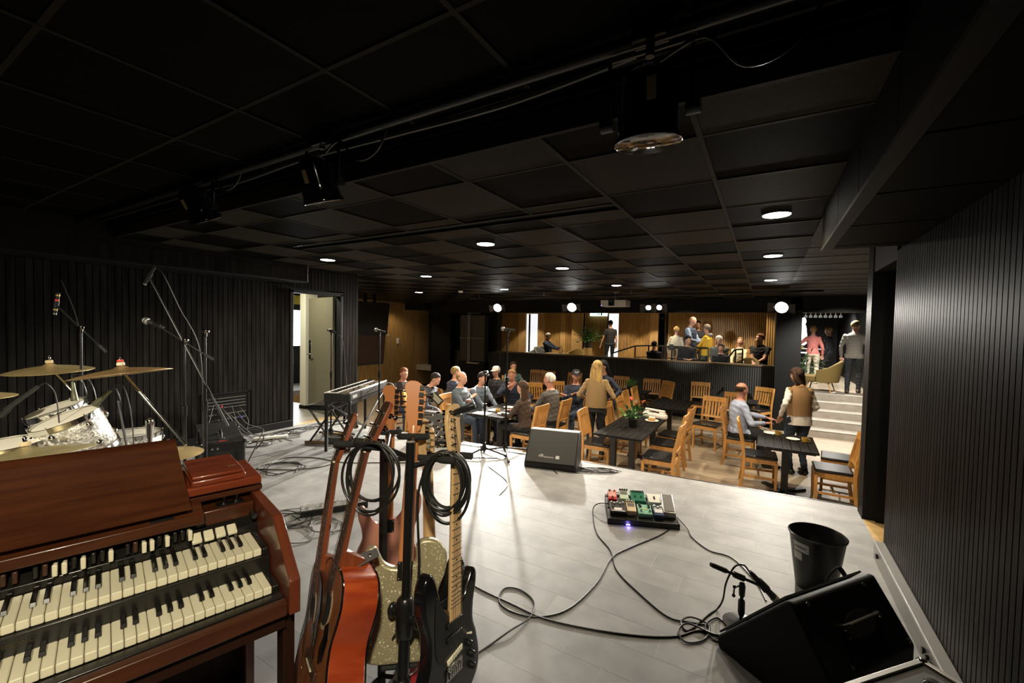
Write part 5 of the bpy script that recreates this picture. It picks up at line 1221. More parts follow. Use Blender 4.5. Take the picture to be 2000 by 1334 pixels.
cable('microphone_cable', 'thin cable falling from the centre microphone to the stage floor', [(-2.56,4.22,1.46),(-2.53,4.20,1.42),(-2.63,4.18,1.20),(-2.66,4.16,.85),(-2.74,4.10,.50),(-2.80,4.02,.20),(-2.72,3.92,.006),(-2.45,3.75,.005),(-2.1,3.5,.005),(-2.0,3.2,.005)], .0036)
cable('microphone_cable', 'thin cable hanging from the microphone by the wood wall', [(-4.28,3.97,1.38),(-4.22,3.98,1.33),(-4.22,3.99,1.0),(-4.26,3.99,.5),(-4.3,4.05,.006),(-4.1,4.2,.005)], .0036)
cable('microphone_cable', 'grey cable hanging from the microphone behind the keyboard', [(-4.80,3.62,1.35),(-4.72,3.63,1.33),(-4.68,3.64,1.10),(-4.66,3.66,.7),(-4.66,3.68,.3),(-4.7,3.7,.006)], .0036, cableg)
t = thing('microphone_stand', 'low empty clip stand left of the centre microphone at the stage edge', 'microphone stand', (-2.80, 4.12, 0)); tripod(t, .93, .28, .2)
obj('mic_clip', B().cyl((0,0,.90),(0,0,.96),.012,n=10).cyl((-.03,0,.97),(.03,.0,.985),.016,n=10).cyl((0,.03,.95),(0,-.03,.95),.008,n=8), blackplas, t)
obj('clip_lever', B().sph((.035,.0,.945),(.02,.012,.012)).sph((-.03,0,.965),(.018,.012,.012)), steel, t)
# boom stands over the drums and at the left wall
def boom(label, x, y, top, p_mic, p_tail, mic='pencil', mdir=(0,0,-1), az=.2, leg=.30, band=None, mm=grille):
    t = thing('boom_stand', label, 'microphone stand', (x, y, 0)); tripod(t, top, leg, az)
    a, c = Vector(p_mic)-Vector((x,y,0)), Vector(p_tail)-Vector((x,y,0)); e = Vector((0,0,top))
    bo = obj('boom_arm', B().cyl(c, a, .0068, n=8), blackmetal, t)
    obj('counterweight', B().cyl(c, c.lerp(a,.14), .011, n=10), blackrub, bo)
    obj('boom_clutch', B().cyl(e-Vector((0,0,.04)), e+Vector((0,0,.01)), .014, n=10).cyl(e+Vector((-.03,0,0)), e+Vector((.03,0,0)), .015, n=12).sph(e+Vector((.045,0,0)), (.018,.008,.014)), chrome, t)
    d = Vector(mdir).normalized()
    if mic == 'pencil': pencil_mic(t, a-d*.09, d, band=band)
    elif mic == 'dyn': dyn_mic(t, a-d*.06, d, mm)
    obj('mic_clip', B().cyl(a-d*.03, a+d*.02, .0165, n=10), blackplas, t)
    return t
t = boom('boom stand with a red-banded pencil microphone above the left cymbals', -4.255, 1.06, 1.44, (-4.43, .975, 1.60), (-4.11, 1.157, 1.265), 'pencil', (-.14,-.10,-.99), .9, .3, band=True)
t = boom('tall boom stand with a black pencil microphone pointing down at the drums', -3.60, 1.57, 1.43, (-3.985,1.365,1.83), (-3.441,1.649,.72), 'pencil', (-.42,-.25,-.86), .4, .32)
t = boom('boom stand with a ball microphone before the dark left wall', -3.745, 1.495, 1.36, (-3.93, 1.39, 1.47), (-3.55, 1.60, 1.22), 'dyn', (-.85,-.45,.35), 1.4, .3)
cable('microphone_cable', 'cable dropping from the tall overhead microphone to the floor', [(-3.945,1.39,1.90),(-3.88,1.42,1.84),(-3.78,1.48,1.60),(-3.64,1.55,1.30),(-3.62,1.56,.8),(-3.64,1.58,.3),(-3.7,1.65,.006),(-4.2,2.0,.005)], .0036)
cable('microphone_cable', 'cable dropping from the red-banded microphone', [(-4.40,.99,1.78),(-4.36,1.0,1.74),(-4.27,1.055,1.42),(-4.245,1.05,.9),(-4.25,1.05,.3),(-4.3,1.1,.006)], .0036)
# ================================================================ DRUM KIT
def brass_mat(name, a, c, rough):
    m = mat(name, a, rough, 0.7, col2=c, vscale=7, ramp=(.3,.75)); nt = m.node_tree; N, L_ = nt.nodes, nt.links; p = N['Principled BSDF']
    tc = N.new('ShaderNodeTexCoord'); wv = N.new('ShaderNodeTexWave'); wv.wave_type = 'RINGS'; wv.rings_direction = 'Z'; wv.inputs['Scale'].default_value = 48; wv.inputs['Distortion'].default_value = .6
    L_.new(tc.outputs['Object'], wv.inputs['Vector']); bp = N.new('ShaderNodeBump'); bp.inputs['Strength'].default_value = .18; bp.inputs['Distance'].default_value = .002
    L_.new(wv.outputs['Fac'], bp.inputs['Height']); L_.new(bp.outputs[0], p.inputs['Normal']); return m
brass = brass_mat('cymbal_brass', (.72,.56,.28), (.58,.42,.18), .36)
brassd = brass_mat('cymbal_brown', (.46,.30,.13), (.32,.20,.08), .42)
brasst = brass_mat('cymbal_tarnished', (.52,.45,.25), (.36,.29,.14), .38)
skinm = mat('drum_head', (.74,.71,.60), .5); sparkle = mat('silver_sparkle', (.55,.54,.50), .35, .3)
def _spk():
    nt = sparkle.node_tree; N, L_ = nt.nodes, nt.links; p = N['Principled BSDF']
    tc = N.new('ShaderNodeTexCoord'); vo = N.new('ShaderNodeTexVoronoi'); vo.inputs['Scale'].default_value = 90; L_.new(tc.outputs['Object'], vo.inputs['Vector'])
    cr = N.new('ShaderNodeValToRGB'); cr.color_ramp.elements[0].position = .3; cr.color_ramp.elements[1].position = .8; cr.color_ramp.elements[0].color = (.30,.295,.27,1); cr.color_ramp.elements[1].color = (.85,.83,.76,1)
    L_.new(vo.outputs['Color'], cr.inputs[0]); L_.new(cr.outputs[0], p.inputs['Base Color'])
    bp = N.new('ShaderNodeBump'); bp.inputs['Strength'].default_value = .5; bp.inputs['Distance'].default_value = .003; L_.new(vo.outputs['Distance'], bp.inputs['Height']); L_.new(bp.outputs[0], p.inputs['Normal'])
_spk()
def axisM(c, n, hint=(0,0,1)):
    n = Vector(n).normalized(); x = Vector((1,0,0)) if abs(n.x) < .9 else Vector((0,1,0)); x = (x-n*n.dot(x)).normalized(); y = n.cross(x)
    return Matrix(((x.x,y.x,n.x,c[0]),(x.y,y.y,n.y,c[1]),(x.z,y.z,n.z,c[2]),(0,0,0,1)))
def cymbal(label, c, n, r, m, stand, felt_m, cup=.16, extra=None):
    """cymbal with bell on its own stand; stand = list of points from the floor up"""
    t = thing('cymbal', label, 'cymbal', c); M = axisM((0,0,0), n)
    pr = [(.004,.0), (r*cup*.6,-.004), (r*cup,-.016), (r*.5,-.027), (r*.8,-.042), (r,-.056), (r,-.0575), (r*.8,-.0435), (r*.5,-.0285), (r*cup,-.0175), (r*cup*.6,-.0055), (.004,-.0015)]
    o = obj('plate', B().lathe([(a, z+.02) for a, z in pr], 64, None, cap=False), m, t, smooth=60); o.matrix_local = M
    obj('wing_nut', B().cyl((0,0,.02),(0,0,.075),.005,n=8,M=M).lathe([(.009,.045),(.011,.062),(.006,.07)],10,M), chrome, t)
    obj('felt_washer', B().lathe([(.020,.022),(.022,.030),(.020,.042),(.006,.044)],16,M), felt_m, t)
    obj('felt_washer', B().lathe([(.020,-.012),(.020,.002),(.006,.014)],16,M), felt_m, t)
    if extra: extra(t, M)
    s = thing('cymbal_stand', stand[0], 'cymbal stand', (stand[1][0], stand[1][1], 0)); bs = Vector((stand[1][0], stand[1][1], 0))
    P = [Vector(p)-bs for p in stand[2]]; top = Vector(c)-bs - Vector(n).normalized()*.015
    obj('tube', B().cyl((0,0,.02), P[0], .0125, n=12), chrome, s)
    j = obj('joint', B().sph(P[0], (.026,.022,.03)).cyl(P[0]-Vector((.035,0,0)), P[0]+Vector((.035,0,0)), .014, n=12).lathe([(.018,-.10),(.022,-.03),(.024,.0)],14,Matrix.Translation(P[0])), chrome, s)
    obj('wing_screw', B().sph(P[0]+Vector((.045,0,.0)), (.009,.008,.02)), chrome, j)
    if len(P) > 1: obj('boom_arm', B().cyl(P[1], top, .0085, n=12), chrome, s)
    else: obj('upper_tube', B().cyl(P[0], top, .009, n=12), chrome, s)
    obj('tilter', B().sph(top, (.022,.02,.022)).cyl(top-Vector((.03,0,0)), top+Vector((.03,0,0)), .013, n=12).cyl(top, top+Vector(n).normalized()*.03, .008, n=10), chrome, s)
    for k in range(3):
        a = .5+k*2*PI/3; d = Vector((math.cos(a), math.sin(a), 0))
        lg = obj('leg', B().tube([Vector((0,0,.34))+d*.016, d*.19+Vector((0,0,.16)), d*.30+Vector((0,0,.02))], .009, 8).tube([d*.012+Vector((0,0,.10)), d*.19+Vector((0,0,.16))], .006, 6), chrome, s)
        obj('rubber_foot', B().sph(d*.30+Vector((0,0,.016)), (.02,.02,.016)), blackrub, lg)
    return t
felt1 = mat('felt_tan', (.48,.38,.22), .95); felt2 = mat('felt_cream', (.55,.48,.36), .95)
cymbal('bright brass crash cymbal at the left rear of the drum kit', (-4.42,.935,1.16), UP*1-RT*.02+TC*.05, .235, brass, ('chrome cymbal stand under the bright left crash', (-4.20,1.12), [(-4.20,1.12,.80)]), felt1)
cymbal('brown tarnished cymbal with red and green felts at the right of the drum kit', (-3.575,1.078,1.185), UP*1-RT*.15-TC*.02, .262, brassd, ('chrome boom stand carrying the brown right-hand cymbal', (-3.40,1.165), [(-3.40,1.165,.845), (-3.205,1.285,.70)]), felt2,
       extra=lambda t, M: (obj('red_felt', B().lathe([(.016,.046),(.018,.053),(.014,.060)],14,M), mat('felt_red', (.55,.05,.03), .95), t), obj('green_felt', B().lathe([(.015,.040),(.018,.046)],14,M), mat('felt_green', (.03,.12,.05), .95), t)))
cymbal('large dull ride cymbal nearest the organ, cutting across the drums', (-3.36,.62,.80), UP*1-RT*.15-TC*.05, .275, brasst, ('chrome stand under the dull ride cymbal', (-3.42,.66), [(-3.42,.66,.55)]), felt1)
cymbal('small low cymbal beside the foot of the boom stand, mostly hidden', (-3.50,1.30,.62), UP, .20, brass, ('short chrome stand of the low cymbal', (-3.50,1.30), [(-3.50,1.30,.45)]), felt1)
tag(obj('cymbal_edge', B().lathe([(.004,.02),(.05,.012),(.2,-.02),(.2,-.022),(.05,.01),(.004,.018)],40,axisM((-4.12,.53,1.035), UP)), brass), 'edge of a hi-hat cymbal just entering at the left picture border', 'cymbal')
def drum(label, c, n, r, hgt, mount=True, legs=False):
    t = thing('tom_drum', label, 'drum', c); M = axisM((0,0,0), n)
    sh = obj('shell', B().lathe([(r*.98,-hgt),(r,-hgt+.005),(r,-.008),(r*.98,0)],48,M,cap=False), sparkle, t, smooth=50)
    obj('drum_head', B().lathe([(.001,.004),(r*.95,.004),(r*1.0,-.004)],48,M,cap=False), skinm, t)
    obj('lower_head', B().lathe([(.001,-hgt-.003),(r*1.0,-hgt+.002)],48,M,cap=False), skinm, t)
    for z in (0, -hgt): obj('hoop', B().lathe([(r*1.035,z-.020),(r*1.05,z-.020),(r*1.05,z+.010),(r*1.02,z+.012),(r*1.02,z-.018)],48,M), chrome, t, smooth=40)
    for k in range(6):
        a = k*PI/3+.3; d = Vector((math.cos(a), math.sin(a), 0))
        lg = obj('lug', B().sph(d*(r*1.015)+Vector((0,0,-.055)), (.020,.020,.026),10,8,M).sph(d*(r*1.015)+Vector((0,0,-hgt+.055)), (.020,.020,.026),10,8,M), chrome, t)
        obj('tension_rod', B().cyl(d*r*1.045+Vector((0,0,-.04)), d*r*1.045+Vector((0,0,.022)), .0035, n=6, M=M).cyl(d*r*1.045+Vector((0,0,-hgt+.04)), d*r*1.045+Vector((0,0,-hgt-.022)), .0035, n=6, M=M), chrome, lg)
    M2 = M @ Matrix.Rotation(-.5, 4, 'Z')
    obj('shell_badge', B().cyl((r*.99,0,-.08),(r*1.012,0,-.08),.018,n=16,M=M2), steel, t)
    if legs:
        for k in range(3):
            a = k*2.1+.4; p = M @ Vector((r*1.05*math.cos(a), r*1.05*math.sin(a), -.1))
            obj('leg', B().cyl(p, Vector((p.x*1.1, p.y*1.1, -c[2]+.01)), .006, n=8), chrome, t)
    return t, M
tn = Vector((-.03,-.355,.92))
drum('rear rack tom with white head tilted to the left', (-4.13,.90,.885), tn, .150, .20)
drum('front rack tom with silver sparkle shell and white head', (-3.78,.87,.87), tn, .165, .24)
drum('snare drum with white head at the left picture edge', (-3.80,.615,.755), UP*.99-RT*.05+TC*.08, .178, .14)
drum('silver sparkle floor tom standing behind the rack toms', (-4.30,1.35,.60), UP, .19, .36, legs=True)
bdp = thing('bass_drum', 'silver sparkle bass drum lying on its side beneath the toms', 'drum', (-3.86,1.05,.285)); MB_ = axisM((0,0,0), RT*Vector((1,1,0)))
obj('shell', B().lathe([(.275,-.20),(.28,-.195),(.28,.195),(.275,.2)],48,MB_), sparkle, bdp)
for z in (-.2,.2): obj('hoop', B().lathe([(.27,z-.022),(.298,z-.022),(.298,z+.022),(.27,z+.022)],48,MB_), chrome, bdp); 
obj('front_head', B().lathe([(.001,.204),(.272,.204)],40,MB_,cap=False), mat('black_head', (.012,.012,.012), .4), bdp)
for s_ in (-.26,.26): obj('spur', B().cyl(MB_ @ Vector((.24*(1 if s_>0 else -1),.1,.1)), Vector((-.25*TC.x*s_*3.0, -.25*TC.y*s_*3.0+.1, -.278)), .008, n=8), chrome, bdp)
tm_ = thing('tom_holder', 'chrome double tom holder rising between the toms', 'tom holder', (-3.96,.93,.56))
obj('post', B().cyl((0,0,0),(0,0,.27),.0125,n=12), chrome, tm_); obj('bracket', B().sph((0,0,.27),(.03,.03,.03)).cyl((-.13,-.03,.24),(.15,.0,.28),.009,n=10), chrome, tm_)
for lab, p, d in (('green-grey clip microphone hanging above the rear tom', (-4.00,.955,1.05), (.10,.05,-.99)), ('slim olive clip microphone aimed at the front tom rim', (-3.66,1.03,1.02), (-.55,-.45,-.70))):
    t = thing('drum_microphone', lab, 'microphone', p); d = Vector(d).normalized()
    obj('body', B().tube([-d*.03, d*.02, d*.06, d*.10], [.010,.012,.017,.020], 14), mat('mic_olive', (.11,.11,.07), .4, .5), t)
    obj('clip_arm', B().tube(spline([-d*.02, Vector((.04,.03,.04)), Vector((.06,.05,-.06)), Vector((.03,.04,-.13))], 5), .004, 6), blackmetal, t)
    obj('plug_cable', B().tube(spline([-d*.03, -d*.07+Vector((.01,0,.01)), Vector((.10,.06,.03)), Vector((.13,.09,-.25)), Vector((.14,.10,-p[2]+.01))], 6), .0034, 6), cablem, t)
t = thing('drum_microphone', 'black snare microphone on a short arm at the left picture edge', 'microphone', (-3.98,.66,.95))
d = Vector((-.55,-.45,-.62)).normalized(); obj('body', B().tube([Vector((.14,.10,.13)), Vector((.02,.01,.01)), Vector((-.03,-.02,-.05))], [.011,.014,.019], 12), micbody, t); obj('silver_band', B().cyl((.0,.0,-.01),(-.015,-.01,-.027),.0175,n=12), steel, t)
obj('plug_cable', B().tube(spline([(.14,.10,.13),(.20,.13,.15),(.24,.16,.05),(.25,.17,-.3),(.25,.17,-.93)],6), .0034,6), cablem, t)
t = thing('cable_stand', 'slender black stand leaning beside the sparkle toms', 'stand', (-3.30,1.12,0)); obj('rod', B().cyl((0,0,.01),(-.28,-.06,.98),.007,n=8), blackmetal, t); obj('foot', B().lathe([(.10,0),(.10,.012),(.02,.02)],20), blackmetal, t)

# ================================================================ LEFT SIDE OF THE STAGE
af = Vector((-4.13,1.94,0)); ad = Vector((-.93,.365,0)).normalized(); ar = Vector((ad.y,-ad.x,0))
Ma = Matrix(((ar.x,ad.x,0,af.x),(ar.y,ad.y,0,af.y),(0,0,1,0),(0,0,0,1)))
amp = thing('bass_amplifier', 'black vinyl amplifier cabinet with a top handle before the left wall', 'amplifier'); amp.matrix_world = Ma
obj('cabinet', B().box(-.17,.17,0,.62,.01,.43), tolex, amp, bev=.012, seg=3)
obj('front_panel', B().box(-.15,.15,-.004,0,.03,.33), blackmatte, amp)
cp = obj('control_panel', B().box(-.15,.15,-.006,0,.345,.415), blackplas, amp)
for k in range(6): obj('control_knob', B().cyl((-.12+.04*k,-.006,.38),(-.12+.04*k,-.022,.38),.009,n=10), steel if k < 3 else blackplas, cp)
obj('speaker_dome', B().lathe([(.03,0),(.028,.012),(.001,.018)],16,axisM((.02,-.004,.20),(0,-1,0))), blackplas, amp)
obj('handle', B().tube(spline([(-.0,.16,.432),(-.0,.19,.465),(-.0,.34,.468),(-.0,.37,.432)],5), .014, 8, flat=.5), blackrub, amp)
for q in (.15,.38): obj('handle_cap', B().box(-.022,.022,q-.02,q+.02,.43,.440), steel, amp, bev=.003)
obj('red_badge', B().box(-.03,.03,.03,.05,.43,.4325), mat('badge_red', (.6,.03,.02), .4), amp)
for x in (-.165,.165):
    for y in (.005,.615):
        for z in (.02,.42): obj('corner_cap', B().sph((x,y,z),(.017,.017,.017),8,6), blackmetal, amp)
case = thing('equipment_case', 'low black case standing behind the amplifier at the wall', 'case'); case.matrix_world = Ma @ Matrix.Translation((0,.68,0))
obj('shell', B().box(-.18,.18,0,.42,.0,.40), tolex, case, bev=.01); obj('lid_seam', B().box(-.182,.182,-.002,.422,.30,.306), steel, case)
# patch panel set into the slatted wall
pp_ = thing('patch_bay', 'black stage patch panel with rows of silver sockets in the left wall', 'patch panel', (-5.9, 2.81, 0))
obj('panel', B().box(-.016,-.004,-.27,.27,.06,.59), blackmatte, pp_); obj('frame', B().box(-.016,.008,-.285,-.265,.05,.60).box(-.016,.008,.265,.285,.05,.60).box(-.016,.008,-.285,.285,.585,.605).box(-.016,.008,-.285,.285,.04,.06), darkwall, pp_)
for r_, z in enumerate((.535,.495,.455,.415,.335,.265)):
    ro = obj('socket_row', B().box(-.004,.002,-.235,.235,z-.014,z+.010), blackplas, pp_)
    obj('silver_strip', B().box(.002,.006,-.235 if r_ in (1,2) else -.08+.02*r_,.235,z-.006,z+.004), steel, ro)
    if r_ not in (1,2):
        sb = B()
        for k in range(14): sb.box(.002,.007,-.235+.034*k,-.235+.034*k+.016,z-.007,z+.005)
        stuff(obj('sockets', sb, steel, ro, smooth=0))
obj('red_lamp', B().box(.004,.012,-.06,-.045,.425,.437), mat('red_led', (.8,.05,.03), .4, emit=(1,.05,.03), es=1.0), pp_)
obj('blue_plug', B().box(.004,.05,.15,.17,.255,.275), mat('blue_plug', (.08,.10,.5), .4), pp_)
rnd = random.Random(4)
for k in range(12):
    y0 = 2.60+.028*k+rnd.uniform(-.01,.01); z0 = rnd.choice((.265,.335,.415))
    cable('patch_cable', ('first','second','third','fourth','fifth','sixth','seventh','eighth','ninth','tenth','eleventh','twelfth')[k]+' cable from the left hanging out of the stage patch panel', [(-5.893,y0,z0),(-5.80,y0+.01,z0+.005),(-5.70,y0+rnd.uniform(0,.1),z0*.6),(-5.62,y0+rnd.uniform(.02,.25),.10),(-5.5,y0+rnd.uniform(.1,.4),.006),(-5.3+rnd.uniform(-.2,.2),y0+rnd.uniform(.2,.6),.006)], .0036, rnd.choice((cablem,cablem,cableg)), 'cables plugged into the patch panel', 6)
cable('long_patch_cable', 'grey cable slanting from the patch panel down behind the drums', [(-5.89,2.64,.46),(-5.84,2.63,.44),(-5.6,2.45,.22),(-5.3,2.2,.02),(-5.0,2.0,.006)], .0045, cableg)
def tangle(label, cx, cy, rx, ry, n, seed, m=cablem, rot=0, group=None, r=.0042):
    rnd = random.Random(seed); pts = []
    for k in range(n):
        a = k*1.05+rnd.uniform(-.3,.3); q = rnd.uniform(.55,1.0)
        x, y = rot2((rx*q*math.cos(a)+rnd.uniform(-.1,.1)*rx, ry*q*math.sin(a)+rnd.uniform(-.1,.1)*ry), rot)
        pts.append((cx+x, cy+y, r+rnd.uniform(0,.014)))
    return tag(obj('tangled_cable', B().tube(spline(pts, 6), r, 6), m), label, 'cable', group)
for k, (cx, cy, rx, ry, n, m) in enumerate(((-5.62,3.25,.14,.30,16,cablem),(-5.58,3.55,.16,.35,18,cablem),(-5.60,3.95,.15,.40,18,cablem),(-5.45,3.35,.20,.25,14,cableg),(-5.55,4.15,.12,.35,14,cablem),(-5.35,2.95,.18,.22,14,cablem))):
    tangle(('black cable heap at the wall foot right of the patch panel','black cable heap by the white socket strip','black cable heap nearest the open door','grey cable heap beside the white socket strip','black cable loops in front of the open door','black cable heap below the patch panel')[k], cx, cy, rx, ry, n, 20+k, m, group='cables heaped along the left wall')
for k, (cx, cy, rx, ry, n, m) in enumerate(((-3.05,1.95,.22,.16,14,cablem),(-2.85,1.80,.20,.14,12,cableg),(-3.15,1.85,.25,.18,14,cablem),(-2.75,1.98,.18,.13,10,cableg),(-2.95,1.70,.22,.12,10,cablem))):
    tangle(('black cable loops around the silver switch strip behind the organ','grey cable loops behind the organ, before the switch strip','widest black cable loops behind the organ','small grey cable loops at the right end of the switch strip','black cable loops closest to the organ cheek')[k], cx, cy, rx, ry, n, 40+k, m, group='cables behind the organ')
tangle('cable loops on the floor beside the amplifier', -4.25, 2.55, .28, .22, 16, 61)
tag(obj('socket_strip', B().box(-.03,.03,-.20,.20,0,.04), white, loc=(-5.45,3.12,0), rot=(0,0,-.5), bev=.006), 'short white multi-socket strip among the wall cables', 'socket strip')
cable('floor_cable', 'thin black cable running across the left of the stage toward the guitars', [(-4.4,2.45,.005),(-4.55,2.75,.005),(-4.30,2.95,.005),(-3.9,3.02,.005),(-3.55,3.25,.005),(-3.2,3.5,.005),(-2.9,3.9,.005),(-2.6,4.1,.005)], .0045)
cable('floor_cable', 'second black cable crossing the floor from the amplifier to the keyboard', [(-4.5,2.35,.005),(-4.1,2.6,.005),(-3.95,2.85,.005),(-4.05,3.1,.005),(-4.3,3.45,.005),(-4.45,3.8,.005)], .0045)
cable('floor_cable', 'thick black cable rising from the amplifier corner and looping to the floor', [(-5.1,2.75,.02),(-4.95,2.75,.15),(-4.72,2.60,.27),(-4.55,2.42,.15),(-4.52,2.3,.01),(-4.6,2.2,.006),(-4.4,2.1,.006)], .0065)
bar_ = thing('pedal_strip', 'long silver-topped switch strip on the floor behind the guitars', 'foot switch', (-2.95,2.21,0), math.atan2(.404,.259))
obj('case', B().box(-.25,.25,-.06,.06,0,.05), blackmetal, bar_, bev=.004); obj('top_plate', B().box(-.245,.245,-.055,.055,.05,.053), mat('speckled_steel', (.45,.45,.44), .35, .7, col2=(.15,.15,.15), vscale=60), bar_)
for k in range(5): obj('foot_button', B().cyl((-.2+.1*k,0,.053),(-.2+.1*k,0,.065),.012,n=12), chrome, bar_)
# stage keyboard on its stand
kd = Vector((-.465,.885,0)).normalized(); kr = Vector((kd.y,-kd.x,0))
Mk = Matrix(((kr.x,kd.x,0,-4.27),(kr.y,kd.y,0,3.215),(0,0,1,0),(0,0,0,1)))
kb = thing('stage_keyboard', 'black stage keyboard with silver edges seen from its end', 'keyboard'); kb.matrix_world = Mk @ Matrix.Translation((0,0,.60))
obj('case', B().box(-.155,.155,0,1.25,0,.095), blackplas, kb, bev=.006)
obj('control_panel', B().box(-.01,.15,.03,1.22,.095,.099), mat('panel_brown', (.07,.055,.035), .35), kb)
obj('silver_edge', B().box(.140,.158,.0,1.25,.097,.108), alum, kb, bev=.003)
obj('silver_edge', B().box(-.158,-.142,.0,1.25,.092,.103), alum, kb, bev=.003)
wme = mesh_of('white_key', B().box(-.14,-.012,-.0112,.0112,.095,.104), white, 0); bme = mesh_of('black_key', B().box(-.095,-.012,-.006,.006,.104,.113), ebony, 0)
for k in range(50):
    link('white_key', wme, kb, (0,.04+.0235*k,0))
    if k % 7 in (0,1,3,4,5): link('black_key', bme, kb, (0,.04+.0235*(k+.5),0))
for k in range(9): obj('panel_knob', B().cyl((.05+.03*(k%3),.18+.11*k,.099),(.05+.03*(k%3),.18+.11*k,.115),.011,n=10), blackplas if k%2 else steel, kb)
obj('display', B().box(.03,.12,.60,.72,.099,.101), mat('lcd_grey', (.35,.33,.25), .3), kb)
obj('rear_panel', B().box(.155,.158,.03,1.22,.015,.08), mat('panel_grey', (.03,.03,.03), .4), kb)
obj('rating_label', B().box(.158,.1595,.08,.20,.03,.065), mat('label_grey', (.35,.35,.34), .5), kb)
for k in range(6): obj('jack_socket', B().cyl((.157,.45+.09*k,.05),(.166,.45+.09*k,.05),.009,n=10), steel, kb)
ks = thing('keyboard_stand', 'black four-legged stand under the stage keyboard', 'keyboard stand'); ks.matrix_world = Mk
for x in (-.14,.14):
    for y in (.04,1.20): obj('leg', B().box(x-.016,x+.016,y-.016,y+.016,0,.60), blackmetal, ks, bev=.003)
for x in (-.14,.14): obj('side_bar', B().box(x-.015,x+.015,.04,1.20,.56,.597), blackmetal, ks)
for a, c in (((.14,.1,.05),(.14,1.15,.56)),((-.14,1.15,.05),(-.14,.1,.56))): obj('diagonal_brace', B().cyl(a, c, .014, n=8), blackmetal, ks)
be = thing('keyboard_bench', 'padded black bench with gold-brown foot bars beside the stage keyboard', 'bench', (-4.83,3.53,0), math.atan2(kd.y,kd.x)-PI/2)
obj('seat_cushion', B().box(-.15,.15,-.28,.28,.43,.50), leather, be, bev=.02, seg=3)
for s_ in (-.22,.22):
    obj('foot_bar', B().cyl((-.20,s_,.022),(.20,s_,.022),.02,n=12), mat('bronze_bar', (.35,.22,.11), .35, .8), be)
for s_ in (-.14,.14): obj('cross_leg', B().cyl((s_,-.22,.03),(-s_,-.22,.43),.013,n=8).cyl((s_,.22,.03),(-s_,.22,.43),.013,n=8), blackmetal, be)
cable('keyboard_cable', 'pale cable arching from the keyboard rear panel', [(-4.55,4.00,.66),(-4.40,4.05,.72),(-4.30,4.12,.70),(-4.26,4.15,.5),(-4.28,4.15,.1),(-4.3,4.2,.006)], .0055, mat('pale_cable', (.5,.5,.48), .5))
# wedge monitors on the stage edge
def wedge(label, pts, loc, rz, w_, d_, h_, logo=True):
    t = thing('wedge_speaker', label, 'speaker', loc, rz)
    prof = [(0,0),(d_,0),(d_,h_*.72),(d_*.86,h_),(d_*.60,h_),(0,h_*.16)]
    M = Matrix(((0,0,1,0),(1,0,0,0),(0,1,0,0),(0,0,0,1)))
    obj('cabinet', B().prism(prof, -w_/2, w_/2, M), mat('wedge_black', (.012,.012,.012), .5, bump=.3, bscale=500), t, bev=.008)
    a, c = Vector((0,0,h_*.16)), Vector((0,d_*.60,h_)); n = Vector((0,-(c-a).z,(c-a).y)).normalized()
    g = B().loft([[Vector((s*w_*.47,0,0))+a.lerp(c,u)+n*k for s,u,k in ((-1,.02,.004),(1,.02,.004),(1,.98,.004),(-1,.98,.004))],[Vector((s*w_*.465,0,0))+a.lerp(c,u)+n*k for s,u,k in ((-1,.03,.012),(1,.03,.012),(1,.97,.012),(-1,.97,.012))]])
    obj('grille', g, mat('grille_grey', (.050,.052,.050), .55, var=.35, vscale=700), t)
    if logo:
        Mm = frame(Vector((-.02,0,0))+a.lerp(c,.20)+n*.0125, (1,0,0), n)
        lg = obj('logo_plate', B().box(.075,.115,-.018,.018,0,.002,Mm), white, t)
        text('logo_lettering', 'dB', .045, white, t, Mm @ Matrix.Translation((-.085,.006,0)), sx=1.2); text('logo_lettering', 'elements', .030, white, t, Mm @ Matrix.Translation((-.0,-.004,0)))
    for s in (-1,1):
        obj('side_grip', B().box(s*w_/2-.003*s-.004,s*w_/2-.003*s+.004,d_*.45,d_*.75,h_*.35,h_*.50), blackmatte, t)
    return t
wedge('grey-fronted wedge monitor in the middle of the stage edge', None, (-1.93,4.08,0), math.radians(14), .56, .42, .36)
wedge('grey-fronted wedge monitor at the left behind the guitar stand', None, (-3.62,4.08,0), math.radians(8), .56, .42, .36)
for k in range(4): tangle(('leftmost','second from left','third from left','rightmost')[k]+' black cable loop lying before the middle wedge monitor', -1.72+.10*k, 4.20+.055*k, .22, .085, 12, 70+k, cablem, .4, 'cables before the middle wedge')
cable('floor_cable', 'black cable lying along the stage edge between the microphone stands', [(-3.4,4.30,.005),(-3.0,4.36,.005),(-2.5,4.40,.005),(-2.2,4.42,.005),(-2.0,4.2,.005),(-1.8,4.0,.005)], .0042)
# ================================================================ RIGHT SIDE OF THE STAGE
pm = Matrix.Translation((-1.005,3.19,0)) @ Matrix.Rotation(math.atan2(.195,.487),4,'Z')
pb = thing('pedalboard', 'black pedalboard on the stage floor carrying nine effect pedals', 'pedalboard'); pb.matrix_world = pm
tilt = Matrix.Rotation(.12,4,'X')
obj('board', B().box(0,.535,0,.40,.02,.045,tilt), blackmetal, pb, bev=.006)
obj('front_edge', B().box(0,.535,-.004,.012,.0,.045), blackmetal, pb, bev=.004)
for x in (.01,.525): obj('side_foot', B().loft([[(x-.01,0,0),(x+.01,0,0),(x+.01,.39,0),(x-.01,.39,0)],[(x-.01,0,.02),(x+.01,0,.02),(x+.01,.39,.068),(x-.01,.39,.068)]]), blackmetal, pb)
obj('blue_lamp', B().box(.14,.17,-.006,-.002,.006,.014), mat('blue_led', (.2,.15,1), .4, emit=(.25,.18,1.0), es=9), pb)
d = bpy.data.lights.new('blue_led_light','POINT'); d.energy = .16; d.color = (.3,.22,1); d.shadow_soft_size = .01
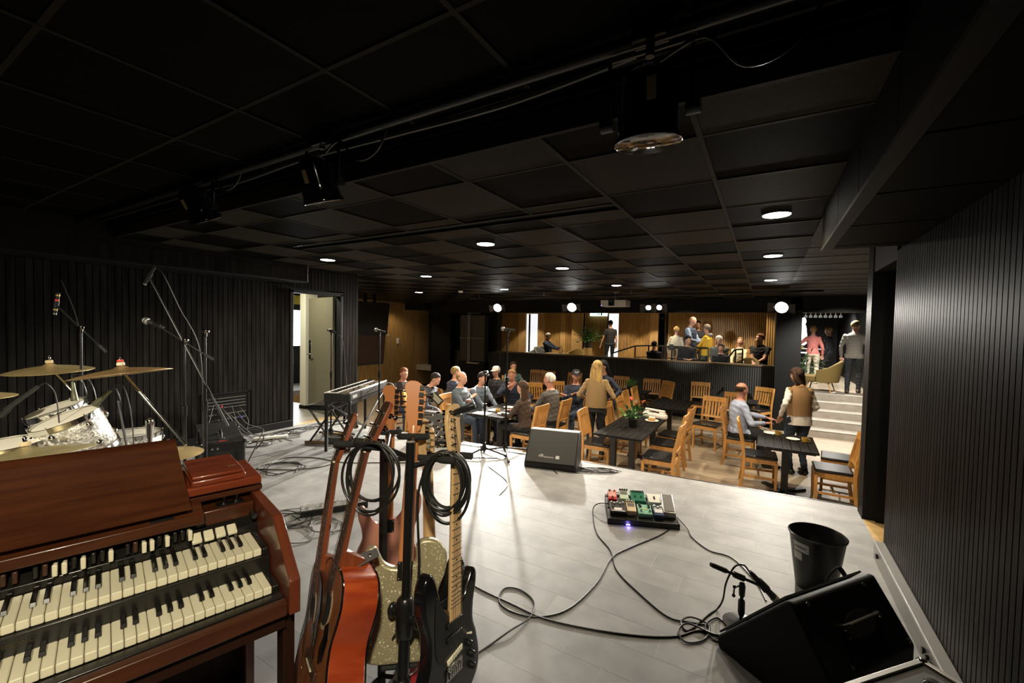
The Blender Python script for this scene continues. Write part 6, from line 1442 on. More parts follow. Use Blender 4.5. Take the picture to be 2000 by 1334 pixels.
lo = bpy.data.objects.new('blue_led_light', d); COL.objects.link(lo); lo.location = pm @ Vector((.155,-.03,.012))
def pedal(name, label, x, y, w_, l_, h_, m, top=None, knobs=(), sw=(), rz=0.0, extra=None, plate=None):
    t = thing(name, label, 'effect pedal'); t.matrix_world = pm @ tilt @ Matrix.Translation((x,y,.045)) @ Matrix.Rotation(rz,4,'Z')
    obj('case', B().loft([[(-w_/2,-l_/2,0),(w_/2,-l_/2,0),(w_/2,l_/2,0),(-w_/2,l_/2,0)],[(-w_/2,-l_/2,h_*.72),(w_/2,-l_/2,h_*.72),(w_/2,l_/2,h_),(-w_/2,l_/2,h_)]]), m, t, bev=.004)
    hz = lambda yy: h_*(.86+.28*yy/l_)
    if plate: 
        for (x0,x1,y0,y1,pm_) in plate: obj('face_plate', B().loft([[(x0,y0,hz(y0)-.002),(x1,y0,hz(y0)-.002),(x1,y1,hz(y1)-.002),(x0,y1,hz(y1)-.002)],[(x0,y0,hz(y0)+.0018),(x1,y0,hz(y0)+.0018),(x1,y1,hz(y1)+.0018),(x0,y1,hz(y1)+.0018)]]), pm_, t)
    for (kx,ky,km,kr) in knobs: obj('control_knob', B().lathe([(kr,0),(kr*.9,.012),(.001,.013)],12,Matrix.Translation((kx,ky,hz(ky)))), km, t)
    for (kx,ky) in sw: obj('foot_switch', B().cyl((kx,ky,hz(ky)-.002),(kx,ky,hz(ky)+.012),.007,n=12).cyl((kx,ky,hz(ky)),(kx,ky,hz(ky)+.004),.010,n=12), chrome, t)
    for s in (-1,1): obj('jack_plug', B().cyl((s*w_/2,.01,h_*.4),(s*(w_/2+.018),.01,h_*.4),.007,n=8), blackplas, t)
    return t
pr = mat('pedal_red', (.55,.03,.025), .35); pg = mat('pedal_pale_green', (.52,.66,.50), .4); pgr = mat('pedal_green', (.01,.16,.085), .35); pw = mat('pedal_white', (.75,.75,.70), .4)
pdk = mat('pedal_dark', (.03,.028,.025), .4); pcr = mat('pedal_cream', (.70,.56,.36), .4); pmint = mat('pedal_mint', (.22,.50,.37), .4); pnavy = mat('pedal_navy', (.015,.035,.10), .35); pgrey = mat('pedal_rubber', (.13,.125,.11), .7)
palelab = mat('pale_label', (.75,.76,.80), .5); psalm = mat('pedal_salmon', (.70,.33,.28), .45)
pedal('effect_pedal','small red pedal at the back left corner of the pedalboard', .055,.30,.07,.12,.05, pr, plate=[(-.03,.03,-.03,.05,psalm)], knobs=[(-.02,.05,blackplas,.009),(.02,.05,pr,.008)], sw=[(0,-.04)])
pedal('effect_pedal','pale green pedal with a grey treadle at the back left', .150,.315,.07,.125,.055, pg, plate=[(-.028,.028,-.005,.032,pgrey)], knobs=[(-.027+.018*k,.053,blackplas,.0075) for k in range(4)], sw=[])
pedal('effect_pedal','wide dark green pedal with two chrome switches', .262,.305,.115,.135,.055, pgr, plate=[(-.055,.055,.048,.066,blackplas)], knobs=[(-.042+.021*k,.057,steel,.008) for k in range(5)], sw=[(-.026,-.015),(.026,-.015)])
pedal('effect_pedal','plain white square pedal at the back of the pedalboard', .392,.295,.105,.115,.05, pw, plate=[(-.008,.006,-.02,.02,blackplas)], sw=[])
pedal('effect_pedal','dark grey pedal covered with small knobs at the front left', .085,.12,.125,.125,.045, pdk, plate=[(-.03,.03,-.045,-.015,palelab),(-.05,.05,-.058,-.05,palelab)], knobs=[(-.045+.022*k,.045-.012*(k%2),steel,.008) for k in range(5)], sw=[(-.035,.0)])
pedal('effect_pedal','cream pedal with a grey treadle in the front row', .188,.13,.07,.125,.055, pcr, plate=[(-.028,.028,-.005,.032,pgrey)], knobs=[(-.027+.018*k,.053,steel,.0075) for k in range(4)], sw=[])
pedal('effect_pedal','mint green pedal with two black knobs and two switches', .290,.115,.105,.120,.045, pmint, plate=[(-.02,.025,-.004,.008,mat('pale_yellow', (.55,.60,.2), .5))], knobs=[(-.035,.045,blackplas,.010),(-.03,.025,blackplas,.010),(.035,.045,blackplas,.010),(.035,.022,blackplas,.010)], sw=[(-.03,-.03),(.035,-.03)])
pedal('effect_pedal','navy pedal with white panels and pale knobs at the front right', .392,.105,.075,.120,.05, pnavy, plate=[(-.03,.03,-.03,.015,palelab),(-.03,.03,.02,.03,palelab)], knobs=[(-.025,.045,white,.010),(.025,.045,white,.010),(0,.03,white,.009)], sw=[])
wah = thing('expression_pedal','grey rubber-treaded expression pedal at the right of the pedalboard', 'effect pedal'); wah.matrix_world = pm @ tilt @ Matrix.Translation((.482,.20,.045)) @ Matrix.Rotation(-.08,4,'Z')
obj('base', B().box(-.048,.048,-.125,.125,0,.035), alum, wah, bev=.005); rk_ = Matrix.Translation((0,0,.052)) @ Matrix.Rotation(.10,4,'X')
obj('treadle', B().box(-.045,.045,-.125,.125,-.008,.008,rk_), alum, wah, bev=.005); obj('rubber_tread', B().box(-.036,.036,-.112,.112,.008,.012,rk_), pgrey, wah, bev=.002)
cable('pedal_cable', 'short black cable linking the pedals at the rear of the pedalboard', [pm @ Vector(p) for p in ((.03,.37,.09),(.10,.40,.10),(.20,.385,.09),(.33,.39,.10),(.42,.375,.11),(.46,.33,.10))], .003)
# cables over the stage floor
cable('floor_cable', 'black cable curling from the left end of the pedalboard across the pale floor', [tuple(pm @ Vector((.02,.22,.075))), tuple(pm @ Vector((-.06,.23,.06))), (-1.171,3.322,.02),(-1.025,2.998,.005),(-.859,2.804,.005),(-.746,2.587,.005),(-.548,2.414,.005),(-.391,2.312,.005),(-.293,2.328,.005),(-.2,2.355,.005)], .0042)
cable('floor_cable', 'black cable from the pedalboard making one loop before the guitars', [tuple(pm @ Vector((.52,.10,.05))), (-.548,3.488,.005),(-.615,3.219,.005),(-.756,2.911,.005),(-.82,2.715,.005),(-.809,2.389,.005),(-.858,2.087,.005),(-.969,1.945,.005),(-1.101,1.908,.005),(-1.203,1.943,.005),(-1.24,2.055,.005),(-1.161,2.094,.005),(-1.045,2.044,.005),(-1.002,1.924,.005),(-1.034,1.771,.012),(-1.066,1.659,.005),(-1.09,1.569,.005),(-1.10,1.5,.005)], .0046)
cable('floor_cable', 'black cable from the pedalboard toward the short microphone stand', [tuple(pm @ Vector((.53,.16,.05))), (-.46,3.42,.01),(-.411,3.306,.005),(-.285,3.175,.005),(-.143,3.151,.005),(-.007,2.933,.005),(.05,2.75,.005)], .0042)
cable('floor_cable', 'long black cable running from behind the guitars to the wedge at the right', [(-1.5,2.05,.005),(-1.395,1.985,.005),(-1.133,1.962,.005),(-.943,1.952,.005),(-.712,2.005,.005),(-.481,2.092,.005),(-.33,2.183,.005),(-.239,2.287,.005),(-.12,2.30,.005)], .0050)
# short microphone stand with mic, its cable
ms = thing('microphone_stand', 'short black boom stand with a microphone in front of the large wedge', 'microphone stand', (-.062,2.455,0))
obj('base', B().lathe([(.085,0),(.085,.012),(.03,.022),(.012,.03)],24), blackmetal, ms)
obj('pole', B().cyl((0,0,.02),(0,0,.19),.0085,n=10), blackmetal, ms); obj('grip', B().lathe([(.012,.05),(.0165,.065),(.0165,.125),(.012,.14)],14), blackplas, ms)
obj('clutch', B().lathe([(.010,.15),(.014,.155),(.016,.205),(.012,.22)],12), blackplas, ms); obj('clutch_lever', B().tube([(-.015,0,.20),(-.034,-.02,.195),(-.036,-.022,.16)],.004,8).sph((-.036,-.022,.155),(.009,.009,.009)).sph((-.034,-.02,.20),(.009,.009,.009)), blackplas, ms)
ta, tb = Vector((-.144,-.061,.303)), Vector((.096,.078,.190))
obj('boom_arm', B().cyl(ta, tb, .0075, n=10), blackmetal, ms); obj('counterweight', B().tube([ta, ta.lerp(tb,.05), ta.lerp(tb,.28), ta.lerp(tb,.32)], [.010,.013,.013,.008], 12), blackrub, ms)
obj('boom_joint', B().tube([ta.lerp(tb,.44), ta.lerp(tb,.62)], .016, 12), blackplas, ms)
m0, m1 = Vector((.045,.045,.255)), Vector((.165,.118,.110))
mo = obj('microphone', B().tube([m0.lerp(m1,-.12), m0, m0.lerp(m1,.3), m0.lerp(m1,.75), m1], [.008,.012,.014,.018,.020], 14), micbody, ms); obj('pale_band', B().cyl(m0.lerp(m1,.78), m0.lerp(m1,.90), .0205, n=16), mat('tape_cream', (.5,.47,.38), .6), mo)
obj('mic_clip', B().tube([m0.lerp(m1,.22), m0.lerp(m1,.52)], [.019,.021], 12), blackrub, ms)
cable('microphone_cable', 'black cable looping from the short-stand microphone into coils on the floor', [(-.035,2.485,.275),(-.06,2.475,.305),(-.10,2.46,.29),(-.135,2.45,.20),(-.15,2.5,.08),(-.175,2.52,.01),(-.21,2.45,.005),(-.283,2.259,.005),(-.327,2.306,.006),(-.286,2.364,.012),(-.198,2.343,.012),(-.209,2.231,.006),(-.281,2.166,.006),(-.325,2.22,.012),(-.289,2.299,.016),(-.158,2.292,.012),(-.12,2.392,.006),(-.172,2.441,.006),(-.214,2.333,.012),(-.17,2.26,.006),(-.05,2.28,.005)], .0046)
# waste bin
bn = thing('waste_bin', 'black round plastic bin with two pale stickers on the stage floor', 'bin', (.30,3.07,0))
obj('bucket', B().lathe([(.095,0),(.100,.004),(.140,.31),(.146,.312),(.148,.320),(.142,.325),(.136,.318),(.096,.012),(.001,.010)],40,cap=True), blackplas, bn)
stk = mat('sticker_pale', (.52,.52,.47), .5)
def wrap(z0, z1, a0, a1):
    rr = lambda z: .100+.040*(z-.004)/.306+.0012
    n = 8; b = B(); R_ = []
    for i in range(n+1):
        a = a0+(a1-a0)*i/n; R_.append([(rr(z)*k*math.cos(a), rr(z)*k*math.sin(a), z) for z, k in ((z0,1),(z1,1),(z1,.995),(z0,.995))])
    return b.loft(R_)
s1 = obj('sticker', wrap(.232,.285, 3.65,4.35), stk, bn); obj('sticker', wrap(.18,.225, 3.62,4.05), stk, bn)
aa = 4.0; text('sticker_lettering', 'STAGEPLAN', .013, blackmatte, s1, Matrix.Translation((math.cos(aa)*.136, math.sin(aa)*.136, .258)) @ Matrix.Rotation(aa+PI/2,4,'Z') @ Matrix.Rotation(PI/2-.13,4,'X'))
# large wedge in the corner
wv_ = thing('wedge_speaker', 'large black wedge monitor with a strap handle beside the right wall', 'speaker', (.12,2.03,0), math.atan2(.81,.59))
prof = [(.34,0),(.34,.05),(.02,.415),(-.01,.42),(-.165,.205),(-.165,.0)]
WL = .56
cab = B().loft([[(x,y,z) for y,z in prof] for x in (0,WL)])
obj('cabinet', cab, mat('wedge_vinyl', (.006,.006,.006), .55, spec=.2, bump=.25, bscale=500), wv_, bev=.014, seg=3)
gn = Vector((0,.365,.32)).normalized(); ga, gc = Vector((0,.335,.06)), Vector((0,.03,.41))
obj('grille', B().loft([[Vector((x,0,0))+ga+gn*.001, Vector((x,0,0))+gc+gn*.001, Vector((x,0,0))+gc+gn*.010, Vector((x,0,0))+ga+gn*.010] for x in (.02,WL-.02)]), mat('grille_grey', (.050,.052,.050)), wv_)
pn = Vector((0,-.215,.155)).normalized()
def onp(x, u): return Vector((x, -.01-.155*u, .42-.215*u))
Mp = lambda x, u, k=0: frame(onp(x,u)+pn*k, (1,0,0), pn)
for x, u in ((.079,.07),(.454,.08),(.536,.93),(.143,.93)): obj('panel_screw', B().lathe([(.010,-.002),(.009,.003),(.001,.004)],12,Mp(x,u)), chrome, wv_)
obj('handle_recess', B().lathe([(.001,.0012),(.05,.0012),(.052,-.002)],24,Mp(.31,.52) @ Matrix.Diagonal((1.9,1,1,1))), blackmatte, wv_)
h0, h1 = onp(.195,.46), onp(.43,.46)
obj('strap_handle', B().tube(spline([h0, h0+pn*.016+Vector((.025,0,0)), h1+pn*.016-Vector((.025,0,0)), h1],5), .008, 8), blackrub, wv_)
obj('steel_handle_bar', B().cyl(h0+pn*.024+Vector((.02,0,0)), h1+pn*.024-Vector((.02,0,0)), .003, n=8), chrome, wv_)
for h in (h0, h1): obj('handle_bolt', B().cyl(h-pn*.002, h+pn*.008, .008, n=10).sph(h+Vector((.01,-.012,-.014)), (.005,.005,.004)), mat('brass_bolt', (.5,.38,.15), .3, 1.0), wv_)
obj('handle_bolt', B().cyl(onp(.207,.63)-pn*.002, onp(.207,.63)+pn*.006, .006, n=10), mat('brass_bolt', (.5,.38,.15)), wv_)
cable('speaker_cable', 'black cable with plug arching from the back of the large wedge by the bin', [(.43,2.56,.30),(.40,2.70,.27),(.366,2.733,.301),(.326,2.708,.268),(.31,2.697,.22),(.335,2.711,.2),(.391,2.72,.243),(.44,2.66,.31),(.46,2.54,.37)], .0055)
tag(obj('jack_plug', B().tube([(.36,2.735,.295),(.40,2.72,.255),(.425,2.70,.235)], [.008,.011,.011], 10), blackplas), 'black plug of the speaker cable at the back of the large wedge', 'plug')
# silver case in front of the wedge, right picture corner
fc = thing('silver_case', 'silver edged grey case with black knobs in the bottom right corner', 'case', (.512,2.015,0), math.atan2(-.665,.747))
obj('shell', B().box(0,.17,-.46,0,.02,.35), mat('case_grey', (.10,.10,.095), .45), fc, bev=.004)
for y in (-.46,0): obj('edge_rail', B().box(0,.17,y-.010,y+.010,.342,.358), alum, fc, bev=.002)
for x in (0,.17): obj('edge_rail', B().box(x-.009,x+.009,-.46,0,.342,.358), alum, fc, bev=.002)
for x, y in ((0,0),(.17,0),(0,-.46),(.17,-.46)): obj('ball_corner', B().sph((x,y,.348),(.018,.018,.016),12,8), chrome, fc)
for y in (-.10,-.18,-.26): obj('black_dial', B().lathe([(.026,0),(.026,.012),(.018,.020),(.001,.021)],20,Matrix.Translation((.085,y,.35))), blackgl, fc)
# ================================================================ CEILING AND HALL FITTINGS
for i, (x, y) in enumerate(DOWN):
    t = thing('downlight', 'round recessed downlight', 'downlight', (x, y, AC))
    row = {3.46: 'first row from the stage', 5.275: 'second row from the stage', 7.69: 'row nearest the balcony'}[y]
    colm = {-7.2: 'far left', -4.785: 'inner left', -2.375: 'inner right', 0.035: 'far right'}[x]
    t['label'] = f'round recessed ceiling downlight, {colm} one in the {row}'; t['group'] = 'recessed ceiling downlights'
    obj('trim_ring', B().lathe([(.082,.003),(.088,-.002),(.088,.003),(.084,.005)],32), blackmetal, t)
    obj('diffuser', B().lathe([(.001,-.002),(.083,-.002),(.083,.003),(.001,.003)],32), lampglow, t)
def stage_spot(label, p, tgt, two=False, r=.10):
    t = thing('stage_spotlight', label, 'spotlight', p); d = (Vector(tgt)-Vector(p)).normalized(); M = axisM((0,0,0), d)
    obj('housing', B().lathe([(.03,-.24),(r*.8,-.23),(r,-.10),(r*1.08,-.01),(r*1.08,.02),(r*1.0,.02),(r*.96,-.02),(.02,-.02)],24,M), blackmetal, t)
    obj('lens', B().lathe([(.001,.012),(r*.95,.004),(r*.95,-.005),(.001,-.005)],24,M), spotglow, t)
    obj('yoke', B().tube([(-r*1.25,0,-.02),(-r*1.25,0,.16),(r*1.25,0,.16),(r*1.25,0,-.02)], .008, 6).cyl((0,0,.16),(0,0,max(.25,2.22-p[2])), .010, n=8), blackmetal, t)
    for k in (0, 2):
        Mk_ = M @ Matrix.Rotation(k*PI/2+PI/2,4,'Z')
        obj('barn_door', B().loft([[(-.07,r*1.05,.02),(.07,r*1.05,.02),(.07,r*1.05+.003,.02),(-.07,r*1.05+.003,.02)],[(-.09,r*1.05+.10,.05),(.09,r*1.05+.10,.05),(.09,r*1.05+.103,.05),(-.09,r*1.05+.103,.05)]],True,Mk_), blackmetal, t)
    return t
for (p, tg, e), lab in zip(SPOTS, ('stage spotlight at the left above the balcony front, glaring at the stage', 'brightest stage spotlight, in the middle left of the projector', 'stage spotlight in front of the black column at the right')): stage_spot(lab, p, tg)
for k, x in enumerate((-2.05,-1.84)): stage_spot(('left', 'right')[k]+' one of the pair of small spotlights right of the projector', (x, 8.8, 1.965), (x+.1, 4.2, .2), r=.05)
pj = thing('projector', 'white ceiling projector with a dark lens block between the spotlights', 'projector', (-2.76, 8.9, 1.99))
obj('case', B().box(-.27,.27,-.17,.17,0,.135), mat('projector_white', (.5,.48,.42), .5), pj, bev=.012); obj('lens_block', B().box(-.10,.03,-.175,-.165,.01,.125), blackplas, pj); obj('lens', B().lathe([(.045,0),(.045,.02),(.001,.012)],20,axisM((-.035,-.175,.065),(0,-1,0))), blackgl, pj)
obj('ceiling_pole', B().cyl((0,0,.13),(0,0,AC-1.99),.02,n=12).lathe([(.07,AC-1.99-.012),(.07,AC-1.99)],18), alum, pj); obj('blue_led', B().box(-.25,-.24,-.173,-.168,.015,.025), mat('blue_led', (.2,.15,1)), pj)
# black stage lanterns hung in the recess over the stage
def lantern(label, x, z, tilt_, sc_=1.0):
    t = thing('stage_lantern', label, 'stage lantern', (x, 1.36, z)); M = Matrix.Rotation(tilt_,4,'X') @ Matrix.Scale(sc_,4)
    obj('can', B().lathe([(.05,.20),(.09,.17),(.102,.05),(.105,-.02),(.112,-.03),(.112,-.045),(.100,-.045),(.095,.0),(.03,.06)],28,M), blackgl, t)
    obj('front_rim', B().lathe([(.108,-.052),(.115,-.048),(.115,-.040),(.108,-.038)],28,M), blackgl, t)
    obj('yoke', B().tube([(-.125,0,.04),(-.125,0,.24),(.125,0,.24),(.125,0,.04)], .009, 6), blackmetal, t)
    for s in (-1,1): obj('clamp_knob', B().cyl((s*.11,0,.04),(s*.15,0,.04),.022,n=10), blackplas, t)
    obj('hook_clamp', B().cyl((0,0,.22),(0,0,2.40-z),.014,n=8).box(-.05,.05,-.03,.03,2.385-z,2.42-z), blackmetal, t)
    obj('rating_label', B().box(.02,.05,-.105,-.099,.06,.13,M), mat('label_tan', (.32,.24,.12), .6), t)
    obj('lead', B().tube(spline([(.03,0,.2),(.16,-.02,.22),(.26,.0,.12),(.38,.02,.16),(.48,.02,.34)],6), .006, 6), cablem, t)
lantern('black stage lantern hanging over the middle right of the stage', -.335, 2.12, .1, .88); lantern('black stage lantern over the left wall door side', -1.93, 2.15, .35, .85); lantern('leftmost black stage lantern, almost lost in the dark', -3.14, 2.19, .5, .85)
tag(obj('lighting_pipe', B().cyl((-5.9,1.36,2.40),(.30,1.36,2.40),.022,n=12), blackmetal), 'black pipe under the stage ceiling that carries the stage lanterns', 'pipe')
tag(obj('sagging_cable', B().tube(spline([(-3.5,1.44,2.41),(-2.9,1.44,2.38),(-2.2,1.44,2.40),(-1.5,1.44,2.385),(-.9,1.44,2.375),(-.4,1.44,2.41)],8), .012, 6), cablem), 'black cable sagging under the stage ceiling edge', 'cable')
tag(obj('smoke_detector', B().lathe([(.055,0),(.05,-.025),(.03,-.04),(.001,-.042)],20), white, loc=(-5.95,7.7,AC)), 'white domed smoke detector on the ceiling left of the spotlights', 'smoke detector')
# hanging screen with loudspeaker panel at the left of the hall
tv = thing('wall_screen', 'large black screen hung from the ceiling before the wood wall', 'screen', (-9.0,7.6,.45))
sk = Matrix.Rotation(.10,4,'Y')
obj('upper_panel', B().box(-.06,.06,-.70,.66,.80,1.66,sk), blackpaint, tv, bev=.01); obj('screen_frame', B().box(-.05,.05,-.68,.62,0,.80,sk), blackplas, tv, bev=.01); obj('display_glass', B().box(.05,.054,-.65,.59,.06,.79,sk), mat('screen_off', (.02,.013,.010), .25), tv)
obj('ceiling_bracket', B().box(.08,.14,-.10,-.04,1.55,1.86).box(.08,.14,.2,.26,1.55,1.86).box(.08,.14,-.10,.26,1.72,1.76), blackmetal, tv)
tag(obj('thermostat', B().box(0,.02,-.05,.05,-.10,.10), white, loc=(-11.335,11.05,.95), bev=.006), 'white wall thermostat on the wood-slatted wall', 'thermostat')
# dark rolling cabinet with metal frame left of the balcony opening
cb = thing('rolling_cabinet', 'tall dark cabinet on a white metal frame left of the balcony opening', 'cabinet', (-8.45,11.62,.35))
obj('body', B().box(-.55,.45,.05,.30,0.0,1.55), mat('cabinet_grey', (.035,.036,.04), .4), cb); obj('frame_post', B().cyl((-.18,.0,-.05),(-.18,.0,1.62),.012,n=8).cyl((-.12,.0,-.05),(-.12,.0,1.62),.012,n=8), alum, cb); obj('frame_bar', B().cyl((-.55,.0,.78),(.45,.0,.78),.010,n=8), alum, cb); obj('frame_top', B().cyl((-.2,.0,1.62),(.3,.0,1.62),.012,n=8), alum, cb)
obj('plinth', B().box(-.6,.5,.0,.30,-1.10,0), blackpaint, cb)
obj('shelf_board', B().box(-.15,.30,-.12,.05,-.06,-.03), mat('shelf_cream', (.5,.46,.36), .5), cb)
# ---------------------------------------------------------------- balcony furniture
olive = cloth('olive', (.13,.085,.018)); greyup = cloth('grey_upholstery', (.16,.16,.15)); tanup = cloth('tan_upholstery', (.30,.20,.06))
def armchair(label, loc, rz, m, group=None):
    t = thing('lounge_armchair', label, 'armchair', loc, rz, group)
    R_ = []
    for i in range(13):
        a = -.15+(PI+.3)*i/12; k = math.sin(max(0,min(PI,a)))
        h = .56+.24*k**1.5; r0, r1 = .30, .37
        R_.append([(r0*1.05*math.cos(a), -.02-r0*math.sin(a), .26),(r1*1.0*math.cos(a), -.02-r1*math.sin(a), .24),(r1*1.12*math.cos(a), -.04-r1*1.18*math.sin(a), h),(r0*1.12*math.cos(a), -.04-r0*1.18*math.sin(a), h-.01)])
    obj('shell', B().loft(R_), m, t, bev=.02, smooth=60, seg=3)
    obj('seat_cushion', B().prism([(-.30,-.26),(.30,-.26),(.32,.20),(.28,.34),(-.28,.34),(-.32,.20)],.24,.40), m, t, bev=.04, seg=3)
    for x in (-1,1):
        for y in (-1,1): obj('leg', B().cyl((x*.20,y*.20,.25),(x*.27,y*.27,0),.018,.011,n=8), beech, t)
    obj('leg_frame', B().box(-.22,.22,-.22,-.19,.22,.25).box(-.22,.22,.19,.22,.22,.25), beech, t)
    return t
armchair('olive shell armchair at the top of the stairs, seen from the side', (1.22,13.35,PF), math.radians(75), olive)
armchair('tan low armchair with its back to the hall beside the lounging man', (-5.6,13.4,PF), math.radians(170), tanup)
armchair('grey armchair in which the lounging man in a suit sits', (-6.62,13.55,PF), math.radians(-95), greyup)
armchair('grey armchair left of the lounging man', (-7.3,13.9,PF), math.radians(160), greyup)
armchair('mustard armchair under the bearded man, at the right end of the balcony', (-.55,12.65,PF), math.radians(150), olive)
wd0 = dup(chair0, (-.42,13.75,PF), PI-.2, 'wooden slat-back chair on the balcony between the laughing woman and the bearded man', 'slat-backed wooden chairs on the balcony')
dup(chair0, (-1.35,13.75,PF), PI+.3, 'wooden slat-back chair on the balcony behind the yellow jacket', 'slat-backed wooden chairs on the balcony')
for lab, x, y in (('wooden stool on which the bearded man sits', -.12,13.2), ('wooden stool on which the laughing woman sits', -.62,13.3), ('wooden stool on which the white-haired man sits', -1.05,13.0), ('wooden stool on which the young man in black sits', -1.85,12.5)):
    t = thing('wooden_stool', lab, 'stool', (x,y,PF), 0, 'stools on the balcony'); obj('seat', B().lathe([(.17,.38),(.18,.39),(.18,.42),(.17,.43)],20), beech, t)
    for k in range(4): a = k*PI/2+.7; obj('leg', B().cyl((.11*math.cos(a),.11*math.sin(a),.385),(.16*math.cos(a),.16*math.sin(a),0),.014,n=8), beech, t)
bt_ = thing('lounge_table', 'round lounge table with a glass bowl on the balcony', 'table', (-5.95,13.0,PF)); obj('top', B().lathe([(.40,.60),(.41,.61),(.41,.63),(.40,.64)],28), tanup, bt_); obj('leg', B().cyl((0,0,.02),(0,0,.60),.03,n=10).lathe([(.22,0),(.22,.02),(.03,.03)],20), blackmetal, bt_)
tag(obj('glass_bowl', B().lathe([(.06,0),(.10,.10),(.05,.22),(.035,.26),(.032,.26),(.046,.22),(.094,.10),(.055,.008),(.001,.006)],20), glass, loc=(-5.85,12.98,PF+.64)), 'clear glass carafe on the lounge table of the balcony', 'carafe')
# black railing that starts in the middle of the balcony
rl_ = thing('balcony_railing', 'black metal railing rising behind the balcony parapet', 'railing', (-3.9,12.3,PF))
pth = [(0,0,.75),(.55,.55,.98),(.9,.75,1.0),(1.3,.75,1.0),(2.55,.55,1.0)]
obj('handrail', B().tube(pth, .022, 8), blackmetal, rl_); obj('lower_rail', B().tube([(x,y,z-.34) for x,y,z in pth[1:]], .014, 8), blackmetal, rl_)
for x, y, z in pth: obj('post', B().box(x-.018,x+.018,y-.018,y+.018,0,z), blackmetal, rl_)
r2_ = thing('balcony_railing', 'short black railing gate in front of the laughing woman', 'railing', (-.80,12.4,PF))
obj('handrail', B().tube([(0,0,.82),(.12,.0,1.0),(.30,.05,1.02)], .022, 8), blackmetal, r2_)
for x, z in ((0,.82),(.14,1.0),(.30,1.02)): obj('post', B().box(x-.018,x+.018,-.018,.018,0,z), blackmetal, r2_)
tp = thing('camera_tripod', 'black camera on a tripod standing at the balcony rail', 'tripod', (-2.25,12.55,PF)); obj('head', B().box(-.09,.06,-.06,.08,.92,1.04).cyl((-.02,-.06,.98),(-.02,-.16,.98),.045,n=14).box(-.05,.03,-.03,.05,1.04,1.08), blackplas, tp, bev=.006); obj('column', B().cyl((0,0,.5),(0,0,.93),.018,n=8), blackmetal, tp)
for k in range(3): a = k*2.094; obj('leg', B().cyl((0,0,.72),(.24*math.cos(a),.24*math.sin(a),0),.014,n=8), blackmetal, tp)
# plants
rl = [(random.uniform(0,6.28), random.uniform(-.1,1.3), random.uniform(.10,.16), random.uniform(.05,.09), random.uniform(.10,.55), leafm) for _ in range(170)]
t = potted('potted_tree', 'leafy potted tree against the wood slats left of the bright doorway', (-5.80,15.42,PF+.75), .16, .30, blackplas, rl, leafm, 'plant')
obj('planter_stand', B().lathe([(.15,-.75),(.17,-.74),(.17,0),(.001,0)],16), tanup, t)
rl = [(random.uniform(0,6.28), random.uniform(.1,1.4), random.uniform(.10,.17), random.uniform(.02,.05), random.uniform(.2,.75), mat('leaf_dark', (.02,.05,.015), .4, var=.4, vscale=14)) for _ in range(130)]
potted('potted_palm', 'dark feathery potted plant beside the black column by the stairs', (.85,13.75,PF), .14, .35, blackplas, rl, mat('leaf_dark', (.02,.05,.015)), 'plant')
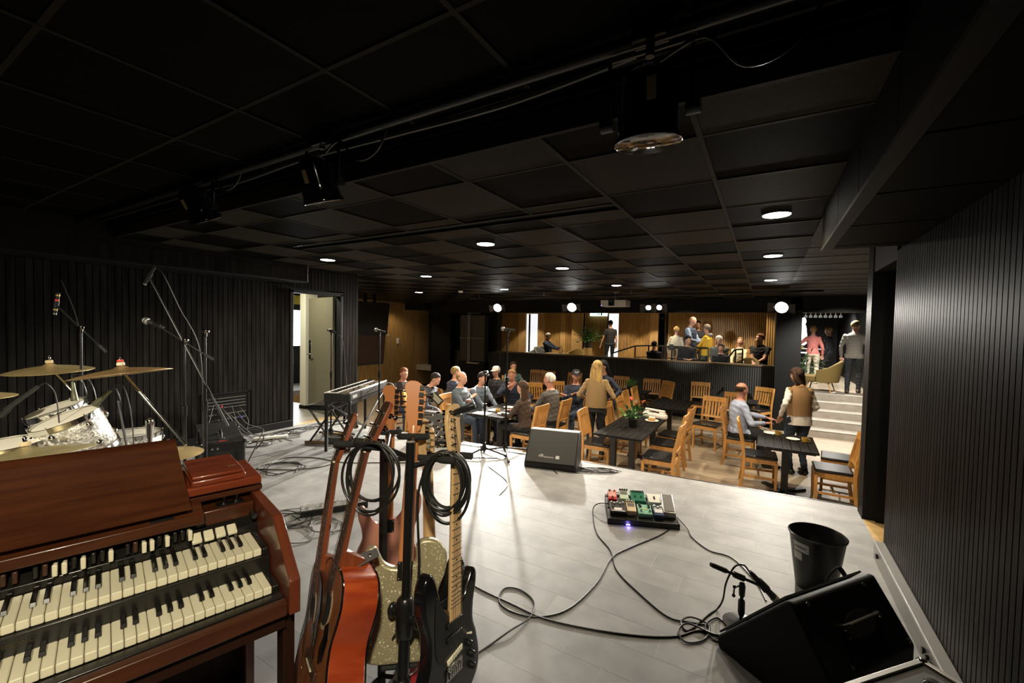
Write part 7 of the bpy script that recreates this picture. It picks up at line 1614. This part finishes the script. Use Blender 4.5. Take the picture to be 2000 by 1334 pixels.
# ---------------------------------------------------------------- bar behind the stairs
ct = thing('serving_trolley', 'silver serving trolley with white shelves behind the stairs', 'trolley', (.72,14.6,PF))
for z in (.30,.60,.90): obj('shelf', B().box(-.10,.28,-.18,.18,z,z+.025), white, ct)
for x in (-.10,.28):
    for y in (-.18,.18): obj('post', B().cyl((x,y,0),(x,y,.93),.012,n=8), alum, ct)
br = thing('bar_counter', 'low white shelved counter at the bar with a mosaic lamp on it', 'counter', (1.05,16.4,PF))
obj('carcass', B().box(-.45,.55,-.25,.25,0,.95), mat('counter_dark', (.05,.045,.04), .5), br)
for z in (.12,.40,.68,.95): obj('shelf', B().box(-.47,.57,-.30,.27,z,z+.03), white, br)
lp = thing('mosaic_lamp', 'tall glowing white sculptural lamp on the bar counter', 'lamp', (.95,16.35,PF+.98))
obj('shade', B().lathe([(.10,.10),(.17,.18),(.16,.45),(.13,.72),(.06,.80)],12), mat('lamp_white', (.9,.85,.75), .5, emit=(1,.95,.85), es=3.0, var=.3, vscale=25), lp)
obj('flame_top', B().sph((.06,0,.86),(.07,.06,.12),8,6), mat('lamp_white', (.9,.85,.75)), lp); obj('foot', B().lathe([(.11,0),(.09,.03),(.04,.10)],14), tanup, lp)
gl_ = thing('glass_rack', 'rack of upturned drinking glasses hanging over the bar', 'glass rack', (1.55,16.2,PF+1.95))
obj('rail', B().box(-.55,.45,-.12,.12,.16,.18), blackmetal, gl_)
for k in range(8): obj('drinking_glass', B().lathe([(.04,0),(.045,.06),(.012,.09),(.008,.15),(.035,.16)],12,Matrix.Translation((-.50+.125*k,0,0))), mat('glass_lit', (.75,.75,.7), .15, emit=(1,1,.95), es=.12), gl_)  # faint glow in the material stands in for light on the glasses
fr_ = thing('metal_stand', 'thin white metal stand by the dark plant at the stairs', 'stand', (.62,13.95,PF)); obj('post', B().cyl((0,0,0),(0,0,1.75),.012,n=8).cyl((0,0,1.75),(-.2,0,1.75),.012,n=8), white, fr_); obj('shelf', B().box(-.25,.22,-.15,.15,.32,.35), white, fr_)
# back room behind the open door
cu = thing('olive_cabinet', 'olive upholstered seat with a white towel and bottle, seen through the door', 'seat', (-8.9,4.85,0)); obj('body', B().box(-.30,.30,-.55,.45,.22,.66), mat('olive_cloth', (.22,.17,.03), .8), cu, bev=.02)
for x in (-.22,.22):
    for y in (-.45,.35): obj('leg', B().cyl((x,y,.22),(x,y,0),.022,.014,n=8), beech, cu)
tag(obj('white_towel', B().sph((0,0,.12),(.26,.36,.14)), mat('towel', (.75,.73,.66), .9), loc=(-8.9,4.85,.66)), 'white cloth bundle on the olive seat in the back room', 'towel')
tag(obj('dark_bottle', B().lathe([(.035,0),(.035,.13),(.013,.18),(.012,.23),(.001,.23)],14), blackplas, loc=(-8.62,4.72,.66)), 'dark bottle on the olive seat seen through the door', 'bottle')
